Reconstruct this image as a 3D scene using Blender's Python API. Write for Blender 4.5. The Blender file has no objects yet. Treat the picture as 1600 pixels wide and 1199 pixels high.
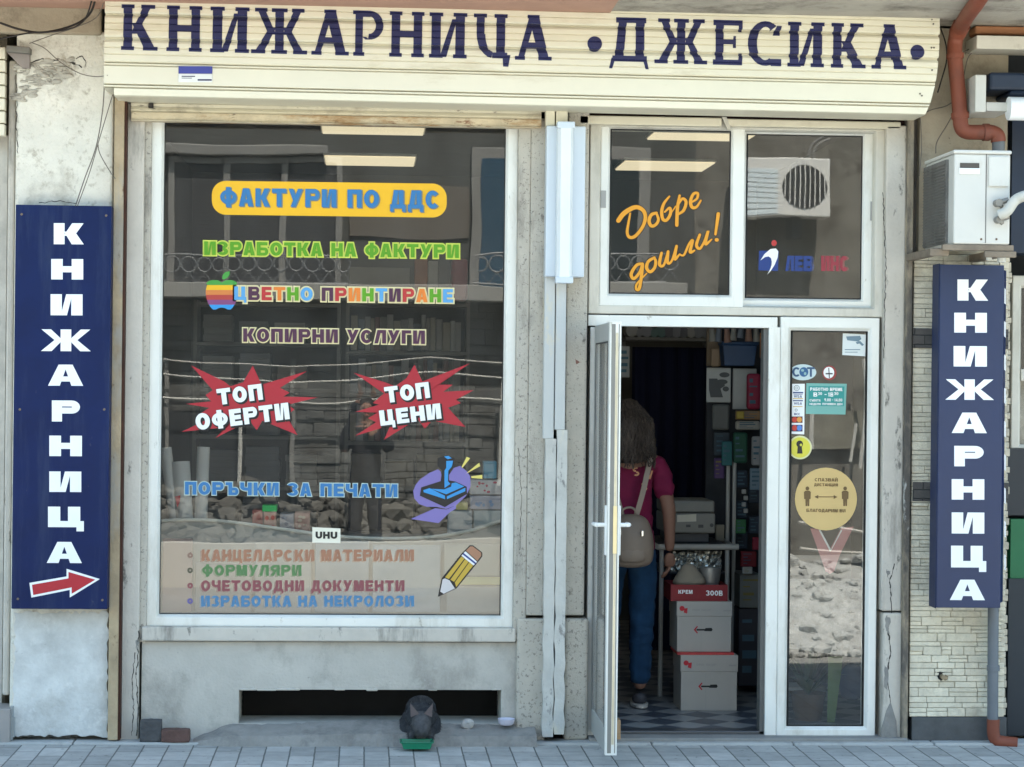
import bpy, bmesh, math, random
from mathutils import Vector, Matrix, noise
random.seed(7)
S = bpy.context.scene
COL = S.collection
rad = math.radians

# ------------------------------------------------------------------ camera
F = 3500.0                       # focal length in photo pixels (1600 wide)
YAW = math.atan(230 / F); ROLL = 0.0112
DIST = 11.0
fwd = Vector((math.sin(YAW), math.cos(YAW), 0))
rgt0 = Vector((math.cos(YAW), -math.sin(YAW), 0)); up0 = Vector((0, 0, 1))
rgt = (rgt0 * math.cos(ROLL) + up0 * math.sin(ROLL)).normalized()
upv = (up0 * math.cos(ROLL) - rgt0 * math.sin(ROLL)).normalized()
CAM = Vector((0, 0, 1.76)) - fwd * DIST
cd = bpy.data.cameras.new('camera'); cd.sensor_width = 36; cd.sensor_fit = 'HORIZONTAL'
cd.lens = 36 * F / 1600; cd.clip_start = 0.05; cd.clip_end = 500
co = bpy.data.objects.new('camera', cd); COL.objects.link(co)
m = Matrix((rgt, upv, -fwd)).transposed().to_4x4(); m.translation = CAM
co.matrix_world = m
S.camera = co

# ------------------------------------------------------------------ light
SUN_EL, SUN_AZ = rad(60), rad(14)        # sun stands behind the shop
w = bpy.data.worlds.new('World'); S.world = w; w.use_nodes = True
wn = w.node_tree.nodes; wl = w.node_tree.links
sky = wn.new('ShaderNodeTexSky'); sky.sky_type = 'NISHITA'; sky.sun_disc = False
sky.dust_density = 2.5; sky.ozone_density = 0.8; sky.air_density = 0.9; sky.sun_elevation = SUN_EL; sky.sun_rotation = SUN_AZ
tm = wn.new('ShaderNodeMix'); tm.data_type = 'RGBA'; tm.blend_type = 'MULTIPLY'; tm.inputs[0].default_value = 1; tm.inputs[7].default_value = (.91, 1, .87, 1)
wl.new(sky.outputs[0], tm.inputs[6]); wl.new(tm.outputs[2], wn['Background'].inputs[0]); wn['Background'].inputs[1].default_value = 0.15
sl = bpy.data.lights.new('sun', 'SUN'); sl.energy = 5.0; sl.angle = rad(0.5); sl.color = (1, 0.95, 0.85)
so = bpy.data.objects.new('sun', sl); COL.objects.link(so)
sd = Vector((math.sin(SUN_AZ) * math.cos(SUN_EL), math.cos(SUN_AZ) * math.cos(SUN_EL), math.sin(SUN_EL)))
so.rotation_euler = (-sd).to_track_quat('-Z', 'Y').to_euler(); so.location = (2, 8, 14)
S.view_settings.view_transform = 'Standard'; S.view_settings.look = 'None'
S.view_settings.gamma = 1; S.view_settings.exposure = 2.55
S.cycles.use_denoising = True
try: S.cycles.denoiser = 'OPENIMAGEDENOISE'
except Exception: pass
S.cycles.max_bounces = 10; S.cycles.diffuse_bounces = 5; S.cycles.transparent_max_bounces = 24
S.cycles.glossy_bounces = 4; S.cycles.sample_clamp_indirect = 6

# ------------------------------------------------------------------ pixel -> plane
def P(px, py, Y=0.0):
    d = fwd + rgt * ((px - 800) / F) - upv * ((py - 599.5) / F)
    t = (Y - CAM.y) / d.y
    q = CAM + d * t
    return q.x, q.z
def RECT(x0, y0, x1, y1, Y):
    xm, ym = (x0 + x1) / 2, (y0 + y1) / 2
    return P(x0, ym, Y)[0], P(xm, y1, Y)[1], P(x1, ym, Y)[0], P(xm, y0, Y)[1]   # X0,Z0,X1,Z1

# ------------------------------------------------------------------ materials
MATS = {}
def M(name, col, rough=.65, metal=0., var=.06, scale=6., bump=0., bscale=80., stain=None, emit=0., spec=.4, stretch=(1, 1, 1), trans=0., island=0.):
    if name in MATS: return MATS[name]
    m = bpy.data.materials.new(name); m.use_nodes = True
    n = m.node_tree.nodes; l = m.node_tree.links; b = n['Principled BSDF']
    b.inputs['Roughness'].default_value = rough; b.inputs['Metallic'].default_value = metal
    b.inputs['Specular IOR Level'].default_value = spec
    tc = n.new('ShaderNodeTexCoord'); mp = n.new('ShaderNodeMapping'); mp.inputs['Scale'].default_value = stretch
    l.new(tc.outputs['Object'], mp.inputs['Vector'])
    nz = n.new('ShaderNodeTexNoise'); nz.inputs['Scale'].default_value = scale; nz.inputs['Detail'].default_value = 8; nz.inputs['Roughness'].default_value = .65
    l.new(mp.outputs[0], nz.inputs['Vector'])
    mr = n.new('ShaderNodeMapRange'); mr.inputs[1].default_value = .3; mr.inputs[2].default_value = .7
    l.new(nz.outputs[0], mr.inputs[0])
    mx = n.new('ShaderNodeMix'); mx.data_type = 'RGBA'
    mx.inputs[6].default_value = (*[c * (1 - var) for c in col], 1); mx.inputs[7].default_value = (*[min(1, c * (1 + var)) for c in col], 1)
    l.new(mr.outputs[0], mx.inputs[0]); out = mx.outputs[2]
    for k, st in enumerate(stain or []):
        scol, sscale, lo, hi, sstretch = st
        mp2 = n.new('ShaderNodeMapping'); mp2.inputs['Scale'].default_value = sstretch; mp2.inputs['Location'].default_value = (k * 3.1 + 1, k * 1.7, k)
        l.new(tc.outputs['Object'], mp2.inputs['Vector'])
        n2 = n.new('ShaderNodeTexNoise'); n2.inputs['Scale'].default_value = sscale; n2.inputs['Detail'].default_value = 9; n2.inputs['Roughness'].default_value = .7
        l.new(mp2.outputs[0], n2.inputs['Vector'])
        r2 = n.new('ShaderNodeMapRange'); r2.inputs[1].default_value = lo; r2.inputs[2].default_value = hi
        l.new(n2.outputs[0], r2.inputs[0])
        m2 = n.new('ShaderNodeMix'); m2.data_type = 'RGBA'; m2.inputs[7].default_value = (*scol, 1)
        l.new(r2.outputs[0], m2.inputs[0]); l.new(out, m2.inputs[6]); out = m2.outputs[2]
    if island:
        gi = n.new('ShaderNodeNewGeometry'); mi_ = n.new('ShaderNodeMapRange'); mi_.inputs[3].default_value = 1 - island; mi_.inputs[4].default_value = 1 + island
        l.new(gi.outputs['Random Per Island'], mi_.inputs[0]); sc_ = n.new('ShaderNodeVectorMath'); sc_.operation = 'SCALE'; l.new(out, sc_.inputs[0]); l.new(mi_.outputs[0], sc_.inputs['Scale']); out = sc_.outputs[0]
    l.new(out, b.inputs['Base Color'])
    if bump:
        n3 = n.new('ShaderNodeTexNoise'); n3.inputs['Scale'].default_value = bscale; n3.inputs['Detail'].default_value = 6
        l.new(tc.outputs['Object'], n3.inputs['Vector'])
        bp = n.new('ShaderNodeBump'); bp.inputs['Strength'].default_value = bump; bp.inputs['Distance'].default_value = .01
        l.new(n3.outputs[0], bp.inputs['Height']); l.new(bp.outputs[0], b.inputs['Normal'])
    if emit:
        b.inputs['Emission Color'].default_value = (*col, 1); b.inputs['Emission Strength'].default_value = emit
    if trans:
        b.inputs['Transmission Weight'].default_value = trans
    MATS[name] = m; return m

def glass_mat(name='window glass', ior=1.95, tint=.90):
    if name in MATS: return MATS[name]
    m = bpy.data.materials.new(name); m.use_nodes = True
    n = m.node_tree.nodes; l = m.node_tree.links; n.clear()
    o = n.new('ShaderNodeOutputMaterial'); mix = n.new('ShaderNodeMixShader'); t = n.new('ShaderNodeBsdfTransparent'); g = n.new('ShaderNodeBsdfGlossy')
    t.inputs[0].default_value = (tint, tint, tint * .99, 1); g.inputs['Roughness'].default_value = 0.0
    fr = n.new('ShaderNodeFresnel'); fr.inputs[0].default_value = ior
    ge = n.new('ShaderNodeNewGeometry'); mu = n.new('ShaderNodeMath'); mu.operation = 'MULTIPLY'; iv = n.new('ShaderNodeMath'); iv.operation = 'SUBTRACT'; iv.inputs[0].default_value = 1
    l.new(ge.outputs['Backfacing'], iv.inputs[1]); l.new(fr.outputs[0], mu.inputs[0]); l.new(iv.outputs[0], mu.inputs[1])
    l.new(mu.outputs[0], mix.inputs[0]); l.new(t.outputs[0], mix.inputs[1]); l.new(g.outputs[0], mix.inputs[2]); l.new(mix.outputs[0], o.inputs[0])
    # thin uneven dust film that also paints a grey haze over the pane
    df = n.new('ShaderNodeBsdfDiffuse'); df.inputs[0].default_value = (.62, .61, .58, 1); dn = n.new('ShaderNodeTexNoise'); dn.inputs['Scale'].default_value = 3.; dn.inputs['Detail'].default_value = 9; dn.inputs['Roughness'].default_value = .72
    dm = n.new('ShaderNodeMapping'); dm.inputs['Scale'].default_value = (1.6, 1, .5); dt = n.new('ShaderNodeTexCoord'); l.new(dt.outputs['Object'], dm.inputs[0]); l.new(dm.outputs[0], dn.inputs['Vector'])
    dr = n.new('ShaderNodeMapRange'); dr.inputs[1].default_value = .35; dr.inputs[2].default_value = .75; dr.inputs[3].default_value = .008; dr.inputs[4].default_value = .045; l.new(dn.outputs[0], dr.inputs[0])
    dx = n.new('ShaderNodeMath'); dx.operation = 'MULTIPLY'; l.new(dr.outputs[0], dx.inputs[0]); l.new(iv.outputs[0], dx.inputs[1])
    m2 = n.new('ShaderNodeMixShader'); l.new(dx.outputs[0], m2.inputs[0]); l.new(mix.outputs[0], m2.inputs[1]); l.new(df.outputs[0], m2.inputs[2]); l.new(m2.outputs[0], o.inputs[0])
    # slow waviness of old float glass
    tc = n.new('ShaderNodeTexCoord'); nz = n.new('ShaderNodeTexNoise'); nz.inputs['Scale'].default_value = 2.2; nz.inputs['Detail'].default_value = 1
    bp = n.new('ShaderNodeBump'); bp.inputs['Strength'].default_value = .05; bp.inputs['Distance'].default_value = .01
    l.new(tc.outputs['Object'], nz.inputs['Vector']); l.new(nz.outputs[0], bp.inputs['Height']); l.new(bp.outputs[0], g.inputs['Normal'])
    MATS[name] = m; return m

def course_mat(name, col1, col2, mortar, bw, rh, ms, rot=0, offset=.5, bump=.5, plane='XZ', freq=2, var=.12, squash=1., sqf=2):
    """brick-pattern material in object space: paving, cladding, stone courses"""
    if name in MATS: return MATS[name]
    m = bpy.data.materials.new(name); m.use_nodes = True
    n = m.node_tree.nodes; l = m.node_tree.links; b = n['Principled BSDF']; b.inputs['Roughness'].default_value = .8
    tc = n.new('ShaderNodeTexCoord'); sep = n.new('ShaderNodeSeparateXYZ'); cmb = n.new('ShaderNodeCombineXYZ')
    l.new(tc.outputs['Object'], sep.inputs[0])
    a, c = {'XZ': (0, 2), 'YX': (1, 0), 'XY': (0, 1)}[plane]
    l.new(sep.outputs[a], cmb.inputs[0]); l.new(sep.outputs[c], cmb.inputs[1])
    nzw = n.new('ShaderNodeTexNoise'); nzw.inputs['Scale'].default_value = 9; l.new(tc.outputs['Object'], nzw.inputs['Vector'])
    vm = n.new('ShaderNodeVectorMath'); vm.operation = 'MULTIPLY_ADD'; vm.inputs[1].default_value = (.006, .006, 0); l.new(nzw.outputs['Color'], vm.inputs[0]); l.new(cmb.outputs[0], vm.inputs[2])
    br = n.new('ShaderNodeTexBrick'); br.offset = offset; br.offset_frequency = freq; br.squash = squash; br.squash_frequency = sqf
    br.inputs['Color1'].default_value = (*col1, 1); br.inputs['Color2'].default_value = (*col2, 1); br.inputs['Mortar'].default_value = (*mortar, 1)
    br.inputs['Scale'].default_value = 1; br.inputs['Mortar Size'].default_value = ms; br.inputs['Brick Width'].default_value = bw; br.inputs['Row Height'].default_value = rh
    br.inputs['Mortar Smooth'].default_value = .4
    l.new(vm.outputs[0], br.inputs['Vector'])
    nz = n.new('ShaderNodeTexNoise'); nz.inputs['Scale'].default_value = 14; nz.inputs['Detail'].default_value = 8; l.new(tc.outputs['Object'], nz.inputs['Vector'])
    mr = n.new('ShaderNodeMapRange'); mr.inputs[1].default_value = .3; mr.inputs[2].default_value = .7; mr.inputs[3].default_value = 1 - var; mr.inputs[4].default_value = 1 + var
    l.new(nz.outputs[0], mr.inputs[0])
    sp = n.new('ShaderNodeTexNoise'); sp.inputs['Scale'].default_value = 34; sp.inputs['Detail'].default_value = 4; l.new(tc.outputs['Object'], sp.inputs['Vector'])
    spr = n.new('ShaderNodeMapRange'); spr.inputs[1].default_value = .66; spr.inputs[2].default_value = .70; spr.inputs[3].default_value = 1; spr.inputs[4].default_value = .55; l.new(sp.outputs[0], spr.inputs[0])
    spm = n.new('ShaderNodeMath'); spm.operation = 'MULTIPLY'; l.new(mr.outputs[0], spm.inputs[0]); l.new(spr.outputs[0], spm.inputs[1]); mr = spm
    mu = n.new('ShaderNodeVectorMath'); mu.operation = 'SCALE'; l.new(br.outputs['Color'], mu.inputs[0]); l.new(mr.outputs[0], mu.inputs['Scale'])
    l.new(mu.outputs[0], b.inputs['Base Color'])
    ad = n.new('ShaderNodeMath'); ad.operation = 'MULTIPLY_ADD'; ad.inputs[1].default_value = -1; l.new(br.outputs['Fac'], ad.inputs[0])
    n4 = n.new('ShaderNodeTexNoise'); n4.inputs['Scale'].default_value = 60; n4.inputs['Detail'].default_value = 5; l.new(tc.outputs['Object'], n4.inputs['Vector'])
    m4 = n.new('ShaderNodeMath'); m4.operation = 'MULTIPLY'; m4.inputs[1].default_value = .5; l.new(n4.outputs[0], m4.inputs[0]); l.new(m4.outputs[0], ad.inputs[2])
    bp = n.new('ShaderNodeBump'); bp.inputs['Strength'].default_value = bump; bp.inputs['Distance'].default_value = .008
    l.new(ad.outputs[0], bp.inputs['Height']); l.new(bp.outputs[0], b.inputs['Normal'])
    MATS[name] = m; return m

# ------------------------------------------------------------------ mesh builder
ORG = {}
class MB:
    def __init__(s): s.v = []; s.f = []; s.mi = []; s.cur = 0
    def q(s, pts):
        i = len(s.v); s.v += [tuple(p) for p in pts]; s.f.append(list(range(i, i + len(pts)))); s.mi.append(s.cur); return s
    def box(s, x0, y0, z0, x1, y1, z1):
        if x0 > x1: x0, x1 = x1, x0
        if y0 > y1: y0, y1 = y1, y0
        if z0 > z1: z0, z1 = z1, z0
        i = len(s.v)
        s.v += [(x0, y0, z0), (x1, y0, z0), (x1, y1, z0), (x0, y1, z0), (x0, y0, z1), (x1, y0, z1), (x1, y1, z1), (x0, y1, z1)]
        for f in ((3, 2, 1, 0), (4, 5, 6, 7), (0, 1, 5, 4), (1, 2, 6, 5), (2, 3, 7, 6), (3, 0, 4, 7)):
            s.f.append([i + k for k in f]); s.mi.append(s.cur)
        return s
    def pbox(s, x0, y0, x1, y1, Yf, Yb):
        X0, Z0, X1, Z1 = RECT(x0, y0, x1, y1, Yf); return s.box(X0, Yf, Z0, X1, Yb, Z1)
    def obox(s, c, size, rz=0, ry=0, rx=0):
        R = Matrix.Rotation(rz, 3, 'Z') @ Matrix.Rotation(ry, 3, 'Y') @ Matrix.Rotation(rx, 3, 'X'); k = len(s.v)
        s.box(-size[0] / 2, -size[1] / 2, -size[2] / 2, size[0] / 2, size[1] / 2, size[2] / 2)
        for i in range(k, len(s.v)): s.v[i] = tuple(R @ Vector(s.v[i]) + Vector(c))
        return s
    def prism(s, pts, Yf, Yb):
        """pts (X,Z) counter-clockwise seen from the camera"""
        a = 0
        for i in range(len(pts)): a += pts[i][0] * pts[(i + 1) % len(pts)][1] - pts[(i + 1) % len(pts)][0] * pts[i][1]
        if a < 0: pts = pts[::-1]
        n = len(pts); i = len(s.v)
        s.v += [(x, Yf, z) for x, z in pts] + [(x, Yb, z) for x, z in pts]
        s.f.append([i + k for k in range(n)]); s.mi.append(s.cur)
        s.f.append([i + n + k for k in range(n)][::-1]); s.mi.append(s.cur)
        for k in range(n): s.f.append([i + k, i + n + k, i + n + (k + 1) % n, i + (k + 1) % n]); s.mi.append(s.cur)
        return s
    def frame(s, o, i_, Yf, Yb, lip=.008, Yi=None):
        """rectangular ring, o and i_ photo rectangles measured at Yf"""
        O = RECT(*o, Yf); I = RECT(*i_, Yf)
        return s.fring(O, I, Yf, Yb, lip)
    def fring(s, O, I, Yf, Yb, lip=.008):
        def lp(r, y, e=0): return [(r[0] - e, y, r[1] - e), (r[2] + e, y, r[1] - e), (r[2] + e, y, r[3] + e), (r[0] - e, y, r[3] + e)]
        L = [lp(O, Yb), lp(O, Yf + .004), lp(O, Yf, -.004), lp(I, Yf, lip + .004), lp(I, Yf + .003, lip), lp(I, Yf + .018, 0), lp(I, Yb)]
        i = len(s.v)
        for r in L: s.v += r
        for a in range(len(L) - 1):
            for k in range(4):
                s.f.append([i + a * 4 + k, i + a * 4 + (k + 1) % 4, i + a * 4 + 4 + (k + 1) % 4, i + a * 4 + 4 + k]); s.mi.append(s.cur)
        a = (len(L) - 1) * 4
        for k in range(4): s.f.append([i + a + k, i + a + (k + 1) % 4, i + (k + 1) % 4, i + k]); s.mi.append(s.cur)
        return s
    def tube(s, pts, r, n=10, caps=True):
        pts = [Vector(p) for p in pts]; rr = r if isinstance(r, (list, tuple)) else [r] * len(pts)
        i = len(s.v); prev = None
        for k, p in enumerate(pts):
            t = (pts[min(k + 1, len(pts) - 1)] - pts[max(k - 1, 0)]).normalized()
            if prev is None:
                a = Vector((0, 0, 1)) if abs(t.z) < .9 else Vector((1, 0, 0)); u = t.cross(a).normalized()
            else: u = (prev - t * prev.dot(t)).normalized()
            prev = u; vv = t.cross(u)
            for j in range(n):
                th = 2 * math.pi * j / n; s.v.append(tuple(p + (u * math.cos(th) + vv * math.sin(th)) * rr[k]))
        for k in range(len(pts) - 1):
            for j in range(n):
                s.f.append([i + k * n + j, i + k * n + (j + 1) % n, i + k * n + n + (j + 1) % n, i + k * n + n + j]); s.mi.append(s.cur)
        if caps:
            s.f.append([i + j for j in range(n)][::-1]); s.mi.append(s.cur)
            e = i + (len(pts) - 1) * n; s.f.append([e + j for j in range(n)]); s.mi.append(s.cur)
        return s
    def lathe(s, c, prof, n=20, axis='Z'):
        i = len(s.v)
        for r, z in prof:
            for j in range(n):
                th = 2 * math.pi * j / n
                d = (r * math.cos(th), r * math.sin(th), z) if axis == 'Z' else (r * math.cos(th), z, r * math.sin(th))
                s.v.append((c[0] + d[0], c[1] + d[1], c[2] + d[2]))
        for k in range(len(prof) - 1):
            for j in range(n):
                s.f.append([i + k * n + j, i + k * n + (j + 1) % n, i + k * n + n + (j + 1) % n, i + k * n + n + j]); s.mi.append(s.cur)
        s.f.append([i + j for j in range(n)][::-1]); s.mi.append(s.cur)
        e = i + (len(prof) - 1) * n; s.f.append([e + j for j in range(n)]); s.mi.append(s.cur)
        return s
    def blob(s, c, r, seed=0, rough=.25, sub=2):
        bm = bmesh.new(); bmesh.ops.create_icosphere(bm, subdivisions=sub, radius=1); rn = random.Random(seed); i = len(s.v)
        dirs = [Vector((rn.uniform(-1, 1), rn.uniform(-1, 1), rn.uniform(-1, 1))).normalized() for _ in range(7)]; am = [rn.uniform(-rough, rough) for _ in dirs]
        for v in bm.verts:
            k = 1 + sum(a * max(0, v.co.dot(d)) ** 2 for a, d in zip(am, dirs))
            s.v.append((c[0] + v.co.x * r[0] * k, c[1] + v.co.y * r[1] * k, c[2] + v.co.z * r[2] * k))
        for f in bm.faces: s.f.append([i + v.index for v in f.verts]); s.mi.append(s.cur)
        bm.free(); return s
    def mesh(s, name, mats, org, smooth):
        me = bpy.data.meshes.new(name)
        me.from_pydata([(x - org[0], y - org[1], z - org[2]) for x, y, z in s.v], [], s.f)
        mats = mats if isinstance(mats, (list, tuple)) else [mats]
        for mm in mats: me.materials.append(mm)
        if len(mats) > 1:
            for p, k in zip(me.polygons, s.mi): p.material_index = k
        bm = bmesh.new(); bm.from_mesh(me)
        if smooth: 
            for f in bm.faces: f.smooth = True
        bm.to_mesh(me); bm.free(); me.update(); return me
    def build(s, name, mat, parent=None, bevel=0, smooth=False, label=None):
        org = ORG[parent.name] if parent else s.base()
        o = bpy.data.objects.new(name, s.mesh(name, mat, org, smooth)); COL.objects.link(o)
        if parent: o.parent = parent
        else: o.location = org
        ORG[o.name] = org
        if bevel:
            md = o.modifiers.new('b', 'BEVEL'); md.width = bevel; md.segments = 2; md.limit_method = 'ANGLE'; md.angle_limit = rad(50)
        if smooth:
            try:
                bm = bmesh.new(); bm.from_mesh(o.data)
                for e in bm.edges:
                    if len(e.link_faces) == 2 and e.calc_face_angle(0) > rad(40): e.smooth = False
                bm.to_mesh(o.data); bm.free()
            except Exception: pass
        if label: o['label'] = label
        return o
    def base(s):
        xs = [v[0] for v in s.v]; ys = [v[1] for v in s.v]; zs = [v[2] for v in s.v]
        return ((min(xs) + max(xs)) / 2, (min(ys) + max(ys)) / 2, min(zs))

def tag(o, label, cat, group=None):
    o['label'] = label; o['category'] = cat
    if group: o['group'] = group
    return o
def thing(name, label, cat, loc, group=None):
    o = bpy.data.objects.new(name, None); COL.objects.link(o); o.location = loc; o.empty_display_size = .1; ORG[o.name] = tuple(loc)
    return tag(o, label, cat, group)
def struct(name, mb, mat, **k):
    o = mb.build(name, mat, **k); o['kind'] = 'structure'; return o
def dup(root, loc, label=None, group=None):
    r = root.copy(); COL.objects.link(r); r.location = loc; ORG[r.name] = tuple(loc)
    if label: r['label'] = label
    if group: r['group'] = group
    for ch in list(root.children):
        c = ch.copy(); COL.objects.link(c); c.parent = r
        for g in list(ch.children):
            d = g.copy(); COL.objects.link(d); d.parent = c
    return r
def smoothpath(pts, n=6):
    out = []; P_ = [Vector(p) for p in pts]
    for i in range(len(P_) - 1):
        a = P_[max(i - 1, 0)]; b = P_[i]; c = P_[i + 1]; d = P_[min(i + 2, len(P_) - 1)]
        for k in range(n):
            t = k / n; out.append(.5 * ((2 * b) + (c - a) * t + (2 * a - 5 * b + 4 * c - d) * t * t + (3 * b - a - 3 * c + d) * t ** 3))
    out.append(P_[-1]); return out

# ------------------------------------------------------------------ lettering (own stroke alphabet)
def Rc(x0, y0, x1, y1): return ('p', [(x0, y0), (x1, y0), (x1, y1), (x0, y1)])
def Dg(a, b, y0, c, d, y1): return ('p', [(a, y0), (b, y0), (d, y1), (c, y1)])
def Ar(cx, cy, rx, ry, a0, a1, tx, ty): return ('a', (cx, cy, rx, ry, a0, a1, tx, ty))
def bowl(x0, y0, x1, y1, v, h):
    ry = (y1 - y0) / 2; rx = min(ry * .95, (x1 - x0) * .6)
    return [Rc(x0, y0, x1 - rx, y0 + h), Rc(x0, y1 - h, x1 - rx, y1), Ar(x1 - rx, (y0 + y1) / 2, rx, ry, -90, 90, v, h)]
def glyph(c, W, v, h):
    m = W / 2
    if c in 'HН': return [Rc(0, 0, v, 1), Rc(W - v, 0, W, 1), Rc(v, .5 - h / 2, W - v, .5 + h / 2)]
    if c == 'И': return [Rc(0, 0, v, 1), Rc(W - v, 0, W, 1), Dg(v * .9, v * .95 + v * .5, 0, W - v * 1.45, W - v * .9, 1)]
    if c == 'Й': return glyph('И', W, v, h) + [Rc(W * .3, 1.12, W * .7, 1.26)]
    if c == 'N': return [Rc(0, 0, v, 1), Rc(W - v, 0, W, 1), Dg(W - v * 1.45, W - v * .9, 0, v * .9, v * 1.45, 1)]
    if c in 'АA': return [Dg(0, v * 1.05, 0, m - v * .62, m + v * .15, 1), Dg(W - v * 1.05, W, 0, m - v * .15, m + v * .62, 1), Rc(v * .8, .2, W - v * .8, .2 + h * .8)]
    if c == 'Б': return [Rc(0, 0, v, 1), Rc(v, 1 - h, W * .93, 1)] + bowl(v * .9, 0, W, .6, v, h * .9)
    if c in 'ВB8': return [Rc(0, 0, v, 1)] + bowl(v * .9, .47, W * .95, 1, v, h * .85) + bowl(v * .9, 0, W, .55, v, h * .9)
    if c == 'Г': return [Rc(0, 0, v, 1), Rc(v, 1 - h, W, 1)]
    if c == 'Д': return [Dg(W * .1, W * .1 + v, h * .8, W * .24, W * .24 + v, 1), Rc(W * .88 - v, h * .8, W * .88, 1), Rc(W * .24 + v, 1 - h, W * .88 - v, 1), Rc(0, 0, W, h * .85), Rc(0, -.2, v * .7, 0), Rc(W - v * .7, -.2, W, 0)]
    if c in 'ЕE': return [Rc(0, 0, v, 1), Rc(v, 0, W, h), Rc(v, 1 - h, W * .98, 1), Rc(v, .5 - h / 2, W * .92, .5 + h / 2)]
    if c == 'Ж':
        return [Rc(m - v / 2, 0, m + v / 2, 1), Dg(0, v, 0, m - v * .95, m - v * .2, .56), Dg(W - v, W, 0, m + v * .2, m + v * .95, .56),
                Dg(m - v * .95, m - v * .2, .46, v * .05, v * .95, 1), Dg(m + v * .2, m + v * .95, .46, W - v * .95, W - v * .05, 1)]
    if c in 'З3': return [Ar(m * .92, .74, W * .5, .26, -90, 160, v, h * .85), Ar(m * .95, .28, W * .52, .28, -160, 90, v, h * .85)]
    if c in 'КK': return [Rc(0, 0, v, 1), Dg(W - v * 1.12, W, 0, v * .95, v * 1.95, .6), Dg(v * .9, v * 1.9, .4, W - v * 1.08, W - v * .02, 1)]
    if c == 'Л': return [Rc(W - v, 0, W, 1), Rc(W * .3, 1 - h, W - v, 1), Dg(0, v * .9, 0, W * .26, W * .26 + v, 1)]
    if c in 'МM': return [Rc(0, 0, v, 1), Rc(W - v, 0, W, 1), Dg(m - v * .45, m + v * .4, .0, v * .7, v * 1.35, 1), Dg(m - v * .4, m + v * .45, .0, W - v * 1.35, W - v * .7, 1)]
    if c in 'ОO0': return [Ar(m, .5, m, .5, 0, 360, v, h)]
    if c == 'П': return [Rc(0, 0, v, 1), Rc(W - v, 0, W, 1), Rc(v, 1 - h, W - v, 1)]
    if c in 'РP': return [Rc(0, 0, v, 1)] + bowl(v * .9, .38, W, 1, v, h * .95)
    if c == 'R': return [Rc(0, 0, v, 1), Dg(W - v * 1.1, W, 0, m - v * .4, m + v * .5, .45)] + bowl(v * .9, .38, W, 1, v, h * .95)
    if c == 'Я': return [Rc(W - v, 0, W, 1), Dg(0, v * 1.1, 0, m - v * .4, m + v * .5, .45), Rc(m * .9, .4, W - v, .4 + h * .9), Rc(m * .9, 1 - h * .95, W - v, 1), Ar(m * .9, .7, m * .9, .3, 90, 270, v, h * .9)]
    if c in 'СC': return [Ar(m, .5, m, .5, 42, 318, v, h)]
    if c == 'S': return [Ar(m, .74, m, .26, 20, 270, v, h), Ar(m, .26, m, .26, -160, 90, v, h)]
    if c == '5': return [Rc(0, 1 - h, W * .95, 1), Rc(0, .5, v, 1)] + bowl(0, 0, W, .64, v, h * .9)
    if c == '9': return [Ar(m, .68, m, .32, 0, 360, v, h * .9), Dg(W * .25, W * .25 + v * .9, 0, W - v, W, .6)]
    if c in 'ТT': return [Rc(m - v / 2, 0, m + v / 2, 1 - h), Rc(0, 1 - h, W, 1)]
    if c in 'УY': return [Dg(W * .3 - v * .5, W * .3 + v * .5, 0, W - v, W, 1), Dg(m - v * .5, m + v * .3, .3, 0, v, 1)]
    if c == 'V': return [Dg(m - v * .55, m + v * .45, 0, 0, v, 1), Dg(m - v * .45, m + v * .55, 0, W - v, W, 1)]
    if c == 'Ф': return [Rc(m - v / 2, -.06, m + v / 2, 1.06), Ar(m, .5, m, .4, 0, 360, v * .85, h * .85)]
    if c == 'Ц': return [Rc(0, 0, v, 1), Rc(W * .9 - v, 0, W * .9, 1), Rc(v, 0, W * .9 - v, h), Rc(W * .9, 0, W, h), Rc(W - v * .6, -.2, W, 0)]
    if c == 'Ч': return [Rc(W - v, 0, W, 1), Rc(0, .62, v, 1), Rc(m, .36, W - v, .36 + h), Ar(m, .63, m, .27, 180, 270, v, h)]
    if c == 'Ш': return [Rc(0, 0, v, 1), Rc(W - v, 0, W, 1), Rc(m - v / 2, h, m + v / 2, 1), Rc(v, 0, W - v, h)]
    if c == 'Ъ': return [Rc(W * .22, 0, W * .22 + v, 1), Rc(0, 1 - h, W * .22, 1)] + bowl(W * .22 + v * .9, 0, W, .58, v, h * .9)
    if c == '1': return [Rc(m - v / 2, 0, m + v / 2, 1), Dg(0, v * .3, .68, m - v / 2, m, 1)]
    if c == '4': return [Rc(W * .6, 0, W * .6 + v, 1), Rc(0, .2, W, .2 + h * .8), Dg(0, v, .3, W * .6 - v * .2, W * .6 + v * .4, 1)]
    if c == 'U': return [Rc(0, .4, v, 1), Rc(W - v, .4, W, 1), Ar(m, .4, m, .4, 180, 360, v, h)]
    if c == 'I': return [Rc(0, 0, v, 1)]
    if c == '-': return [Rc(W * .1, .42, W * .9, .42 + h * .8)]
    if c == '.': return [Rc(0, 0, v, h)]
    if c == '!': return [Rc(0, .3, v, 1), Rc(0, 0, v, .2)]
    return []
WID = {'Ж': 1.5, 'М': 1.15, 'Ш': 1.3, 'Ф': 1.15, 'О': 1.05, 'Ъ': 1.12, 'Ц': 1.05, 'Д': 1.08, 'И': 1.02, ' ': .45, 'Г': .8, '1': .6, '.': .3, '-': .6, 'I': .26, '!': .3, 'З': .9, 'Е': .88}
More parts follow.
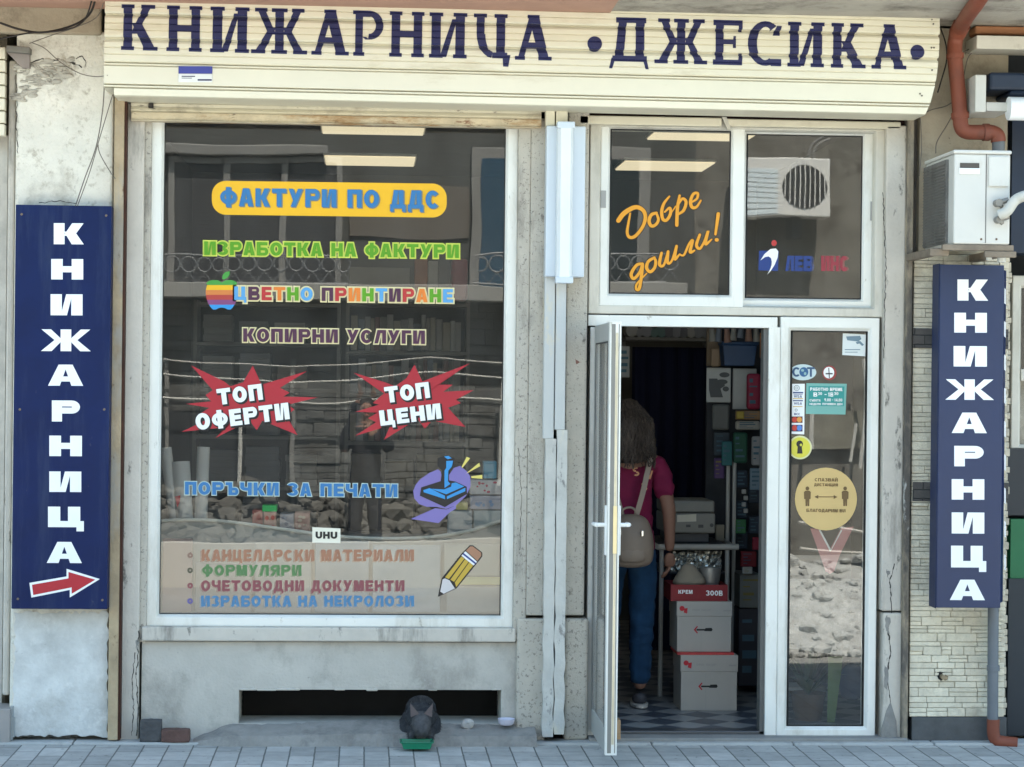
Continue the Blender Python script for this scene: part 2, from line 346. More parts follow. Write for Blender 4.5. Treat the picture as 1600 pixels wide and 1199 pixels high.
def offs(poly, e):
    n = len(poly); a = sum(poly[i][0] * poly[(i + 1) % n][1] - poly[(i + 1) % n][0] * poly[i][1] for i in range(n))
    if a < 0: poly = poly[::-1]
    if not e: return poly
    out = []
    for i in range(n):
        p0 = Vector(poly[i - 1]); p1 = Vector(poly[i]); p2 = Vector(poly[(i + 1) % n])
        d1 = (p1 - p0).normalized(); d2 = (p2 - p1).normalized(); n1 = Vector((d1.y, -d1.x)); n2 = Vector((d2.y, -d2.x))
        b = n1 + n2; k = min(2.2, 2 / max(.3, b.dot(b)))
        out.append(tuple(p1 + b * k * e))
    return out
def prims_polys(prims, sx, sy, ox, oy, e=0):
    """unit glyph -> polygons in a plane measured in photo pixels, y up"""
    out = []
    for kind, d in prims:
        if kind == 'p': out.append([offs([(ox + x * sx, oy + y * sy) for x, y in d], e)])
        else:
            cx, cy, rx, ry, a0, a1, tx, ty = d; n = max(6, int(abs(a1 - a0) / 13)); qs = []
            R = rx * sx + e; Q = ry * sy + e; r = max(.02 * R, (rx - tx) * sx - e); q = max(.02 * Q, (ry - ty) * sy - e)
            for k in range(n):
                t0 = rad(a0 + (a1 - a0) * k / n); t1 = rad(a0 + (a1 - a0) * (k + 1) / n); C = (ox + cx * sx, oy + cy * sy)
                f = lambda t, A, B: (C[0] + A * math.cos(t), C[1] + B * math.sin(t))
                qs.append(offs([f(t0, r, q), f(t0, R, Q), f(t1, R, Q), f(t1, r, q)], 0))
            out.append(qs)
    return out
def text_polys(s, x0, y0, x1, y1, v=.3, h=.22, gap=.14, e=0, ws=1., slope=.0125, rot=0):
    """list of (char index, polygons in photo pixels); box y0 (top) .. y1 (baseline)"""
    W = [WID.get(c, 1.) * ws for c in s]; tot = sum(W) + gap * (len(s) - 1); sx = (x1 - x0) / tot; H = y1 - y0; res = []; x = 0; k = 0
    for i, c in enumerate(s):
        vv = v * ws
        for polys in prims_polys(glyph(c, W[i], vv, h), sx, H, x0 + x * sx, 0, e):
            for pl in polys:
                px = []
                for a, b in pl:
                    X, Yp = a, y1 - b + slope * (a - (x0 + x1) / 2)
                    if rot:
                        cx, cy = (x0 + x1) / 2, (y0 + y1) / 2; dx, dy = X - cx, Yp - cy; X = cx + dx * math.cos(rot) - dy * math.sin(rot); Yp = cy + dx * math.sin(rot) + dy * math.cos(rot)
                    px.append((X, Yp))
                res.append((i, px, k))
            k += 1
        x += W[i] + gap
    return res
class Decal(MB):
    """flat vinyl or print: polygons given in photo pixels on the plane at depth Y (further polygons lie a hair in front)"""
    def __init__(s, Y): super().__init__(); s.Y = Y; s.k = 0
    def poly(s, pts, step=True, lay=None):
        if step: s.k += 1
        y = s.Y - (s.k if lay is None else lay) % 40 * .00012
        a = sum(pts[i][0] * pts[(i + 1) % len(pts)][1] - pts[(i + 1) % len(pts)][0] * pts[i][1] for i in range(len(pts)))
        if a > 0: pts = pts[::-1]
        s.q([(P(x, z, s.Y)[0], y, P(x, z, s.Y)[1]) for x, z in pts]); return s
    def star(s, c, pts):
        s.k += 1
        for i in range(len(pts)): s.poly([c, pts[i], pts[(i + 1) % len(pts)]], step=False)
        return s
    def ell(s, cx, cy, rx, ry, n=36, rot=0):
        pts = []
        for j in range(n):
            t = 2 * math.pi * j / n; x, y = rx * math.cos(t), ry * math.sin(t); pts.append((cx + x * math.cos(rot) - y * math.sin(rot), cy + x * math.sin(rot) + y * math.cos(rot)))
        return s.poly(pts)
    def ring(s, cx, cy, r, t, n=32):
        s.k += 1
        for j in range(n):
            a, b = 2 * math.pi * j / n, 2 * math.pi * (j + 1) / n
            s.poly([(cx + (r - t) * math.cos(a), cy + (r - t) * math.sin(a)), (cx + r * math.cos(a), cy + r * math.sin(a)), (cx + r * math.cos(b), cy + r * math.sin(b)), (cx + (r - t) * math.cos(b), cy + (r - t) * math.sin(b))], step=False)
        return s
    def rect(s, x0, y0, x1, y1): return s.poly([(x0, y0), (x1, y0), (x1, y1), (x0, y1)])
    def text(s, t, x0, y0, x1, y1, **k):
        for i, pl, kk in text_polys(t, x0, y0, x1, y1, **k): s.poly(pl, lay=kk)
        return s
    def ribbon(s, pts, e=0):
        """pts (x, y, width) smoothed to a brush stroke"""
        sp = smoothpath(pts, 7); L = []; s.k += 1
        for i, p in enumerate(sp):
            t = Vector((sp[min(i + 1, len(sp) - 1)].x - sp[max(i - 1, 0)].x, sp[min(i + 1, len(sp) - 1)].y - sp[max(i - 1, 0)].y)).normalized(); nn = Vector((-t.y, t.x)) * (p.z / 2 + e)
            L.append(((p.x + nn.x, p.y + nn.y), (p.x - nn.x, p.y - nn.y)))
        for i in range(len(L) - 1):
            s.k += .08
            s.poly([L[i][0], L[i + 1][0], L[i + 1][1], L[i][1]], step=False)
        for p in (sp[0], sp[-1]): s.k += 1; s.ell(p.x, p.y, p.z / 2 + e, p.z / 2 + e, 14)
        return s

def skin(nodes, edges, sub=2):
    """one continuous surface grown round connected joints: nodes (x,y,z,rx[,ry])"""
    me = bpy.data.meshes.new('skin'); me.from_pydata([n[:3] for n in nodes], edges, []); o = bpy.data.objects.new('skin', me); COL.objects.link(o)
    md = o.modifiers.new('s', 'SKIN'); md.use_smooth_shade = True; md.branch_smoothing = .6
    if not me.skin_vertices: bpy.context.view_layer.update()
    sv = me.skin_vertices[0].data
    for i, n in enumerate(nodes): sv[i].radius = (n[3], n[4] if len(n) > 4 else n[3]); sv[i].use_root = (i == 0)
    ss = o.modifiers.new('u', 'SUBSURF'); ss.levels = sub; ss.render_levels = sub
    dg = bpy.context.evaluated_depsgraph_get(); ev = o.evaluated_get(dg); mm = ev.to_mesh()
    mb = MB(); mb.v = [tuple(v.co) for v in mm.vertices]; mb.f = [list(p.vertices) for p in mm.polygons]; mb.mi = [0] * len(mb.f)
    ev.to_mesh_clear(); bpy.data.objects.remove(o); bpy.data.meshes.remove(me)
    return mb
def wrinkle(mb, amp, fx, fz, seed=0):
    """cloth folds: push the surface along its normal by stretched noise"""
    N = [Vector() for _ in mb.v]
    for f in mb.f:
        a, b, c = (Vector(mb.v[f[k]]) for k in (0, 1, 2)); nn = (b - a).cross(c - a)
        for k in f: N[k] += nn
    for i, v in enumerate(mb.v):
        if N[i].length: N[i].normalize()
        q = Vector((v[0] * fx + seed, v[1] * fx, v[2] * fz)); d = 1 - 2 * abs(noise.noise(q)) + .5 * noise.noise(q * 2.3)
        mb.v[i] = tuple(Vector(v) + N[i] * amp * (d - .5))
    return mb
def join(*mbs):
    r = MB()
    for b in mbs:
        i = len(r.v); r.v += b.v; r.f += [[i + k for k in f] for f in b.f]; r.mi += b.mi
    return r

# ================================================================== palette
plaster = M('rough cream plaster', (.71, .68, .60), .9, var=.12, scale=4, bump=.9, bscale=45, stain=[((.30, .27, .22), 3.2, .56, .78, (1, 1, 1)), ((.20, .18, .155), 9, .62, .70, (1, 1, .6)), ((.40, .36, .29), 20, .55, .7, (1, 1, 1))])
patchm = M('limewash patch', (.58, .585, .57), .9, var=.18, scale=7, bump=.6, bscale=40, stain=[((.40, .39, .36), 3, .5, .75, (1, 1, 1)), ((.68, .68, .66), 8, .55, .68, (1, 1, 1)), ((.22, .21, .19), 26, .67, .72, (1, 1, 1))])
stone = M('grey terrazzo stone', (.46, .425, .365), .85, var=.10, scale=7, bump=.3, bscale=130, stain=[((.22, .205, .18), 4, .55, .66, (1, 1, .25)), ((.22, .20, .18), 60, .56, .62, (1, 1, 1)), ((.14, .125, .11), 13, .62, .70, (1, 1, .5))])
stonew = M('painted stone jamb', (.55, .51, .45), .8, var=.09, scale=6, bump=.3, bscale=60, stain=[((.27, .25, .22), 4, .56, .66, (1, 1, .2)), ((.17, .16, .14), 16, .60, .68, (1, 1, .4)), ((.10, .09, .08), 40, .68, .72, (1, 1, .4))])
conc = M('apron render', (.48, .455, .41), .9, var=.09, scale=5, bump=.35, bscale=70, stain=[((.24, .225, .20), 3, .5, .74, (1, 1, .7)), ((.15, .14, .13), 30, .66, .70, (1, 1, 1)), ((.48, .46, .42), 9, .58, .7, (1, 1, 1))])
cement = M('dusty cement', (.26, .25, .235), .95, var=.16, scale=9, bump=.6, bscale=50, stain=[((.16, .155, .15), 6, .5, .7, (1, 1, 1))])
upvc = M('white plastic frame', (.75, .745, .70), .35, var=.04, scale=5, spec=.5, stain=[((.55, .52, .45), 3.5, .54, .72, (1, 1, .3)), ((.36, .33, .27), 16, .63, .70, (1, 1, .4))])
upvcd = M('weathered plastic frame', (.60, .57, .50), .5, var=.06, scale=5, stain=[((.36, .33, .27), 4, .5, .75, (1, 1, .3))])
cream = M('cream enamel metal', (.71, .665, .53), .45, var=.04, scale=2, spec=.5, stain=[((.5, .43, .29), 6, .58, .8, (.25, 1, 1)), ((.25, .17, .10), 30, .71, .75, (.6, 1, 1))])
creamr = M('cream metal with peeling paint', (.62, .55, .40), .6, var=.08, scale=3, bump=.15, bscale=50, stain=[((.50, .51, .50), 2.5, .5, .56, (1, 1, .35)), ((.22, .19, .16), 14, .64, .7, (1, 1, .35))])
rust = M('rusted tan metal', (.40, .31, .20), .85, var=.25, scale=6, bump=.4, bscale=60, stain=[((.34, .31, .26), 3, .5, .6, (1, 1, .3)), ((.13, .07, .035), 14, .6, .68, (1, 1, .4)), ((.2, .13, .08), 4, .55, .7, (1, 1, .3))])
rustbar = M('rusty cream bar', (.56, .475, .34), .8, var=.2, scale=8, bump=.5, bscale=60, stain=[((.34, .20, .09), 5, .48, .58, (.3, 1, 1)), ((.20, .085, .045), 10, .56, .62, (.35, 1, 1)), ((.06, .03, .02), 16, .60, .65, (.4, 1, 1))])
creamg = M('grimy cream slats', (.60, .55, .42), .6, var=.1, scale=3, stain=[((.24, .20, .15), 4, .52, .66, (.5, 1, 1)), ((.10, .075, .055), 12, .62, .68, (.4, 1, 1.5))])
navy = M('navy sign vinyl', (.0015, .011, .068), .5, var=.2, scale=3, spec=.22, stain=[((.026, .042, .095), 4, .5, .78, (2.5, 1, .25)), ((.05, .06, .09), 22, .66, .74, (1, 1, .6))], bump=.12, bscale=7)  # paler streaks put sheen as well as dust into the colour
white = M('white vinyl', (.82, .84, .86), .45, var=.02)
dark = M('dark void', (.012, .012, .013), .9, var=.2)
blackr = M('black rubber gasket', (.015, .015, .015), .6)
pink = M('old pink soffit paint', (.46, .27, .20), .9, var=.08, scale=5, bump=.2, bscale=40, stain=[((.33, .20, .15), 6, .6, .75, (1, 1, 1))])
soffg = M('bare soffit plaster', (.40, .365, .31), .9, var=.15, scale=4, bump=.5, bscale=35, stain=[((.17, .15, .125), 3.2, .5, .66, (1, 1, 1))])
wallt = M('tan weathered wall', (.37, .315, .235), .95, var=.16, scale=4, bump=.6, bscale=40, stain=[((.21, .175, .13), 5, .52, .7, (1, 1, 1)), ((.12, .1, .08), 12, .64, .7, (1, 1, .6))])
glass = glass_mat()
pave = course_mat('concrete pavers', (.44, .44, .43), (.29, .295, .29), (.12, .125, .12), .235, .117, .0042, plane='YX', bump=.6, var=.12)
kerbm = M('concrete kerb', (.40, .405, .40), .9, var=.1, scale=7, bump=.3, bscale=60, stain=[((.22, .22, .22), 5, .55, .75, (1, 1, 1))])
dust = M('dusty compacted ground', (.285, .285, .27), .95, var=.18, scale=1.6, bump=.6, bscale=18, stain=[((.27, .24, .20), 1.3, .5, .7, (1, 1, 1))])
clad = course_mat('split stone cladding', (.56, .50, .39), (.47, .415, .32), (.19, .16, .12), .115, .034, .0021, plane='XZ', bump=.8, var=.2, offset=.37, freq=2, squash=1.7, sqf=3)
cladd = course_mat('dark split stone', (.10, .09, .085), (.075, .07, .066), (.03, .03, .03), .10, .045, .003, plane='XZ', bump=.8)

# ================================================================== ground
g = MB(); g.box(-40, -40, -.5, 40, 12, -.14); struct('ground', g, dust)
g = MB(); g.box(-14, -2.6, -.14, 14, -.11, 0); struct('pavement', g, pave)
g = MB(); g.box(-14, -2.75, -.14, 14, -2.604, .004); struct('kerb', g, kerbm, bevel=.01)
g = MB()
for k in range(40): g.box(-14 + k * .7, -.106, -.1, -14 + k * .7 + .695, .05, .012)
struct('wall_footing_strip', g, kerbm, bevel=.008)

# ================================================================== shop building
BLD = thing('shop_building', 'old shop front with grey stone pillars, pink overhang, white framed display window and open door', 'building', (0, 0, 0))
def part(name, mb, mat, parent=None, **k): return mb.build(name, mat, parent or BLD, **k)

# upper storey, overhanging the pavement
g = MB(); g.box(-7, -.9, 3.60, 7, 6, 5.6); part('upper_storey', g, soffg)
xs = P(958, 10, -.4)[0]
g = MB(); g.box(-7, -.9, 3.545, xs, -.06, 3.598); part('soffit', g, pink)
g = MB(); g.box(xs + .002, -.9, 3.552, 7, -.06, 3.598); part('soffit', g, soffg, label='bare grey soffit stripped of its pink paint')
g = MB(); g.box(-7, -.058, 3.42, P(160, 40, 0)[0], .0, 3.60); part('cornice_strip', g, wallt, bevel=.01)
# wall mass (closes the room behind)
g = MB(); X0, _, X1, _ = RECT(20, 570, 173, 590, -.03)
g.box(X0, -.03, .035, X1, .32, 3.44)
part('plaster_pillar', g, plaster, bevel=.015)
rn = random.Random(12); pts = []
for px in range(22, 170, 6): pts.append((px, 957 + rn.uniform(-3, 4)))
for py in range(960, 1150, 9): pts.append((169 + rn.uniform(-3, 2), py))
for px in range(168, 22, -7): pts.append((px, 1150 + rn.uniform(-3, 3)))
for py in range(1148, 962, -9): pts.append((20 + rn.uniform(-2, 3) - (1148 - py) * -.015, py))
g = MB(); g.prism([P(a, b, -.034) for a, b in pts], -.0345, -.0302); part('plaster_patch', g, patchm)
# old crumbled plaster under the cables
g = MB(); rn = random.Random(4)
for k in range(110):
    t = rn.random(); px = 26 + 85 * t + rn.uniform(-8, 8); py = 96 + rn.uniform(0, 66) * (1 - .75 * t) + rn.uniform(-5, 5); x, z = P(px, py, -.03)
    g.blob((x, -.031, z), (rn.uniform(.008, .03), rn.uniform(.006, .014), rn.uniform(.004, .012)), k, .6, 2)
part('crumbled_render', g, M('crumbled plaster', (.46, .43, .37), .95, var=.2, scale=12, bump=.8, bscale=50, stain=[((.2, .185, .16), 9, .5, .7, (1, 1, 1))]), smooth=True)
# stone jamb left of the window
g = MB(); g.pbox(191, 160, 221, 1158, 0, .3); part('stone_jamb', g, stonew, bevel=.008)
g = MB(); g.pbox(221.3, 185, 233, 1004, .022, .3); part('stone_jamb', g, stone, bevel=.006)
# pillars between window and door
g = MB(); g.pbox(806, 185, 826, 1000, .008, .3); g.pbox(826.4, 185, 853, 962, 0, .3); part('stone_pillar', g, stone, bevel=.006)
g = MB(); g.pbox(807, 967, 852, 1160, -.012, .3); part('pillar_base', g, stone, bevel=.012)
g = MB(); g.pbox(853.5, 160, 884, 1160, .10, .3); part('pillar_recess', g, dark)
g = MB(); g.pbox(884, 172, 917, 962, 0, .3); part('stone_pillar', g, stone, bevel=.008)
g = MB(); g.pbox(882, 967, 919, 1157, -.014, .3); part('pillar_base', g, stone, bevel=.014)
g = MB(); g.pbox(1381, 196, 1413, 955, 0, .3); part('stone_pillar', g, stonew, bevel=.008)
g = MB(); g.pbox(1379, 958, 1414, 1158, -.008, .3); part('pillar_base', g, stonew, bevel=.012)
# peeling corner
g = MB(); X, Z = P(1384, 1100, -.03)
g.prism([P(1378, 1157, -.03), P(1404, 1157, -.03), P(1402, 1128, -.03), P(1393, 1098, -.03), P(1386, 1112, -.03), P(1379, 1140, -.03)], -.013, 0); part('cement_patch', g, cement)
# sill and apron with the cellar vent
g = MB(); g.pbox(221, 981, 806, 1003, -.006, .3); part('sill_course', g, stonew, bevel=.008)
ax0, az0, ax1, az1 = RECT(221, 1003.5, 806.5, 1160, .03); hx0, hz0, hx1, hz1 = RECT(373, 1078, 783, 1131, .03)
g = MB(); g.box(ax0, .03, 0, hx0, .3, az1); g.box(hx1, .03, 0, ax1, .3, az1); g.box(hx0, .03, hz1, hx1, .3, az1); g.box(hx0, .03, 0, hx1, .3, hz0)
part('window_apron', g, conc)
g = MB(); g.box(hx0, .36, hz0 - .02, hx1, .4, hz1 + .02); g.box(hx0 - .0, .30, hz0 - .04, hx1, .36, hz0 - .02)
v = part('cellar_vent', g, dark)
g = MB(); rn = random.Random(5); xa = hx0      # torn render along the top edge of the vent
while xa < hx1 - .02:
    w_ = rn.uniform(.03, .12); g = MB(); g.box(xa, .026, hz1 - rn.uniform(.0, .007), min(hx1, xa + w_), .04, hz1 + rn.uniform(.001, .007)); part('torn_render', g, conc, v, bevel=.004); xa += w_ + (rn.uniform(.05, .3) if rn.random() < .4 else 0)
# broken lower lip of cement in front of the apron
g = MB(); rn = random.Random(3); lx0 = P(300, 1140, -.02)[0]; lx1 = P(836, 1140, -.02)[0]; n = 60; top = []
for i in range(n + 1):
    t = i / n; x = lx0 + (lx1 - lx0) * t; h = .078 * min(1, t * 9) * (1 - .12 * math.sin(t * 9)) + rn.uniform(-.004, .004)
    top.append((x, h, -.10 - .05 * min(1, t * 10) + rn.uniform(-.003, .003)))
for i in range(n):
    (xa, ha, ya), (xb, hb, yb) = top[i], top[i + 1]
    g.q([(xa, ya, .0), (xb, yb, .0), (xb, yb + .02, hb * .55 + .01), (xa, ya + .02, ha * .55 + .01)])
    g.q([(xa, ya + .02, ha * .55 + .01), (xb, yb + .02, hb * .55 + .01), (xb, .03, hb + .012), (xa, .03, ha + .012)])
    g.q([(xa, .03, ha + .012), (xb, .03, hb + .012), (xb, .12, hb), (xa, .12, ha)])
part('broken_ledge', g, cement, smooth=True)

# ---- cracks and chipped paint (open joints in the old surfaces)
crk = M('open crack', (.06, .055, .05), .95, var=.2)
def crack(pts, w_, Y, name='crack'):
    rn = random.Random(int(pts[0][0] * 7 + pts[0][1])); L = []
    for (xa, ya), (xb, yb) in zip(pts[:-1], pts[1:]):
        n = max(2, int(math.hypot(xb - xa, yb - ya) / 5))
        for k in range(n): L.append((xa + (xb - xa) * k / n + rn.uniform(-1.2, 1.2), ya + (yb - ya) * k / n + rn.uniform(-1.2, 1.2)))
    L.append(pts[-1]); g = MB()
    for i in range(len(L) - 1):
        (xa, ya), (xb, yb) = L[i], L[i + 1]; d = Vector((yb - ya, xa - xb)).normalized() * w_ * rn.uniform(.3, 1) / 2
        g.prism([P(xa - d.x, ya - d.y, Y), P(xa + d.x, ya + d.y, Y), P(xb + d.x, yb + d.y, Y), P(xb - d.x, yb - d.y, Y)], Y - .0008, Y + .002)
    part(name, g, crk)
crack([(217, 985), (216, 1020), (213, 1060), (216, 1100), (213, 1150)], 2.2, 0)
crack([(211, 1020), (207, 1060), (209, 1110), (206, 1150)], 1.6, 0)
crack([(1397, 880), (1390, 910), (1393, 950), (1388, 985)], 2.0, .0)
crack([(1387, 975), (1391, 1020), (1386, 1060), (1391, 1100)], 2.6, -.008)
crack([(1380, 300), (1384, 420), (1381, 560)], 1.3, .0)
crack([(810, 700), (815, 790), (812, 860)], 1.0, .008)
for pts, w_ in (([(46, 99), (66, 92), (92, 95), (118, 100)], 3.4), ([(88, 93), (112, 97), (128, 106)], 2.6), ([(118, 92), (128, 88), (134, 96), (133, 104)], 2.4),
               ([(24, 118), (27, 150), (25, 200), (28, 240)], 1.6), ([(60, 318), (90, 314), (120, 318)], 1.4), ([(24, 1152), (70, 1149), (110, 1152)], 2.0)): crack(pts, w_, -.030)
def flake(pts, Y, mat, name='bare_patch'):
    rn = random.Random(int(pts[0][0])); L = []
    for i in range(len(pts)):
        (xa, ya), (xb, yb) = pts[i], pts[(i + 1) % len(pts)]
        for k in range(4): L.append((xa + (xb - xa) * k / 4 + rn.uniform(-1.5, 1.5), ya + (yb - ya) * k / 4 + rn.uniform(-1, 1)))
    g = MB(); g.prism([P(a, b, Y) for a, b in L], Y - .0012, Y + .001); part(name, g, mat)
flake([(1384, 962), (1391, 966), (1389, 990), (1384, 984)], -.008, cement); flake([(1382, 1040), (1388, 1046), (1386, 1080), (1381, 1072)], -.008, cement)
flake([(1384, 890), (1390, 893), (1388, 905)], 0, cement); flake([(212, 1000), (217, 1004), (214, 1016)], 0, cement)
flake([(898, 562), (908, 566), (899, 571)], 0, M('brick red chip', (.20, .10, .08), .9))

# ---- display window
WIN = MB().frame((231, 184, 806, 980), (252, 193, 787, 962), .045, .14, .010).build('display_window', upvc, BLD, bevel=.002)
gx = RECT(252, 193, 787, 962, .09)
MB().fring((gx[0] - .001, gx[1] - .001, gx[2] + .001, gx[3] + .001), (gx[0] + .006, gx[1] + .006, gx[2] - .006, gx[3] - .006), .082, .115, 0).build('gasket', blackr, WIN)
MB().box(gx[0] + .004, .100, gx[1] + .004, gx[2] - .004, .106, gx[3] - .004).build('pane', glass, WIN)
YG = .0985      # vinyl on the outside of the display pane
YI = .1095      # prints on its inner face

# ---- transom: two sliding sashes over the door
TRN = MB().frame((921, 190, 1381, 493), (939, 204, 1366, 478), .05, .2, .006).build('transom_window', upvcd, BLD, bevel=.002)
g = MB(); X0, Z0, X1, Z1 = RECT(905, 182, 1128, 196, .0); g.box(X0, .0, Z0, X1, .05, Z1)
X2, Z2, X3, Z3 = RECT(1134, 188, 1408, 200, .0); g.box(X2, .0, Z2, X3, .05, Z3)
g.build('head_rail', M('sun yellowed rail', (.64, .585, .46), .5, stain=[((.42, .36, .26), 5, .55, .75, (.4, 1, 1))]), TRN, bevel=.006)
MB().prism([P(1128, 183, .0), P(1135, 183, .0), P(1143, 203, .0), P(1137, 203, .0)], -.003, .03).build('bent_flashing', upvcd, TRN)
def sash(o, i_, Yf, Yb):
    s = MB().frame(o, i_, Yf, Yb, .010).build('sash', upvc, TRN, bevel=.002)
    r = RECT(*i_, Yf + .02)
    MB().fring((r[0] - .001, r[1] - .001, r[2] + .001, r[3] + .001), (r[0] + .005, r[1] + .005, r[2] - .005, r[3] - .005), Yf + .014, Yb - .004, 0).build('gasket', blackr, TRN)
    MB().box(r[0] + .003, Yf + .024, r[1] + .003, r[2] - .003, Yf + .030, r[3] - .003).build('pane', glass, TRN)
    return s
sash((938, 193, 1163, 486), (953, 203, 1141, 460), .055, .10)
sash((1150, 206, 1371, 488), (1166, 211, 1347, 467), .105, .15)
for px in (943, 1364):
    y0, y1, Y = (298, 325, .055) if px < 1000 else (315, 345, .105)
    g = MB(); g.pbox(px - 4, y0, px + 4, y1, Y - .006, Y); g.build('finger_pull', M('grey plastic', (.33, .33, .32), .5), TRN, bevel=.002)

# ---- door frame and side light
g = MB(); Y = .04
g.pbox(919, 494, 1215, 511, Y, .14); g.pbox(919, 511.3, 931, 1157, Y, .14); g.pbox(1198, 511.3, 1216, 1157, Y, .14)
DFR = g.build('door_frame', upvc, BLD, bevel=.003)
g = MB(); g.pbox(1190, 513, 1198, 1150, .06, .14); g.build('rebate', M('dark grey gasket', (.12, .12, .115), .6), DFR)  # dark grey strip along the door side of the mullion
SID = MB().frame((1216.5, 496, 1371, 1157), (1233, 517, 1354, 1136), .036, .13, .012).build('side_light', upvc, BLD, bevel=.003)
sx = RECT(1233, 517, 1354, 1136, .06)
MB().fring((sx[0] - .001, sx[1] - .001, sx[2] + .001, sx[3] + .001), (sx[0] + .007, sx[1] + .006, sx[2] - .007, sx[3] - .006), .055, .10, 0).build('gasket', blackr, SID)
MB().box(sx[0] + .004, .080, sx[1] + .004, sx[2] - .004, .086, sx[3] - .004).build('pane', glass, SID)
YS = .0785
g = MB(); X0, _, X1, _ = RECT(919, 1150, 1414, 1160, .0)
g.box(X0, -.06, .0, X1, .32, .028); part('threshold', g, M('worn threshold stone', (.24, .235, .225), .8, var=.15, scale=8, bump=.3), bevel=.006)
g = MB(); X0, _, X1, _ = RECT(931, 1150, 1198, 1160, .05); g.box(X0, .06, .028, X1, .16, .045); part('threshold_bar', g, M('dark aluminium', (.10, .105, .115), .4, .6), bevel=.003)
# dark lintel gap over the transom
g = MB(); g.pbox(900, 168, 1425, 190, .06, .3); part('lintel', g, M('maroon painted lintel', (.05, .018, .016), .7, var=.3, scale=6))
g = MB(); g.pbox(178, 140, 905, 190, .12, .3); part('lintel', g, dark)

# ---- open door leaf, swung out into the street
W_ = .74; hx = P(926, 800, .03)[0]; zt = P(926, 509, .0)[1]; zb = .052
DR = bpy.data.objects.new('door', None); COL.objects.link(DR); DR.parent = BLD; DR.location = (hx, .03, 0); ORG['door'] = (0, 0, 0); DR.rotation_euler = (0, 0, rad(-.4))
DR['label'] = 'white framed glass door standing open at right angles to the shop front'
# leaf local frame: x thickness 0..0.06, y from 0 (hinge) to -W_
def dbox(mb, y0, y1, z0, z1, x0=0., x1=.053): return mb.box(x0, y0, z0, x1, y1, z1)
upvc_shaded = M('shaded plastic leaf', (.36, .36, .345), .4, var=.08, scale=4)  # leaf body darker than its front edge: side-on shade put into the colour
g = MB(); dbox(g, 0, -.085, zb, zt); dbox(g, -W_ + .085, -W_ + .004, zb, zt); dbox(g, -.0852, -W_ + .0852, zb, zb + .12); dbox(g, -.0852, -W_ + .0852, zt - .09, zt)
g.build('leaf_frame', upvc_shaded, DR, bevel=.006)
g = MB(); dbox(g, -W_ + .0038, -W_, zb, zt); dbox(g, -W_ + .03, -W_ + .0042, zb, zt, -.002, -.0002); g.build('leaf_edge', upvc, DR, bevel=.002)
g = MB(); g.box(-.0012, -.088, zb + .118, -.0004, -.080, zt - .088); g.box(-.0012, -W_ + .082, zb + .118, -.0004, -W_ + .088, zt - .088); g.box(-.0012, -.088, zt - .094, -.0004, -W_ + .088, zt - .088); g.build('gasket', blackr, DR)
g = MB(); g.box(.008, -W_ - .0015, zb + .01, .026, -W_ - .0004, zt - .01); g.box(.041, -W_ - .0015, zb + .01, .045, -W_ - .0004, zt - .01)
g.build('edge_seal', M('grey edge seal', (.22, .21, .19), .6), DR)
g = MB(); g.box(.0275, -W_ - .003, zb + .05, .0385, -W_ - .0004, zt - .05); g.build('lock_strip', M('brass lock strip', (.62, .56, .42), .4, .4, var=.12, scale=9), DR)
zh = P(948, 820, -.65)[1]
g = MB(); g.box(.024, -W_ - .006, zh - .13, .042, -W_ - .0032, zh + .09); g.build('lock_plate', M('pale brass', (.72, .62, .38), .35, .6), DR, bevel=.001)
g = MB(); g.box(.004, -.084, zb + .118, .012, -W_ + .084, zt - .088); g.build('pane', glass, DR)
for s, xo in ((-1, 0.), (1, .053)):
    g = MB(); xa = xo + s * .010; g.box(xo, -W_ + .026, zh - .14, xa, -W_ + .060, zh + .09)
    g.tube([(xo + s * .008, -W_ + .043, zh), (xo + s * .045, -W_ + .043, zh)], .010, 12)
    g.tube([(xo + s * .045, -W_ + .043, zh), (xo + s * .052, -W_ + .06, zh), (xo + s * .052, -W_ + .165, zh - .002)], [.0105, .0105, .009], 12)
    g.build('door_handle', M('white handle', (.8, .8, .78), .3, spec=.5), DR, bevel=.003, smooth=True)

# ---- right pillar with split stone cladding
g = MB(); g.pbox(1424.5, 398, 1573, 1120, -.004, .3); part('cladding_bed', g, M('cladding mortar', (.30, .27, .22), .95, var=.2))
cx0, cz0, cx1, cz1 = RECT(1424.5, 398, 1573, 1120, -.02); g = MB(); rn = random.Random(17); z = cz0
while z < cz1 - .01:
    h = rn.choice([.022, .026, .03, .036, .044]); h = min(h, cz1 - z); x = cx0
    while x < cx1 - .004:
        w_ = min(rn.uniform(.05, .20) * (1.3 if h < .03 else .8), cx1 - x); w_ = cx1 - x if cx1 - x - w_ < .03 else w_
        if h > .034 and rn.random() < .35:
            k_ = rn.uniform(.4, .6) * h; g.box(x, -.02 + rn.uniform(-.005, .005), z, x + w_ - .0022, .0, z + k_ - .0016); g.box(x, -.02 + rn.uniform(-.005, .005), z + k_, x + w_ - .0022, .0, z + h - .0018)
        else: g.box(x, -.02 + rn.uniform(-.003, .003), z, x + w_ - .0022, .0, z + h - .0018)
        x += w_
    z += h
part('stone_cladding', g, M('split cream stone', (.67, .61, .485), .9, var=.12, scale=14, bump=.8, bscale=55, island=.09, stain=[((.36, .31, .24), 4, .55, .75, (1, 1, 1))]), bevel=.003)
for y0, y1 in ((514, 545), (754, 784)):
    g = MB(); g.pbox(1426, y0, 1576, y1, -.026, -.0202); part('dark_stone_band', g, cladd, bevel=.003)
g = MB(); g.pbox(1424.5, 1121, 1573, 1163, -.024, .3); part('pillar_plinth', g, M('dark granite plinth', (.07, .075, .08), .5, var=.25, scale=9, bump=.2), bevel=.004)
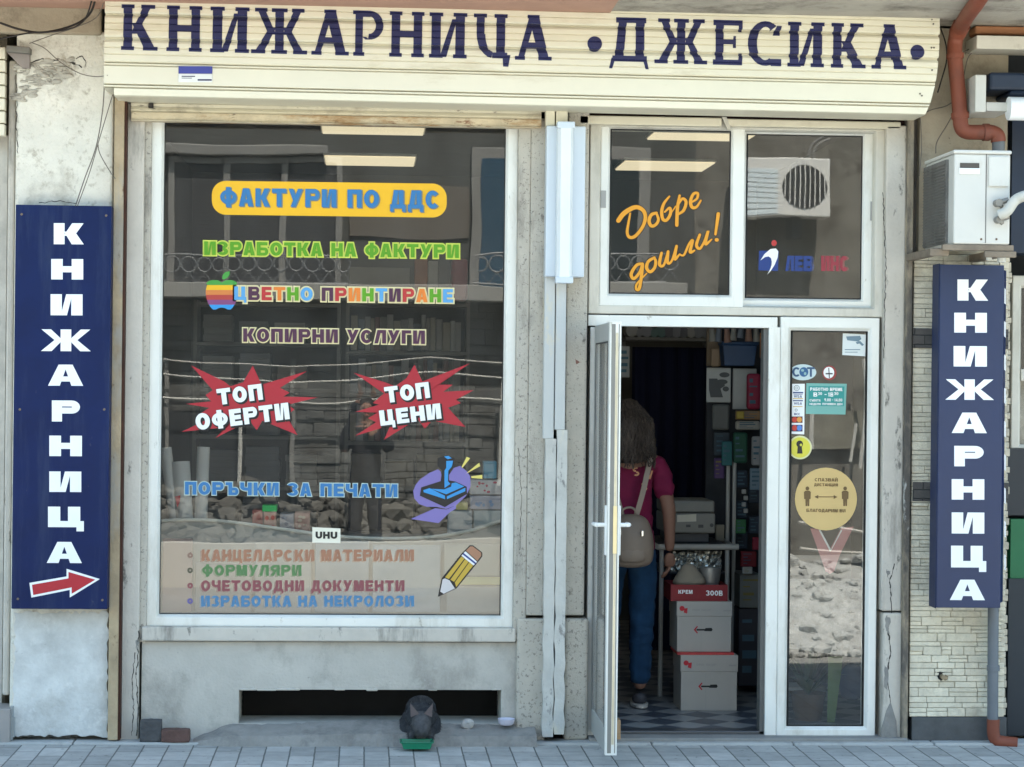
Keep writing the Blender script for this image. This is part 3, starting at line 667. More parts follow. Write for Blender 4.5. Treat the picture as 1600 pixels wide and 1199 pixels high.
g = MB(); X0, Z0, X1, Z1 = RECT(1437, 60, 1574, 397.5, .0); g.box(X0, .0, Z0, X1, .3, 3.55); part('weathered_wall', g, wallt)
g = MB(); g.pbox(1413, 180, 1437, 430, .05, .3); part('wall_reveal', g, M('dark brown reveal', (.13, .115, .1), .9, var=.25, scale=6, bump=.3))  # dark box filling the gap between guide rail and wall
# ragged quoin edge of the cladding
g = MB(); rn = random.Random(9); z = P(1573, 1118, -.02)[1]; xq = RECT(1424.5, 398, 1573, 1120, -.02)[2]
while z < P(1573, 405, -.02)[1]:
    h = rn.uniform(.025, .05); g.box(xq - .02, -.018, z, xq + rn.uniform(.004, .016), .1, z + h - .003); z += h
part('quoin_edge', g, M('quoin stone', (.53, .47, .37), .9, var=.2, scale=12, bump=.5), bevel=.003)
# broken tap hole
x, z = P(1471, 1056, -.02); g = MB(); g.blob((x, -.018, z), (.025, .006, .03), 2, .6, 2); hole = part('wall_hole', g, dark)
g = MB(); g.tube([(x, .0, z), (x, -.06, z - .004)], .011, 10); g.blob((x + .012, -.05, z - .006), (.014, .014, .014), 4, .3, 1); g.build('pipe_stub', M('dull brass', (.30, .24, .16), .5, .5), hole, smooth=True)

# ---- interior shell of the shop
RX0 = P(205, 600, .3)[0] - .1; RX1 = P(1420, 600, .3)[0] + .1; RZ = 3.27; RY = 5.4
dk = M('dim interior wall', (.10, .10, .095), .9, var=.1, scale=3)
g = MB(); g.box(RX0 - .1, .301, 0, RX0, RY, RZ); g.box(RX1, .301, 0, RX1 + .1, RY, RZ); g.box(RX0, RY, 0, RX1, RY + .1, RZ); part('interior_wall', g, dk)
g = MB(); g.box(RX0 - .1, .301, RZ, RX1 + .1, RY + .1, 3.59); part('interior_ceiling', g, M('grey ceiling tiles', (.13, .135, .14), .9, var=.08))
ft = bpy.data.materials.new('chequered floor tiles'); ft.use_nodes = True; n = ft.node_tree.nodes; l = ft.node_tree.links
tc = n.new('ShaderNodeTexCoord'); mp = n.new('ShaderNodeMapping'); mp.inputs['Rotation'].default_value = (0, 0, rad(45)); ck = n.new('ShaderNodeTexChecker'); ck.inputs['Scale'].default_value = 6
ck.inputs[1].default_value = (.30, .30, .30, 1); ck.inputs[2].default_value = (.07, .085, .11, 1)
l.new(tc.outputs['Object'], mp.inputs[0]); l.new(mp.outputs[0], ck.inputs[0]); l.new(ck.outputs[0], n['Principled BSDF'].inputs['Base Color']); n['Principled BSDF'].inputs['Roughness'].default_value = .35
FZ = .03
g = MB(); g.box(RX0, .301, -.1, RX1, RY, FZ); o = part('interior_floor', g, ft)
g = MB(); X0 = P(931, 1150, .05)[0]; X1 = P(1198, 1150, .05)[0]; g.box(X0, .16, 0, X1, .3005, FZ); part('interior_floor', g, ft)
# piers and lintel that close the room round the openings
g = MB(); ztop = 3.59
g.box(P(917, 600, .15)[0] - .02, .15, gx[1] * 0 + .0, P(920, 600, .15)[0], .30, 3.2)
g.box(RX0 - .1, .14, gx[3] + .01, RX1 + .1, .298, ztop) 
part('inner_lintel', g, dk)

# ================================================================== neighbours (kept shade makers, edges in view)
NL = thing('neighbour_building', 'cream jamb and rolled shutter of the shop to the left of the blue sign', 'building', (-5, 0, 0))
xr = P(19.5, 600, .02)[0]
g = MB(); g.box(-9, .5, 0, xr - .12, 6, 5.6); NLs = g.build('wall', wallt, NL)
g = MB(); g.box(P(8.5, 600, .02)[0], .02, .22, xr, .3, 3.3); g.build('door_jamb', stonew, NL, bevel=.01)
g = MB(); x1 = P(7.5, 140, -.04)[0]
for k in range(7):
    z1 = P(5, 74 + k * 20, -.04)[1]; z0 = P(5, 74 + k * 20 + 18, -.04)[1]; g.box(x1 - .8, -.04 + .006 * (k % 2), z0, x1, .02, z1)
g.build('roller_shutter', cream, NL, bevel=.004)
g = MB(); g.box(x1 - .8, .1, .15, P(8, 600, .1)[0], .2, P(5, 212, .1)[1]); g.build('shop_pane', M('pale curtain', (.5, .47, .42), .8, var=.2, scale=9), NL)
g = MB(); X0, Z0, X1, Z1 = RECT(-40, 1108, 15, 1156, -.10); g.box(X0, -.10, .005, X1, .1, Z1); st = g.build('grey_step_box', M('grey metal box', (.33, .31, .30), .5, .2), NL, bevel=.004)
g = MB(); g.pbox(15.5, 1104, 20, 1157, -.06, -.035); g.pbox(20, 1122, 22.5, 1152, -.06, -.035); g.build('metal_bracket', M('galvanised strip', (.36, .40, .42), .45, .5), NL)
NR = thing('neighbour_building', 'dark blue awninged shop right of the stone clad pillar, with a white window frame', 'building', (5, 0, 0))
xl = xq + .02
navyd = M('dark blue fascia', (.012, .022, .045), .5, var=.15)
g = MB(); g.box(xl, .5, 0, 9, 6, 5.6); g.build('wall', M('dark shop recess', (.03, .034, .04), .8), NR)
g = MB(); g.box(xl, .02, P(1590, 395, .02)[1], xl + 1.6, .3, P(1590, 165, .02)[1]); g.build('fascia_panel', navyd, NR)
g = MB(); g.pbox(1526, 57, 1700, 78, -.20, 0); g.build('white_board', M('grubby white board', (.55, .52, .45), .6, var=.08, stain=[((.35, .32, .26), 6, .6, .75, (1, 1, 1))]), NR, bevel=.004)
g = MB(); g.pbox(1524, 42, 1700, 55, -.12, 0); g.build('terracotta_pipe', M('terracotta paint', (.42, .19, .09), .7, var=.1), NR, bevel=.01)
g = MB(); g.pbox(1524, 117, 1541, 175, -.3, .0); g.pbox(1541, 160, 1580, 174, -.28, .0); g.build('awning_box', M('grey white casing', (.52, .51, .47), .5), NR, bevel=.004)
g = MB(); g.pbox(1546, 114, 1700, 142, -.26, .0); g.pbox(1578, 142, 1700, 152, -.26, 0); g.build('rolled_awning', navyd, NR, bevel=.02)
x, z = P(1579, 168, -.34); g = MB(); zt_ = P(1590, 150, -.34)[1]; zb_ = P(1590, 187, -.34)[1]; r_ = (zt_ - zb_) / 2
pts = []; g.tube([(x, -.30, (zt_ + zb_) / 2), (x + .8, -.30, (zt_ + zb_) / 2)], r_, 16); g.build('white_roll', white, NR, smooth=True)
g = MB(); r = RECT(1581, 432, 1760, 702, .2); g.fring(r, (r[0] + .05, r[1] + .02, r[2] - .05, r[3] - .06), .2, .28, .01)
zz = P(1590, 586, .2)[1]; g.box(r[0] + .05, .205, zz - .03, r[2] - .05, .27, zz + .03); wfr = g.build('shop_window', upvcd, NR, bevel=.003)
g = MB(); g.box(r[0] + .02, .235, r[1] + .02, r[2] - .02, .241, r[3] - .02); g.build('pane', glass, wfr)
g = MB(); g.box(r[0], .30, r[1], r[2], .42, zz - .02); g.build('display_back', M('pale stock', (.35, .33, .29), .8, var=.5, scale=14, stain=[((.4, .12, .14), 8, .6, .66, (1, 1, 1))]), NR)
g = MB(); g.pbox(1574, 702, 1760, 806, .18, .3); g.build('window_apron', M('charcoal board', (.035, .037, .042), .6), NR)
g = MB(); g.pbox(1579, 812, 1760, 905, .16, .3); g.build('green_panel', M('green panel', (.012, .14, .055), .5), NR)
g = MB(); g.pbox(1575, 905, 1760, 1150, .14, .3); g.build('dark_base', M('dark blue base', (.018, .026, .036), .5), NR)

# ================================================================== roller shutter housing with the painted shop name
YB = -.28
LOC = P(815, 90, YB)
SHU = thing('roller_shutter', 'cream rolled-up shutter and housing lettered with the shop name over the whole front', 'shutter', (LOC[0], YB, LOC[1]))
def zy(py): return P(815, py, YB)[1]
prof = []      # (z, y, groove)
def slat(a, b, y0):
    h = b - a
    for t, d in ((0, .006), (.10, -.001), (.30, -.002), (.335, .0035), (.37, -.002), (.62, -.004), (.655, .0020), (.69, -.004), (.93, -.005), (1, .002)):
        prof.append((zy(a + h * t), y0 + d))
slat(-18, 2, YB); slat(6, 37, YB); slat(41.5, 74, YB); slat(79, 112, YB)
prof += [(zy(113), YB + .020), (zy(114.5), YB + .001), (zy(116.5), YB + .001), (zy(117.5), YB + .010)]
prof += [(zy(119), YB - .004), (zy(146), YB - .006), (zy(147), YB + .020), (zy(148.5), YB), (zy(150.5), YB), (zy(152), YB + .020)]
prof += [(zy(153), YB + .004), (zy(158), YB + .006), (zy(163), YB + .010), (zy(164.5), YB + .025)]
# deepen the joints between slats
pr = []
for i, (z, y) in enumerate(prof):
    pr.append((z, y))
    if i < len(prof) - 1 and prof[i + 1][0] < z and i in (9, 19, 29): pr += [(z - .0004, y + .024), (prof[i + 1][0] + .0004, y + .024)]
prof = pr
xL = P(163, 80, YB)[0]; xLb = P(178, 165, YB)[0]
def xR(z):
    t = (zy(20) - z) / (zy(20) - zy(171)); return P(1468, 30, YB)[0] + (P(1444, 175, YB)[0] - P(1468, 30, YB)[0]) * max(0, min(1, t)) ** 3
def xLf(z): return xLb if z < zy(152.5) else xL
g = MB(); nx = 1
for (za, ya), (zb_, yb) in zip(prof[:-1], prof[1:]):
    if abs(za - zb_) < 1e-6: continue
    g.q([(xLf(zb_), yb, zb_), (xR(zb_), yb, zb_), (xR(za), ya, za), (xLf(za), ya, za)])
# end caps, bottom, top
n = len(prof)
g.q([(xR(z), y, z) for z, y in prof] + [(xR(prof[-1][0]), -.03, prof[-1][0]), (xR(prof[0][0]), -.03, prof[0][0])])
g.q(([(xL, y, z) for z, y in prof if z >= zy(152.5)] + [(xL, -.03, zy(152)), (xL, -.03, prof[0][0])])[::-1])
zl = prof[-1][0]
g.q([(xLb, prof[-1][1], zl), (xLb, -.03, zl), (xR(zl), -.03, zl), (xR(zl), prof[-1][1], zl)])
g.q([(xL, -.0, prof[0][0]), (xL, prof[0][1], prof[0][0]), (xR(prof[0][0]), prof[0][1], prof[0][0]), (xR(prof[0][0]), 0, prof[0][0])])
g.q([(xL, YB, zy(152.6)), (xLb, YB, zy(152.6)), (xLb, -.03, zy(152.6)), (xL, -.03, zy(152.6))])
HOU = g.build('housing', cream, SHU)
# slab-serif lettering that follows the slats
def yprof(z):
    for (za, ya), (zb_, yb) in zip(prof[:-1], prof[1:]):
        if za >= z >= zb_ and za > zb_: return ya + (yb - ya) * (za - z) / (za - zb_)
    return YB
cuts = sorted({z for z, y in prof}, reverse=True)
def clipz(poly, zlo, zhi):
    for s, lim in ((1, zlo), (-1, zhi)):
        out = []
        for i in range(len(poly)):
            a, b = poly[i], poly[(i + 1) % len(poly)]; da, db = s * (a[1] - lim), s * (b[1] - lim)
            if da >= 0: out.append(a)
            if (da >= 0) != (db >= 0):
                t = da / (da - db); out.append((a[0] + (b[0] - a[0]) * t, lim))
        poly = out
        if len(poly) < 3: return []
    return poly
def serif(x0, x1, W=1, y=0, h=.085, up=False):
    e = .055
    return Rc(x0 - e, y - (h if up else 0), x1 + e, y + (0 if up else h))
def slab(c, W=1.):
    v = .235; m = .5
    G = {
     'К': [Rc(.08, 0, .08 + v, 1), serif(.08, .08 + v), serif(.08, .08 + v, y=1, up=True), Dg(.66, .96, 0, .30, .56, .60), Dg(.28, .44, .36, .62, .84, 1), serif(.66, .94), serif(.60, .86, y=1, up=True)],
     'Н': [Rc(.08, 0, .08 + v, 1), Rc(.92 - v, 0, .92, 1), Rc(.3, .44, .7, .58)] + [serif(a, a + v) for a in (.08, .92 - v)] + [serif(a, a + v, y=1, up=True) for a in (.08, .92 - v)],
     'И': [Rc(.08, 0, .08 + v, 1), Rc(.92 - v, 0, .92, 1), Dg(.29, .46, .02, .60, .72, .86)] + [serif(a, a + v) for a in (.08, .92 - v)] + [serif(a, a + v, y=1, up=True) for a in (.08, .92 - v)],
     'Ж': [Rc(.42, 0, .58, 1), serif(.41, .59), serif(.41, .59, y=1, up=True), Dg(.03, .20, 0, .32, .44, .58), Dg(.80, .97, 0, .56, .68, .58), Dg(.30, .44, .42, .08, .22, 1), Dg(.56, .70, .42, .78, .92, 1),
           serif(.04, .19), serif(.81, .96), serif(.10, .22, y=1, up=True), serif(.78, .90, y=1, up=True)],
     'А': [Dg(.08, .24, 0, .40, .58, 1), Dg(.68, .94, 0, .36, .64, 1), Rc(.2, .27, .78, .39), serif(.07, .23), serif(.70, .95), Rc(.34, .92, .66, 1)],
     'Р': [Rc(.08, 0, .08 + v, 1), serif(.08, .08 + v), Rc(.0, .915, .5, 1)] + [Rc(.3, .86, .55, 1), Ar(.52, .68, .44, .32, -95, 90, .24, .13), Dg(.40, .52, .36, .30, .42, .42)],
     'Ц': [Rc(.62, .06, .84, 1), serif(.62, .84, y=1, up=True), Rc(.12, .55, .32, 1), serif(.10, .32, y=1, up=True), Ar(.56, .55, .44, .53, 180, 262, .22, .14), Rc(.52, .02, .9, .15), Dg(.80, .93, -.16, .78, .98, .1)],
     'Д': [Dg(.14, .36, .12, .24, .44, 1), Rc(.66, .1, .88, 1), Rc(.16, .88, .92, 1), Rc(.08, .02, .95, .15), Dg(.0, .08, -.14, .06, .16, .1), Dg(.92, 1.0, -.14, .84, .94, .1)],
     'Е': [Rc(.08, 0, .34, 1), Rc(.0, .0, .95, .12), Rc(.0, .88, .95, 1), Rc(.34, .46, .72, .57), Dg(.80, .95, 0, .86, .97, .28), Dg(.84, .95, .74, .80, .95, 1), Dg(.64, .74, .38, .66, .74, .65)],
     'С': [Ar(.52, .5, .5, .5, 52, 300, .26, .13), Dg(.72, .92, .68, .84, .98, .9), Dg(.68, .98, .0, .62, .98, .16)]}
    return G[c]
TXT = [('К', 188, 247, 9, 79), ('Н', 259, 317, 10, 81), ('И', 327, 391, 12, 84), ('Ж', 394, 479, 14, 86), ('А', 486, 545, 17, 87), ('Р', 551, 601, 18, 88), ('Н', 607, 664, 20, 91), ('И', 669, 731, 22, 93),
       ('Ц', 737, 799, 24, 93), ('А', 804, 862, 26, 96), ('Д', 952, 1014, 29, 101), ('Ж', 1024, 1104, 31, 101), ('Е', 1114, 1162, 32, 102), ('С', 1167, 1222, 34, 105), ('И', 1229, 1289, 35, 105), ('К', 1297, 1353, 37, 107), ('А', 1361, 1416, 38, 108)]
inkblue = M('blue sign paint', (.020, .022, .085), .55, var=.12, scale=14, stain=[((.10, .085, .10), 9, .6, .8, (.3, 1, 1))])
ztopL, zbotL = zy(23.5), zy(94)
g = MB(); k = 0
def lay(pl, k):
    for zhi, zlo in zip(cuts[:-1], cuts[1:]):
        c = clipz(pl, zlo + 1e-5, zhi - 1e-5)
        if c:
            a = sum(c[i][0] * c[(i + 1) % len(c)][1] - c[(i + 1) % len(c)][0] * c[i][1] for i in range(len(c)))
            if abs(a) < 1e-9: continue
            if a < 0: c = c[::-1]
            e = (zhi - zlo) * .002
            yh, yl = yprof(zhi - 1e-5), yprof(zlo + 1e-5)
            g.q([(x, yl + (yh - yl) * (z - zlo) / (zhi - zlo) - .0012 - k * .0001, z) for x, z in c])
for c, x0, x1, y0, y1 in TXT:
    X0 = P(x0, (y0 + y1) / 2, YB)[0]; X1 = P(x1, (y0 + y1) / 2, YB)[0]
    for j, polys in enumerate(prims_polys(slab(c), X1 - X0, zbotL * -1 + ztopL, X0, zbotL)):
        for pl in polys: lay(pl, j)
for cx, cy, rr in ((929, 67.5, 11.5), (1433, 77, 11)):
    X, _ = P(cx, cy, YB); R_ = P(cx + rr, cy, YB)[0] - X; Z = zbotL + (ztopL - zbotL) * .40
    lay([(X + R_ * math.cos(t * math.pi / 14), Z + R_ * math.sin(t * math.pi / 14)) for t in range(28)], 0)
g.build('painted_lettering', inkblue, SHU)
# little maker's plate
d = Decal(YB - .008); d.rect(279, 106, 332, 117.5)
d.build('maker_plate', M('blue print', (.05, .06, .28), .5), SHU, label='small blue and white plate stuck to the housing')
d = Decal(YB - .008); d.rect(279, 118, 332, 131); pl = d.build('maker_plate', M('white print', (.72, .72, .70), .5), SHU, label='white lower half of the small stuck-on plate')
d = Decal(YB - .0085); d.rect(309, 126, 331, 128.5); d.rect(284, 121, 305, 122.5); d.rect(284, 124, 300, 125); d.build('plate_print', inkblue, pl)
for o in list(SHU.children): o.rotation_euler = (0, .0042, 0)
# the part of the curtain that hangs below the housing
g = MB(); X0, Z0, X1, Z1 = RECT(205, 158, 846, 182, -.02)
for k in range(3):
    a = Z1 + .012 - (Z1 - Z0 + .012) * k / 3; b = Z1 + .012 - (Z1 - Z0 + .012) * (k + 1) / 3
    g.q([(X0, -.020, b + .001), (X1, -.020, b + .001), (X1, -.026, (a + b) / 2), (X0, -.026, (a + b) / 2)]); g.q([(X0, -.026, (a + b) / 2), (X1, -.026, (a + b) / 2), (X1, -.018, a), (X0, -.018, a)])
g.box(X0, -.015, Z0, X1, .02, Z1 + .03); CUR = g.build('shutter_curtain', creamg, SHU)
g = MB(); a = RECT(205, 182, 846, 197, -.03); g.box(a[0], -.034, a[1] + .012, a[2], .02, a[3] + .003); g.box(a[0], -.05, a[1] + .006, a[2], .02, a[1] + .011)
g.build('bottom_bar', rustbar, SHU, bevel=.003)
for px in (236, 828):
    x, z = P(px, 165, -.03); g = MB(); g.box(x - .012, -.045, z - .012, x + .012, -.02, z + .010)
    g.build('curtain_stop', M('black rubber block', (.03, .027, .025), .8), SHU, bevel=.003)
# guide rails
def rail(x0, x1, y0, y1, mat, Yf=-.075, lip=True):
    g = MB(); X0, Z0, X1, Z1 = RECT(x0, y0, x1, y1, Yf); Z0 = max(Z0, .012)
    g.box(X0, Yf, Z0, X1, .0, Z1)
    if lip: h = MB(); h.box(X1 + .0005, Yf + .012, Z0, X1 + .011, .0, Z1); h.build('rail_lip', M('dark rust', (.055, .022, .014), .9, var=.3, scale=12), SHU)
    return g.build('guide_rail', mat, SHU, bevel=.004)
r1 = rail(173.5, 189, 151, 1157, rust); r1['label'] = 'rusty brown guide rail beside the blue sign'
worn = M('worn grey white metal', (.52, .51, .475), .7, var=.12, scale=6, bump=.3, bscale=40, stain=[((.66, .60, .46), 3, .55, .65, (1, 1, .3)), ((.24, .23, .22), 14, .60, .66, (1, 1, .4)), ((.12, .11, .10), 34, .68, .72, (1, 1, .5))])
r2 = rail(850, 866.5, 428, 686, creamr, -.07, False); r3 = rail(868, 884, 428, 672, creamr, -.075, False)
for x0, x1, y0, y1, yf in ((850, 866.5, 686, 1152, -.0705), (868, 884, 672, 1148, -.0755)):
    g = MB(); rn = random.Random(int(x0)); n = 26; X0, Z0, X1, Z1 = RECT(x0, y0, x1, y1, yf); Z0 = max(Z0, .02)
    for i in range(n):
        za, zb2 = Z0 + (Z1 - Z0) * i / n, Z0 + (Z1 - Z0) * (i + 1) / n; e = lambda z: .0025 * math.sin(z * 31 + x0) * (1.6 if z < .7 else .6)
        f = lambda z: [(X0 + e(z), yf + abs(e(z)), z), (X1 - e(z * 1.3), yf + abs(e(z + 1)), z), (X1 - e(z * 1.3), 0, z), (X0 + e(z), 0, z)]
        A, B2 = f(za), f(zb2)
        for k in range(4): g.q([A[k], A[(k + 1) % 4], B2[(k + 1) % 4], B2[k]])
    g.build('guide_rail', worn, SHU, label='worn grey lower length of the cream guide rail')
g = MB(); g.pbox(853, 172, 867, 197, -.07, 0); g.pbox(869, 174, 887, 199, -.07, 0); g.build('guide_rail_top', cream, SHU, bevel=.003)
r4 = rail(1413.8, 1423.5, 182, 1157, M('grimy guide rail', (.30, .25, .185), .85, var=.25, scale=5, bump=.4, stain=[((.10, .09, .08), 3.5, .5, .6, (1, 1, .3)), ((.5, .49, .46), 6, .6, .64, (1, 1, .4))]), -.04, False)
r4['label'] = 'grimy peeling guide rail next to the stone clad pillar'
# screws
g = MB()
for px, py in ((1456, 31), (1458, 38), (1455, 75), (1459, 75), (1456, 110), (1437, 147), (1440, 150)):
    x, z = P(px, py, YB); g.blob((x, yprof(z) - .002, z), (.005, .004, .005), 1, .1, 1)
g.build('housing_screw', M('dark screw head', (.12, .10, .08), .6), SHU)

# ================================================================== blue letter boards
def signletters(Y, spec, h, mat, parent, name):
    for c, x0, x1, y0, y1 in spec:
        d = Decal(Y); d.text(c, x0, y0, x1, y1, v=.36 if c not in 'ЖА' else .32, h=.30, gap=0, slope=.006); d.build('letter', mat, parent)
LB = thing('shop_sign', 'tall navy board with downward lettering and a red arrow on the cream plaster pillar', 'sign', (P(98, 640, -.15)[0], -.1, P(98, 953, -.15)[1]))
x0, z0, x1, z1 = RECT(21, 321, 173, 952, -.15); cut = P(163, 640, -.15)[0]
g = MB(); g.box(x0, -.15, z0, x1 - .006, -.034, z1); LB_ = g.build('board', navy, LB, bevel=.004)
LET = [('К', 84, 131, 349, 382), ('Н', 80, 130, 405, 437), ('И', 79, 129, 460, 493), ('Ж', 64, 142, 515, 549), ('А', 75, 130, 570, 603), ('Р', 81, 125, 626, 659), ('Н', 77, 128, 681, 713), ('И', 77, 127, 737, 769), ('Ц', 75, 131, 792, 824), ('А', 73, 128, 847, 880)]
signletters(-.1512, LET, 33, white, LB, 'white_lettering')
scr = M('rusty screw head', (.16, .12, .09), .6)
for px, py in ((34, 335), (166, 337), (28, 936), (160, 938), (31, 640), (163, 640)):
    x, z = P(px, py, -.15); g = MB(); g.blob((x, -.1505, z), (.007, .004, .007), 1, .1, 1); g.build('screw', scr, LB, smooth=True)
d = Decal(-.1512); d.poly([(46, 911), (104, 901), (104, 889), (156, 905), (109, 934), (109, 922), (49, 934)]); ar = d.build('arrow', white, LB, label='white outlined red arrow')
d = Decal(-.1525); d.poly([(50, 914), (107, 904), (107, 894), (149, 906), (112, 928), (112, 918), (52, 930)]); d.build('arrow_fill', M('arrow red', (.42, .018, .030), .5, var=.05), ar)

RB = thing('shop_sign', 'tall blue board with downward lettering below the boxy air conditioner on the clad pillar', 'sign', (P(1515, 700, -.28)[0], -.2, P(1515, 950, -.28)[1]))
x0, z0, x1, z1 = RECT(1466, 414, 1566, 950, -.28)
g = MB(); g.box(x0, -.28, z0, x1, -.255, z1); g.box(x0 - .004, -.276, z0 - .004, x0, -.15, z1 + .004); g.build('board', M('blue banner vinyl', (.006, .020, .075), .45, var=.10, scale=3, spec=.5, bump=.25, bscale=7), RB, bevel=.004)
g = MB(); xx = P(1573, 700, -.2)[0]; g.q([(x1 - .002, -.262, z0 + .02), (xx, -.16, z0 + .02), (xx, -.16, z1 - .02), (x1 - .002, -.262, z1 - .02)]); g.box(x0 + .03, -.25, z0 + .1, x0 + .05, -.02, z0 + .14); g.box(x0 + .03, -.25, z1 - .14, x0 + .05, -.02, z1 - .1)
g.build('folded_side', navy, RB)
RL = [('К', 1496, 1544, 437, 470), ('Н', 1491, 1542, 489, 520), ('И', 1490, 1542, 541, 573), ('Ж', 1477, 1553, 593, 625), ('А', 1487, 1542, 645, 677), ('Р', 1491, 1537, 697, 729), ('Н', 1487, 1538, 749, 781), ('И', 1487, 1538, 801, 834), ('Ц', 1486, 1541, 853, 887), ('А', 1484, 1539, 906, 938)]
signletters(-.2812, RL, 33, white, RB, 'white_lettering')
d = Decal(-.205)
for i in range(9):
    y = 450 + i * 52; d.poly([(1569, y), (1571.5, y + 2), (1571.5, y + 26), (1569, y + 24)])
d.build('side_lettering', white, RB)

# ================================================================== wall lamp
LM = thing('wall_lamp', 'long white fluorescent lamp fixed upright on the stone pillar between window and door', 'lamp', (P(884, 300, -.1)[0], -.08, P(884, 442, -.1)[1]))
lampw = M('cool white plastic', (.56, .62, .68), .3, var=.02, spec=.5); lampt = M('opal diffuser', (.72, .76, .79), .25, var=.05, scale=4)
x0, z0, x1, z1 = RECT(853, 197, 914, 433, -.10); xm = (x0 + x1) / 2
g = MB(); g.prism([(x0, z0), (x1, z0), (x1, z1), (x0, z1)], -.10, 0)
g.v = [(x, y if y < -.05 else y - .002, z) for x, y, z in g.v]; g.build('wing_reflector', lampw, LM, bevel=.006)
x0, z0, x1, z1 = RECT(870, 191, 896.5, 442, -.16); g = MB()
sec = [(x0, -.101), (x0 + .004, -.145), (x0 + .018, -.163), (x1 - .018, -.163), (x1 - .004, -.145), (x1, -.101)]
for i in range(len(sec) - 1): g.q([(sec[i][0], sec[i][1], z0), (sec[i + 1][0], sec[i + 1][1], z0), (sec[i + 1][0], sec[i + 1][1], z1), (sec[i][0], sec[i][1], z1)])
g.q([(a, b, z1) for a, b in sec]); g.q([(a, b, z0) for a, b in sec][::-1]); g.build('diffuser', lampt, LM)
for za, zb2 in ((z1 - .03, z1 + .003), (z0 - .003, z0 + .03)): g = MB(); g.box(x0 - .002, -.166, za, x1 + .002, -.101, zb2); g.build('end_cap', lampw, LM, bevel=.006)

# ================================================================== air conditioner on brackets
acw = M('chalky white enamel', (.56, .545, .505), .45, var=.04, scale=4, spec=.5, stain=[((.45, .40, .33), 5, .6, .8, (1, 1, .5)), ((.30, .22, .15), 18, .71, .76, (1, 1, .5))])
acs = M('grimy grey casing', (.15, .145, .135), .6, var=.15, scale=4, stain=[((.06, .055, .05), 5, .5, .65, (1, 1, .5))])
YA = -.62
x0, z0, x1, z1 = RECT(1490.5, 237, 1578.5, 382, YA)
AC = thing('air_conditioner', 'boxy white outdoor air conditioner mounted end-on above the blue sign of the stone clad pillar', 'air conditioner', ((x0 + x1) / 2, -.3, z0))
g = MB(); g.box(x0, YA, z0, x1, -.08, z1 - .012); g.build('casing', acw, AC, bevel=.008)
g = MB(); g.box(x0 - .006, YA - .008, z1 - .012, x1 + .004, -.075, z1 + .006); g.build('lid', acw, AC, bevel=.006)
g = MB(); g.box(x0 - .012, YA + .10, z0 + .01, x0 - .0005, -.09, z1 - .03)
for k in range(26): g.box(x0 - .018, YA + .11, z0 + .02 + k * .0145, x0 - .012, -.10, z0 + .024 + k * .0145)
g.build('fan_grille', acs, AC)
hx_, hz_, hx2, hz2 = RECT(1500, 255, 1530, 263, YA)
g = MB(); g.box(hx_, YA - .003, hz_, hx2, YA - .0004, hz2); g.build('carry_slot', M('dark slot', (.08, .07, .06), .7), AC)
g = MB(); g.pbox(1499, 263, 1531, 272, YA - .006, YA - .0004); g.build('carry_lip', white, AC, bevel=.002)
g = MB(); g.pbox(1545, 244, 1577, 292, YA - .012, YA - .0004); g.build('service_cover', acw, AC, bevel=.006)
g = MB(); g.pbox(1540, 240, 1541.3, 380, YA - .0015, YA - .0002); g.build('panel_seam', acs, AC)
g = MB()
for px, py in ((1533, 374), (1557, 374), (1534, 238)):
    x, z = P(px, py, YA); g.blob((x, YA - .002, z), (.006, .004, .006), 1, .1, 1)
g.build('screw', M('rusty screw', (.12, .07, .04), .7), AC)
vm = M('grey valve metal', (.24, .23, .21), .45, .5, var=.15); wrap = M('white pipe lagging', (.50, .485, .44), .8, var=.08, bump=.3, bscale=40)
for px, py in ((1557, 318), (1558, 344)):
    g = MB(); x, z = P(px, py, YA); g.tube([(x, YA, z), (x, YA - .05, z)], .018, 12); g.tube([(x, YA - .035, z), (x + .045, YA - .04, z + .014)], .013, 10); g.blob((x + .012, YA - .03, z - .012), (.016, .014, .014), 3, .2, 1); g.build('valve', vm, AC, smooth=True)
pa = lambda px, py, Y: (P(px, py, Y)[0], Y, P(px, py, Y)[1])
g = MB(); g.tube(smoothpath([pa(1562, 336, YA - .05), pa(1574, 330, YA - .07), pa(1588, 312, YA - .08), pa(1612, 304, YA - .06), pa(1650, 300, -.3)], 6), .025, 12); g.build('lagged_pipe', wrap, AC, smooth=True)
g = MB(); brm = M('rusty bracket steel', (.20, .16, .12), .8, var=.25, scale=8, bump=.3)
g.box(x0 - .10, YA + .04, z0 - .055, x0 - .01, YA + .075, z0 - .02); g.box(x0 - .05, YA + .0, z0 - .03, x1 + .02, YA + .03, z0 - .002)
g.box(x0 - .08, YA + .075, z0 - .05, x0 - .04, -.02, z0 - .015); g.box(x1 - .03, YA + .03, z0 - .05, x1 + .02, -.02, z0 - .015); g.box(x1 - .12, YA - .01, z0 - .06, x1 + .03, YA + .02, z0 - .032)
g.build('wall_bracket', brm, AC, bevel=.003)
g = MB(); x, z = P(1541, 390, YA + .1); g.tube([(x, YA + .05, z0), (x, YA + .05, z0 - .07)], .014, 10); g.tube([(x + .06, YA + .05, z0 - .03), (x + .06, YA + .05, z0 - .08)], .02, 10); g.build('drain_spout', M('grey white plastic', (.6, .6, .57), .5), AC, smooth=True)

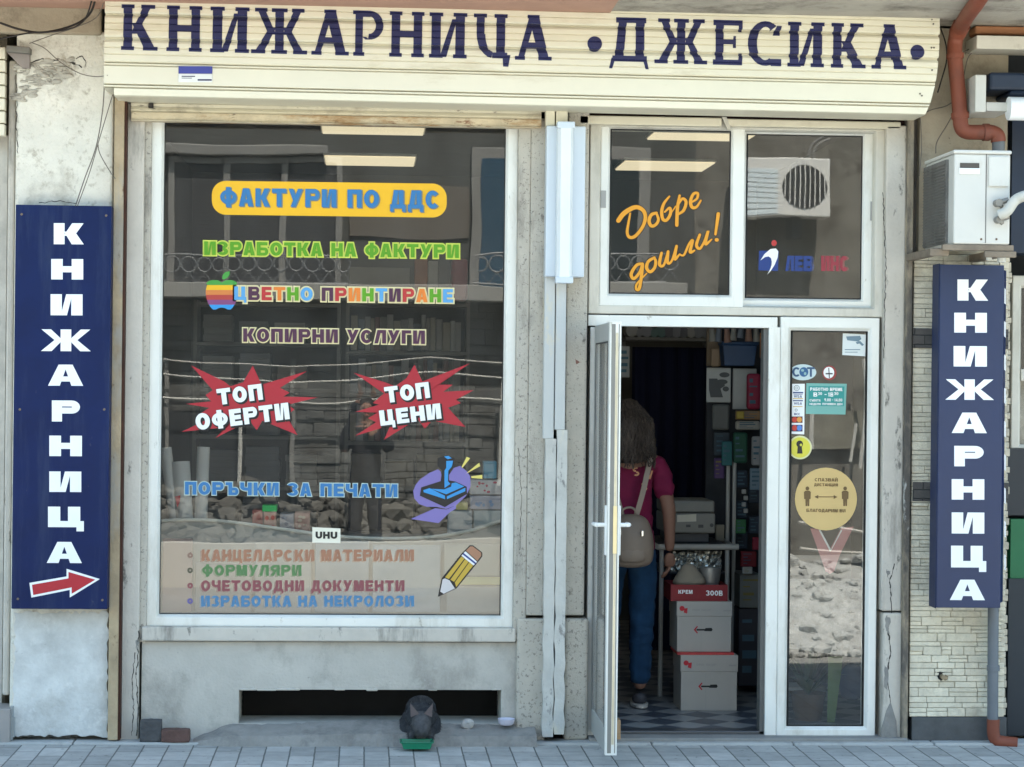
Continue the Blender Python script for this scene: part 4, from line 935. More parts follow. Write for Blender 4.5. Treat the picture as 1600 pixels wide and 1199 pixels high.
# ================================================================== downpipes
terra = M('terracotta red pipe', (.20, .055, .030), .6, var=.16, scale=5, bump=.1, stain=[((.11, .05, .038), 5, .52, .72, (1, 1, .6))])
Yp = -.18
DP = thing('downpipe', 'red plastic rainwater pipe bending down the wall to the top of the air conditioner', 'pipe', pa(1500, 210, Yp))
R_ = .037
path = [pa(1552, -34, -1.02), pa(1528, 2, -.86), pa(1512, 24, -.52), pa(1500, 44, -.25), pa(1493, 62, Yp), pa(1492, 90, Yp), pa(1497, 140, Yp), pa(1500, 180, Yp), pa(1502, 198, Yp), pa(1510, 206, Yp), pa(1530, 207, Yp), pa(1548, 207, Yp), pa(1558, 212, Yp), pa(1560, 222, Yp)]
g = MB(); g.tube(smoothpath(path, 5), R_, 16); g.build('pipe', terra, DP, smooth=True)
def collar(a, b, r=R_ + .006): g = MB(); g.tube([a, b], r, 16); g.build('collar', terra, DP, smooth=True)
collar(pa(1503, 38, -.26), pa(1496, 52, -.2)); collar(pa(1492, 84, Yp), pa(1492.5, 92, Yp)); collar(pa(1499.5, 176, Yp), pa(1500.5, 186, Yp)); collar(pa(1536, 207, Yp), pa(1545, 207, Yp))
g = MB(); g.tube([pa(1560, 218, Yp), pa(1560, 240, Yp)], .031, 14); g.build('grey_stub', M('grey pvc pipe', (.13, .135, .14), .5), DP, smooth=True)
DP2 = thing('downpipe', 'grey rainwater pipe with a red shoe at the foot of the stone clad pillar', 'pipe', (P(1553, 1160, -.09)[0], -.09, 0))
g = MB(); gp = M('grey plastic pipe', (.135, .15, .17), .45, var=.08)
g.tube([pa(1552, 930, -.09), pa(1551, 1130, -.09)], .027, 16); g.build('pipe', gp, DP2, smooth=True)
g = MB(); g.tube([pa(1552, 1040, -.09), pa(1552, 1048, -.09)], .032, 16); g.build('collar', gp, DP2, smooth=True)
g = MB(); g.tube(smoothpath([pa(1552, 1124, -.09), pa(1552, 1145, -.09), pa(1556, 1156, -.09), pa(1568, 1160, -.10), pa(1590, 1162, -.12)], 5), [.031] * 21, 16); g.build('pipe_shoe', terra, DP2, smooth=True)

# ================================================================== cables
ck = M('black cable', (.018, .014, .013), .5); cg = M('grey cable', (.14, .12, .10), .6)
def cable(pts, r, mat, label, Y=-.2):
    g = MB(); g.tube(smoothpath([pa(p[0], p[1], p[2] if len(p) > 2 else Y) for p in pts], 8), r, 8)
    return tag(g.build('cable', mat, smooth=True), label, 'cable')
cable([(-30, 26), (0, 36), (30, 46), (62, 51), (95, 46), (126, 34), (143, 17), (152, -14, -.35)], .0055, ck, 'thick black cable sagging across the top of the plaster pillar')
cable([(-30, 66), (0, 61), (45, 52), (90, 49), (120, 41), (136, 24), (147, -14, -.34)], .0040, ck, 'thinner black cable running just under the thick sagging one', -.22)
cable([(46, 68), (82, 55), (118, 43), (150, 28), (162, 5, -.33)], .0022, cg, 'thin grey wire branching up from the junction box to the shutter housing', -.19)
cable([(50, 67), (70, 76), (95, 98), (125, 115), (150, 120), (168, 118, -.29)], .0022, cg, 'thin dark wire sloping down from the junction box to the shutter housing', -.12)
cable([(163, 134, -.2), (160, 175), (150, 230), (132, 280), (118, 322, -.16)], .0026, cg, 'grey wire dropping from the shutter housing to the blue sign', -.10)
cable([(176, 148, -.12), (168, 175), (156, 215), (140, 270), (121, 322, -.16)], .0022, cg, 'second grey wire crossing down to the blue sign from the rusty rail', -.09)
cable([(153, 225), (156, 240), (168, 262), (180, 280)], .0022, cg, 'short grey wire curling off towards the rusty rail', -.08)
cable([(1470, 45), (1478, 70), (1479, 95), (1471, 125), (1465, 145)], .0035, ck, 'black cable looping behind the red pipe at the end of the shutter', -.12)
cable([(1440, 180), (1455, 172), (1480, 165), (1500, 150)], .0028, cg, 'thin wire from the housing corner to the red pipe', -.06)
cable([(1462, 240), (1464, 222), (1480, 195), (1494, 170)], .0028, cg, 'thin wire slanting down to the air conditioner lid', -.06)
cable([(1500, 84), (1520, 74), (1530, 66)], .0028, cg, 'short wire from the red pipe to the white board', -.06)
cable([(1500, 100), (1503, 130), (1512, 92), (1524, 78)], .0024, cg, 'looped wire behind the red pipe under the white board', -.05)
cable([(1438, 185), (1440, 230), (1436, 275)], .0026, cg, 'short wire hanging at the right end of the shutter', -.04)
JB = thing('junction_box', 'small weathered cable box under the black cables at top left', 'junction box', pa(28, 95, -.06))
g = MB(); g.obox(pa(30, 79, -.08), (.11, .08, .03), ry=.06); g.build('lid', M('weathered grey box', (.16, .15, .13), .7, var=.2), JB, bevel=.004)
g = MB(); g.prism([P(11, 82, -.07), P(46, 82, -.07), P(46, 106, -.07), P(34, 106, -.07)], -.07, -.031); g.build('bracket', M('grey mauve box', (.27, .23, .21), .8, var=.15), JB)

# ================================================================== vinyl on the display window
def V(name, col, **k): return M('vinyl ' + name, col, .4, var=.03, scale=3, **k)
vy = V('yellow', (.80, .44, .015)); vb = V('blue', (.03, .17, .40)); vsh = V('shade grey', (.16, .19, .18)); vgr = V('green', (.10, .31, .012)); vyg = V('lime outline', (.58, .64, .10)); vdg = V('olive edge', (.06, .13, .02))
vcr = V('cream outline', (.74, .64, .36)); vpu = V('plum', (.075, .022, .055)); vre = V('red', (.46, .035, .035)); vor = V('orange', (.72, .20, .03)); vwh = V('white', (.82, .82, .82)); vbk = V('black', (.012, .012, .014)); vsr = V('burst red', (.40, .018, .032))
vlb = V('light blue', (.10, .33, .62)); vpb = V('pale outline', (.50, .62, .58)); vvi = V('violet', (.20, .16, .42)); vbr = V('tan', (.40, .20, .12)); vgo = V('pencil gold', (.56, .37, .05)); vpk = V('pale grey', (.62, .58, .58)); vnb = V('navy', (.02, .05, .25)); vsb = V('sky', (.03, .27, .62)); vor2 = V('amber', (.72, .31, .02)); vdk = V('dark brown', (.035, .02, .01))
def wdecal(name, fn, mat, Y=YG, parent=None, label=None, host=None):
    d = Decal(Y); fn(d); o = d.build(name, mat, parent or host or WIN)
    if label: o['label'] = label
    return o
def words_(name, t, box, mat, Y, host, label=None, fills=None, **k):
    """one mesh per word of the line"""
    polys = text_polys(t, *box, **k); wi = [t[:i].count(' ') for i in range(len(t))]
    for w_ in range(t.count(' ') + 1):
        d = Decal(Y)
        for i, pl, kk in polys:
            if wi[i] == w_:
                if fills: d.cur = fills[i]
                d.poly(pl, lay=kk)
        o = d.build(name, mat, host)
        if label: o['label'] = label
def lettering(t, x0, y0, x1, y1, fill, outline=None, shadow=None, e=2.0, Y=YG, label=None, host=None, **k):
    """one line of cut vinyl: shadow, outline and fill sheets on top of each other"""
    host = host or WIN; top = None
    if outline: words_('window_lettering', t, (x0, y0, x1, y1), outline, Y, host, label, e=e, **k)
    if shadow: words_('letter_shadow', t, (x0 + 1.6, y0 + 1.4, x1 + 1.6, y1 + 1.4), shadow, Y + .0012 if not outline else Y - .0052, host, None, e=.3, **k)
    words_('window_lettering' if not outline else 'letter_fill', t, (x0, y0, x1, y1), fill, Y - (.0105 if outline and shadow else .0055 if outline else .0), host, label if not outline else None, **k)
# all sheets sit within a centimetre of the glass
def pill(d):
    x0, x1, y0, y1 = 331, 698, 285, 338; r = 22; pts = []
    for cx, cy, a in ((x1 - r, y0 + r, -90), (x1 - r, y1 - r, 0), (x0 + r, y1 - r, 90), (x0 + r, y0 + r, 180)):
        for k in range(9): t = rad(a + k * 90 / 8); X = cx + r * math.cos(t); Yy = cy + r * math.sin(t); pts.append((X, Yy + .013 * (X - 515)))
    d.poly(pts)
wdecal('lettering_panel', pill, vy, label='yellow rounded panel behind the top line of lettering')
TP = dict(v=.335, h=.235, gap=.17)
lettering('ФАКТУРИ ПО ДДС', 344, 296, 687, 324, vb, None, vsh, Y=YG - .003, label='blue lettering on the yellow panel', **TP)
lettering('ИЗРАБОТКА НА ФАКТУРИ', 319, 380, 717, 401, vgr, vyg, None, e=2.2, label='green lettering with lime outline', **TP)
# many-coloured line
cols = [vlb, vpu, vre, vor, vgr, vlb, None, vpu, vre, vor, vgr, vlb, vpu, vre, vor, vgr, vlb]; T3 = 'ЦВЕТНО ПРИНТИРАНЕ'; B3 = (366, 450, 708, 471)
words_('window_lettering', T3, B3, vcr, YG, WIN, 'many-coloured lettering with cream outline', e=2.3, **TP)
used = [vlb, vpu, vre, vor, vgr]; words_('letter_fill', T3, B3, used, YG - .0055, WIN, None, [used.index(c) if c else 0 for c in cols], **TP)
lettering('КОПИРНИ УСЛУГИ', 380, 515, 664, 536, vpu, vcr, None, e=2.0, label='plum lettering with cream outline', **TP)
lettering('ПОРЪЧКИ ЗА ПЕЧАТИ', 289, 755, 621, 775, vb, vpb, None, e=1.4, label='blue lettering with pale outline', **TP)
# striped apple emblem
def applex(y):      # half outline for y in 0..1 (top..bottom)
    if y < .12: return .30 + .20 * math.sqrt(max(0, y / .12))
    return .5 * math.sqrt(max(0.0, 1 - ((y - .40) / .72) ** 2)) if y > .40 else .44 + .06 * math.sin((y - .12) / .28 * math.pi / 2)
ax, aw, ay0, ay1 = 346.5, 50, 438, 484; appc = [V('leaf green', (.06, .30, .05)), vy, V('stripe orange', (.62, .20, .05)), V('stripe red', (.42, .05, .04)), V('stripe purple', (.22, .06, .18)), vsb]; d = Decal(YG)
N = 60
for k in range(N):
    ya, yb = k / N, (k + 1) / N; d.cur = min(5, int(ya * 6)); Ya, Yb = ay0 + (ay1 - ay0) * ya, ay0 + (ay1 - ay0) * yb
    def sides(y, Y):
        hw = applex(y) * aw; L, R = ax - hw, ax + hw
        dy = (Y - 459) / 9.5
        if abs(dy) < 1: R = min(R, ax + .5 * aw + 7 - 11 * math.sqrt(1 - dy * dy) * .95)
        return L, R
    la, ra = sides(ya, Ya); lb, rb = sides(yb, Yb)
    segs = [(la, ra, lb, rb)]
    if ya < .07: c0 = 4 * (1 - ya / .07) ; segs = [(la, ax - c0 * 1.6, lb, ax - c0 * 1.2), (ax + c0 * 1.6, ra, ax + c0 * 1.2, rb)]
    if ya > .93: c0 = 9 * math.sqrt((ya - .93) / .07); c1 = 9 * math.sqrt(min(1, (yb - .93) / .07)); segs = [(la, ax - c0, lb, ax - c1), (ax + c0, ra, ax + c1, rb)]
    for a, b, c, e in segs:
        if b > a and e > c: d.poly([(a, Ya), (b, Ya), (e, Yb), (c, Yb)], lay=0)
d.cur = 0; lf = [(347, 436), (348, 430), (352, 425.5), (359, 424), (358.5, 430), (355, 434.5), (350, 437)]; d.poly(lf, lay=0)
d.build('apple_emblem', appc, WIN, label='rainbow striped apple emblem with a bite and a leaf')
# star bursts
b1 = [(275, 85), (480, 185), (520, 215), (600, 190), (660, 85), (715, 205), (1000, 120), (830, 225), (890, 255), (850, 280), (1065, 285), (880, 330), (920, 360), (870, 400), (940, 520), (720, 430), (685, 490), (640, 430), (425, 540), (500, 470), (215, 500), (380, 420), (340, 380), (390, 350), (240, 325), (400, 310), (365, 270), (410, 240)]
b2 = [(210, 130), (420, 195), (470, 215), (540, 165), (590, 80), (640, 185), (940, 70), (740, 205), (830, 205), (770, 250), (960, 240), (850, 300), (880, 320), (800, 350), (910, 470), (700, 430), (655, 480), (610, 420), (400, 550), (440, 460), (220, 525), (350, 440), (300, 415), (360, 380), (220, 375), (370, 330), (330, 320), (400, 260)]
for pts, ox, c, words in ((b1, 230, (625, 320), [('ТОП', 339, 604, 410, 629), ('ОФЕРТИ', 305, 638, 452, 664)]), (b2, 500, (580, 320), [('ТОП', 601, 601, 671, 626), ('ЦЕНИ', 593, 636, 689, 660)])):
    tr = lambda p: (ox + p[0] / 4, 550 + p[1] / 4)
    B = wdecal('starburst', lambda d: d.star(tr(c), [tr(p) for p in pts]), vsr, label='red starburst of ' + ('offers' if ox == 230 else 'prices') + ' lettered in white')
    for t, x0, y0, x1, y1 in words:
        kw = dict(v=.36, h=.26, gap=.14, slope=0, rot=rad(-7))
        wdecal('lettering_shadow', lambda d: d.text(t, x0 + 2, y0 + 2, x1 + 2, y1 + 2, e=1.2, **kw), vbk, YG - .0012, parent=WIN)
        wdecal('window_lettering', lambda d: d.text(t, x0, y0, x1, y1, **kw), vwh, YG - .0065, parent=WIN, label='white slanted lettering on a red starburst')
# rubber stamp drawing   (crop 630+x/9.225, 700+y/9.225)
st = lambda *p: [(630 + x / 9.225, 700 + y / 9.225) for x, y in p]
wdecal('stamp_drawing', lambda d: (d.poly(st((500, 310), (380, 360), (250, 450), (180, 530), (145, 620), (160, 730), (230, 810), (340, 850), (480, 850), (620, 880), (760, 830), (900, 700), (970, 560), (970, 420), (920, 340), (820, 260), (730, 290), (640, 420), (560, 420), (540, 340))),
    d.poly(st((110, 1025), (460, 870), (620, 890), (760, 830), (760, 880), (680, 920), (510, 1085)))), vvi, label='drawing of a blue rubber stamp on a violet swirl')
wdecal('stamp_shade', lambda d: (d.poly(st((240, 690), (260, 570), (540, 480), (560, 330), (495, 260), (495, 150), (620, 105), (740, 150), (720, 280), (660, 350), (660, 470), (750, 485), (915, 560), (920, 665), (600, 855)))), vbk, YG - .0011)
wdecal('stamp_colour', lambda d: (d.poly(st((290, 610), (380, 580), (600, 690), (605, 740), (295, 640))), d.poly(st((630, 740), (630, 700), (895, 575), (895, 625))), d.poly(st((400, 590), (590, 600), (690, 560), (700, 510), (760, 500), (880, 555), (620, 670))),
    d.poly(st((620, 190), (720, 185), (700, 270), (650, 330), (645, 480), (680, 520), (595, 580), (595, 330), (620, 290))), d.poly(st((590, 125), (650, 115), (700, 150), (640, 165)))), vsb, YG - .0022)
wdecal('stamp_ray', lambda d: (d.poly(st((830, 295), (855, 290), (965, 150), (915, 130))), d.poly(st((905, 370), (930, 360), (1110, 265), (1095, 215))), d.poly(st((980, 410), (985, 435), (1140, 445), (1140, 390)))), V('ray yellow', (.75, .62, .16)))
# pencil drawing   (crop 670+x/9.225, 840+y/9.225)
pe = lambda *p: [(670 + x / 9.225, 840 + y / 9.225) for x, y in p]
wdecal('pencil_drawing', lambda d: (d.poly(pe((130, 858), (185, 590), (470, 235), (590, 112), (640, 115), (770, 215), (772, 275), (680, 390), (400, 735))),), vbk, label='drawing of a yellow pencil pointing down to the left')
wdecal('pencil_eraser', lambda d: d.poly(pe((535, 190), (595, 130), (635, 130), (755, 220), (757, 265), (700, 340))), vbr, YG - .0011)
wdecal('pencil_band', lambda d: (d.poly(pe((500, 225), (530, 200), (695, 350), (680, 370))), d.poly(pe((470, 265), (490, 240), (665, 385), (645, 405)))), vwh, YG - .0022)
wdecal('pencil_band', lambda d: d.poly(pe((488, 245), (502, 225), (683, 368), (668, 386))), vnb, YG - .0033)
wdecal('pencil_wood', lambda d: d.poly(pe((165, 780), (200, 605), (235, 590), (300, 620), (375, 735), (215, 812))), vpk, YG - .0011)
wdecal('pencil_body', lambda d: (d.poly(pe((235, 575), (470, 275), (515, 305), (290, 600))), d.poly(pe((310, 610), (525, 312), (575, 350), (365, 640))), d.poly(pe((375, 650), (585, 355), (640, 405), (395, 715)))), vgo, YG - .0022)
# faded list at the bottom, colours muted and darker copies added to imitate reflections
LST = [('КАНЦЕЛАРСКИ МАТЕРИАЛИ', 315, 859, 647, 877, (.36, .165, .10)), ('ФОРМУЛЯРИ', 316, 883, 471, 900, (.085, .20, .075)), ('ОЧЕТОВОДНИ ДОКУМЕНТИ', 314, 907, 632, 924, (.24, .065, .08)), ('ИЗРАБОТКА НА НЕКРОЛОЗИ', 314, 931, 647, 948, (.06, .20, .38))]
nm = ['brick', 'green', 'wine', 'blue']; pale = V('faded halo', (.55, .42, .33))
for i, (t, x0, y0, x1, y1, c) in enumerate(LST):
    mt = V('faded ' + nm[i], c); mt2 = V('ghost ' + nm[i], tuple(x * .55 + .06 for x in c))
    words_('lettering_ghost', t, (x0 - 2.4, y0 + 1.8, x1 - 2.4, y1 + 1.8), mt2, YI + .006, WIN, slope=0, **TP)
    words_('window_lettering', t, (x0, y0, x1, y1), mt, YG, WIN, 'faded %s lettering in the bulleted list' % nm[i], slope=0, **TP)
    wdecal('list_bullet', lambda d: d.ring(297, (y0 + y1) / 2, 4.4, 3.0), [M('vinyl ghost brick', c), M('vinyl bullet dark', (.10, .09, .06)), mt, M('vinyl bullet violet', (.12, .10, .30))][i], YG)
# cream sticker
wdecal('cream_sticker', lambda d: d.poly([(488, 824), (532, 826), (532, 849), (488, 848)]), V('sticker cream', (.78, .74, .62)), label='cream sticker with three black letters')
wdecal('sticker_letters', lambda d: d.text('UHU', 493, 831, 527, 842, v=.34, h=.28, gap=.12), vbk, YG - .001)

# ================================================================== vinyl on the transom
sc = lambda p: (940 + p[0] / 6.31, 280 + p[1] / 6.31, p[2] / 6.31)
STK = [[(165, 410, 44), (225, 335, 46), (330, 278, 42), (405, 305, 38), (432, 375, 36), (405, 470, 32), (335, 560, 32), (278, 575, 30), (252, 530, 28), (262, 450, 24), (282, 340, 18)],
 [(540, 335, 28), (492, 352, 32), (467, 412, 34), (490, 462, 32), (533, 450, 30), (560, 400, 28), (540, 338, 22)],
 [(668, 172, 18), (615, 240, 28), (592, 320, 32), (603, 395, 32), (640, 405, 30), (677, 345, 30), (672, 285, 26), (622, 325, 18)],
 [(768, 165, 24), (748, 280, 32), (740, 455, 34)], [(745, 270, 18), (795, 195, 26), (832, 228, 30), (808, 308, 30), (760, 345, 22)], [(690, 330, 10), (730, 270, 16)],
 [(880, 232, 18), (938, 195, 24), (948, 142, 26), (905, 148, 28), (876, 220, 32), (892, 278, 32), (935, 275, 26), (978, 212, 18)],
 [(402, 835, 26), (345, 850, 30), (292, 935, 32), (318, 982, 30), (375, 920, 28), (405, 835, 26), (395, 940, 30), (372, 1075, 32), (342, 1085, 26), (350, 1030, 20), (445, 930, 12)],
 [(520, 775, 26), (462, 812, 30), (443, 875, 32), (478, 915, 30), (522, 875, 30), (533, 810, 28), (515, 775, 22)],
 [(590, 730, 26), (570, 840, 32), (612, 848, 24), (655, 715, 26)], [(655, 715, 26), (650, 822, 30), (690, 808, 22), (738, 662, 26)], [(738, 662, 26), (718, 790, 32), (770, 740, 16)],
 [(770, 745, 16), (812, 748, 22), (860, 645, 24), (898, 605, 26), (872, 718, 30), (915, 705, 18)], [(968, 550, 26), (935, 650, 30), (968, 686, 26), (1010, 620, 22), (1050, 512, 26), (1022, 640, 32), (1085, 595, 14)],
 [(1150, 345, 36), (1122, 545, 24)], [(1132, 600, 36), (1137, 600, 36)]]
YT = .0765
YT1, YT2 = .055 + .0225, .105 + .0225
for part_ in (STK[:7], STK[7:]):
    wdecal('greeting_outline', lambda d: [d.ribbon([sc(p) for p in s], e=1.1) for s in part_], vdk, YT1, host=TRN)
    wdecal('greeting_lettering', lambda d: [d.ribbon([sc(p) for p in s]) for s in part_], vor2, YT1 - .004, host=TRN, label='orange handwritten style greeting')
lc = lambda *p: [(1170 + x / 9.41, 360 + y / 9.41) for x, y in p]
wdecal('insurer_emblem', lambda d: d.poly(lc((150, 300), (440, 300), (430, 600), (140, 590))), V('emblem blue', (.010, .04, .20)), YT2, host=TRN, label='blue square emblem with a white swoosh and red dot')
def swoosh(d):
    out = [(170, 445), (230, 350), (320, 275), (400, 268), (432, 310), (425, 400), (380, 510), (320, 600), (265, 655)]; inn = [(170, 445), (240, 395), (290, 385), (325, 410), (338, 460), (335, 510), (320, 560), (295, 610), (265, 655)]
    for k in range(len(out) - 1): d.poly(lc(out[k], out[k + 1], inn[k + 1], inn[k]), lay=1)
wdecal('emblem_swoosh', swoosh, vwh, YT2 - .001, host=TRN)
wdecal('emblem_dot', lambda d: d.ell(1209.5, 380, 4.2, 4.8), vre, YT2, host=TRN)
for dx, y in ((0, YT2), (3.2, YT2 + .010)):
    wdecal('insurer_lettering', lambda d: d.text('ЛЕВ', 1227 + dx, 400, 1269 + dx, 424, v=.34, h=.24, gap=.12), V('emblem blue', ()), y, host=TRN)
    wdecal('insurer_lettering', lambda d: d.text('ИНС', 1283 + dx, 400, 1325 + dx, 424, v=.34, h=.24, gap=.12), V('insurer red', (.30, .03, .05)), y, host=TRN)

# ================================================================== stickers on the side light
def sd_(name, fn, mat, lay=0, label=None): return wdecal(name, fn, mat, YS - lay * .001, host=SID, label=label)
teal = V('teal', (.02, .27, .25)); tealp = V('teal edge', (.16, .40, .36))
# surveillance sticker
sd_('camera_sticker', lambda d: d.poly([(1317, 521), (1353, 523), (1352, 557), (1316, 555)]), V('sticker white', (.66, .70, .69)), label='white surveillance sticker in the corner')
sd_('camera_picture', lambda d: (d.poly([(1322, 526), (1344, 525), (1346, 530), (1341, 534), (1324, 532)]), d.poly([(1337, 535), (1344, 533), (1350, 539), (1347, 541), (1343, 537), (1339, 538)]), d.rect(1320, 546, 1344, 547.2), d.rect(1320, 550, 1340, 551)), V('camera grey blue', (.14, .22, .28)), 1)
# oval sticker
sd_('oval_sticker', lambda d: d.ell(1254.5, 582, 21, 12.5), V('oval pale', (.50, .60, .61)), label='pale oval sticker with dark letters and a globe')
sd_('oval_letters', lambda d: (d.text('С', 1238, 574, 1251, 589, v=.26, h=.2), d.text('Т', 1261, 574, 1273, 589, v=.26, h=.2)), V('oval navy', (.02, .07, .16)), 1)
sd_('oval_globe', lambda d: d.ell(1256, 581.5, 7, 7.5), V('globe blue', (.02, .10, .24)), 2)
sd_('oval_globe_land', lambda d: (d.ell(1254, 579, 2.4, 2.0), d.ell(1258, 584, 2.0, 2.4)), V('globe green', (.25, .42, .42)), 3)
# no smoking
sd_('no_smoking_sticker', lambda d: d.ell(1296, 583, 11, 11.5), V('dark red ring', (.26, .03, .03)), label='round red and white no smoking sticker')
sd_('no_smoking_disc', lambda d: d.ell(1295, 582.5, 8.4, 9), vwh, 1)
sd_('no_smoking_mark', lambda d: (d.rect(1290, 583.2, 1301, 585.2), d.poly([(1294.2, 575), (1295.6, 575), (1296.6, 591), (1295.2, 591)])), vbk, 2)
# payment cards
sd_('payment_sticker', lambda d: d.poly([(1237, 600), (1257.5, 600), (1256.5, 679), (1235, 678)]), V('pay white', (.80, .81, .82)), label='tall white sticker of accepted payment cards')
sd_('payment_marks', lambda d: (d.rect(1239, 612.7, 1255, 615), d.rect(1240, 616.5, 1254, 617.3), d.text('VISA', 1240.5, 618, 1253, 621.5), d.rect(1239, 625.5, 1254.5, 627.2), d.text('VISA', 1240.5, 629, 1253, 632.5), d.text('ВСС', 1241, 645.5, 1250, 649)), V('pay navy', (.04, .06, .2)), 1)
sd_('payment_stripe', lambda d: (d.rect(1239, 622.4, 1255, 623.6), d.rect(1239, 635, 1254, 636.2)), V('pay gold', (.62, .42, .10)), 1)
sd_('contactless_mark', lambda d: (d.ring(1245, 606.5, 4.6, 1.1), d.ring(1245, 606.5, 2.2, .9), d.ring(1244, 641, 2.2, .9)), V('pay grey', (.28, .30, .32)), 1)
sd_('payment_card', lambda d: d.rect(1236.5, 651, 1254, 661), V('card dark', (.10, .025, .02)), 1); sd_('payment_card', lambda d: d.rect(1236.5, 664, 1254, 674.5), V('card navy', (.05, .03, .10)), 1)
sd_('card_disc', lambda d: (d.ell(1241.5, 656, 4, 4.2), ), V('card red', (.55, .05, .03)), 2); sd_('card_disc', lambda d: (d.ell(1249, 656, 4, 4.2), ), V('card orange', (.70, .30, .06)), 2)
sd_('card_disc', lambda d: (d.ell(1241.5, 669, 4, 4.4), ), V('card red', ()), 2); sd_('card_disc', lambda d: (d.ell(1249, 669, 4, 4.4), ), V('card blue', (.08, .22, .60)), 2)
# opening hours
sd_('hours_sticker', lambda d: d.poly([(1260, 599), (1323, 600), (1321, 648), (1259, 647)]), tealp, label='teal opening hours sticker with white lettering')
sd_('hours_panel', lambda d: d.poly([(1263.5, 603.5), (1319.5, 604), (1318.5, 635), (1263, 634.5)]), teal, 1)
sd_('hours_lettering', lambda d: (d.text('РАБОТНО ВРЕМЕ', 1266, 606, 1316, 611, v=.3, h=.24), d.text('8', 1271, 613.5, 1277, 620, v=.3, h=.2), d.text('30', 1278, 613, 1284.5, 617.5), d.text('-', 1288, 613.5, 1292, 620), d.text('18', 1294, 613.5, 1302, 620, v=.3, h=.2), d.text('30', 1303, 613, 1310, 617.5),
   d.text('СЪБОТА', 1265, 624, 1282, 627.6), d.text('9.00 - 14.00', 1288, 622.8, 1316, 627.6, v=.3), d.text('НЕДЕЛЯ', 1265, 630, 1282, 633.2), d.text('ПОЧИВЕН ДЕН', 1285, 630, 1316, 633.2)), vwh, 2)
# yellow keyhole
sd_('keyhole_sticker', lambda d: d.ell(1250, 699.5, 18.5, 18.5), V('keyhole cream', (.66, .65, .36)), label='round yellow sticker with a black keyhole')
sd_('keyhole_disc', lambda d: d.ell(1250, 699.5, 16, 16), V('keyhole yellow', (.66, .60, .06)), 1)
sd_('keyhole_mark', lambda d: (d.ell(1249.5, 694, 5.2, 5.4), d.poly([(1246.5, 696), (1252.5, 696), (1254, 709), (1245.5, 709)])), vbk, 2)
sd_('keyhole_spot', lambda d: d.ell(1251.5, 695.5, 1.8, 2.0), V('keyhole yellow', ()), 3)
# keep your distance
sd_('distance_sticker', lambda d: d.ell(1290.5, 780, 48.5, 49), V('distance tan', (.60, .42, .17)), label='large round tan sticker asking to keep a distance')
def dist(d):
    d.text('СПАЗВАЙ', 1273, 747.5, 1309, 752.5, v=.28, h=.2); d.text('ДИСТАНЦИЯ', 1272, 755.5, 1309, 760, v=.28, h=.2); d.text('БЛАГОДАРИМ ВИ', 1260, 795.5, 1321, 800.5, v=.28, h=.2)
    for cx in (1261.5, 1320.5):
        d.ell(cx, 763.5, 2.9, 3.1); d.poly([(cx - 5.4, 769), (cx - 3, 767), (cx + 3, 767), (cx + 5.4, 769), (cx + 5, 780), (cx + 3.2, 780), (cx + 2.8, 791), (cx + .4, 791), (cx, 783), (cx - .4, 791), (cx - 2.8, 791), (cx - 3.2, 780), (cx - 5, 780)])
    d.rect(1277, 776, 1304, 777.2); d.poly([(1272.5, 776.6), (1278.5, 773.6), (1278.5, 779.6)]); d.poly([(1308.5, 776.8), (1302.5, 773.8), (1302.5, 779.8)])
sd_('distance_print', dist, V('distance brown', (.13, .075, .025)), 1)
# red chevron
wdecal('red_chevron', lambda d: (d.poly([(1266, 826), (1280, 826), (1297, 858), (1297, 897), (1290, 893)]), d.poly([(1297, 858), (1314, 826), (1334, 823), (1312, 868), (1303, 893), (1297, 897)])), V('faded red', (.38, .13, .135)), .0905, host=SID, label='faded red chevron on the inside of the glass')
wdecal('chevron_edge', lambda d: (d.poly([(1279, 828), (1282, 828), (1298, 858), (1297, 862)]), d.poly([(1297, 862), (1314, 828), (1316, 829), (1299, 860)])), V('pale edge', (.6, .58, .55)), .0895, host=SID)

# ================================================================== things on the pavement
BRK = [((1, 0), 'dark weathered block standing left of the red brick on the footing', (P(236, 1133, -.06)[0], -.06), (.105, .07, .105), (.075, .075, .078), .03),
       ((0, 1), 'chipped red brick lying beside the dark block at the foot of the window', (P(275, 1141, -.07)[0], -.07), (.135, .075, .062), (.115, .065, .055), -.03)]
for k, (_, lab, (x, y), sz, c, rz) in enumerate(BRK):
    bm = bmesh.new(); bmesh.ops.create_cube(bm, size=1); bmesh.ops.subdivide_edges(bm, edges=bm.edges, cuts=5, use_grid_fill=True); rn = random.Random(k); g = MB()
    for v in bm.verts:
        e = sum(1 for q in v.co if abs(q) > .49); s_ = 1 - .07 * (e >= 2) * rn.random() - .05 * (e >= 3); q = Matrix.Rotation(rz, 3, 'Z') @ Vector((v.co.x * sz[0] * s_, v.co.y * sz[1] * s_, v.co.z * sz[2] * s_))
        g.v.append((x + q.x, y + q.y, .012 + sz[2] / 2 + q.z))
    g.f = [[v.index for v in f.verts] for f in bm.faces]; g.mi = [0] * len(g.f); bm.free()
    tag(g.build('brick' if k else 'stone_block', M('brick surface %d' % k, c, .9, var=.25, scale=16, bump=.5, bscale=70)), lab, 'brick' if k else 'stone')
x, z = P(733, 1130, -.02); g = MB(); g.blob((x - .01, -.03, z - .004), (.034, .03, .03), 5, .35, 2); tag(g.build('stone', M('pale pebble', (.42, .41, .39), .9, var=.12, bump=.4)), 'pale rounded stone on the broken ledge beside the cat', 'stone')
x, z = P(791, 1131, -.03); g = MB(); zb = P(791, 1131, -.03)[1] - .006
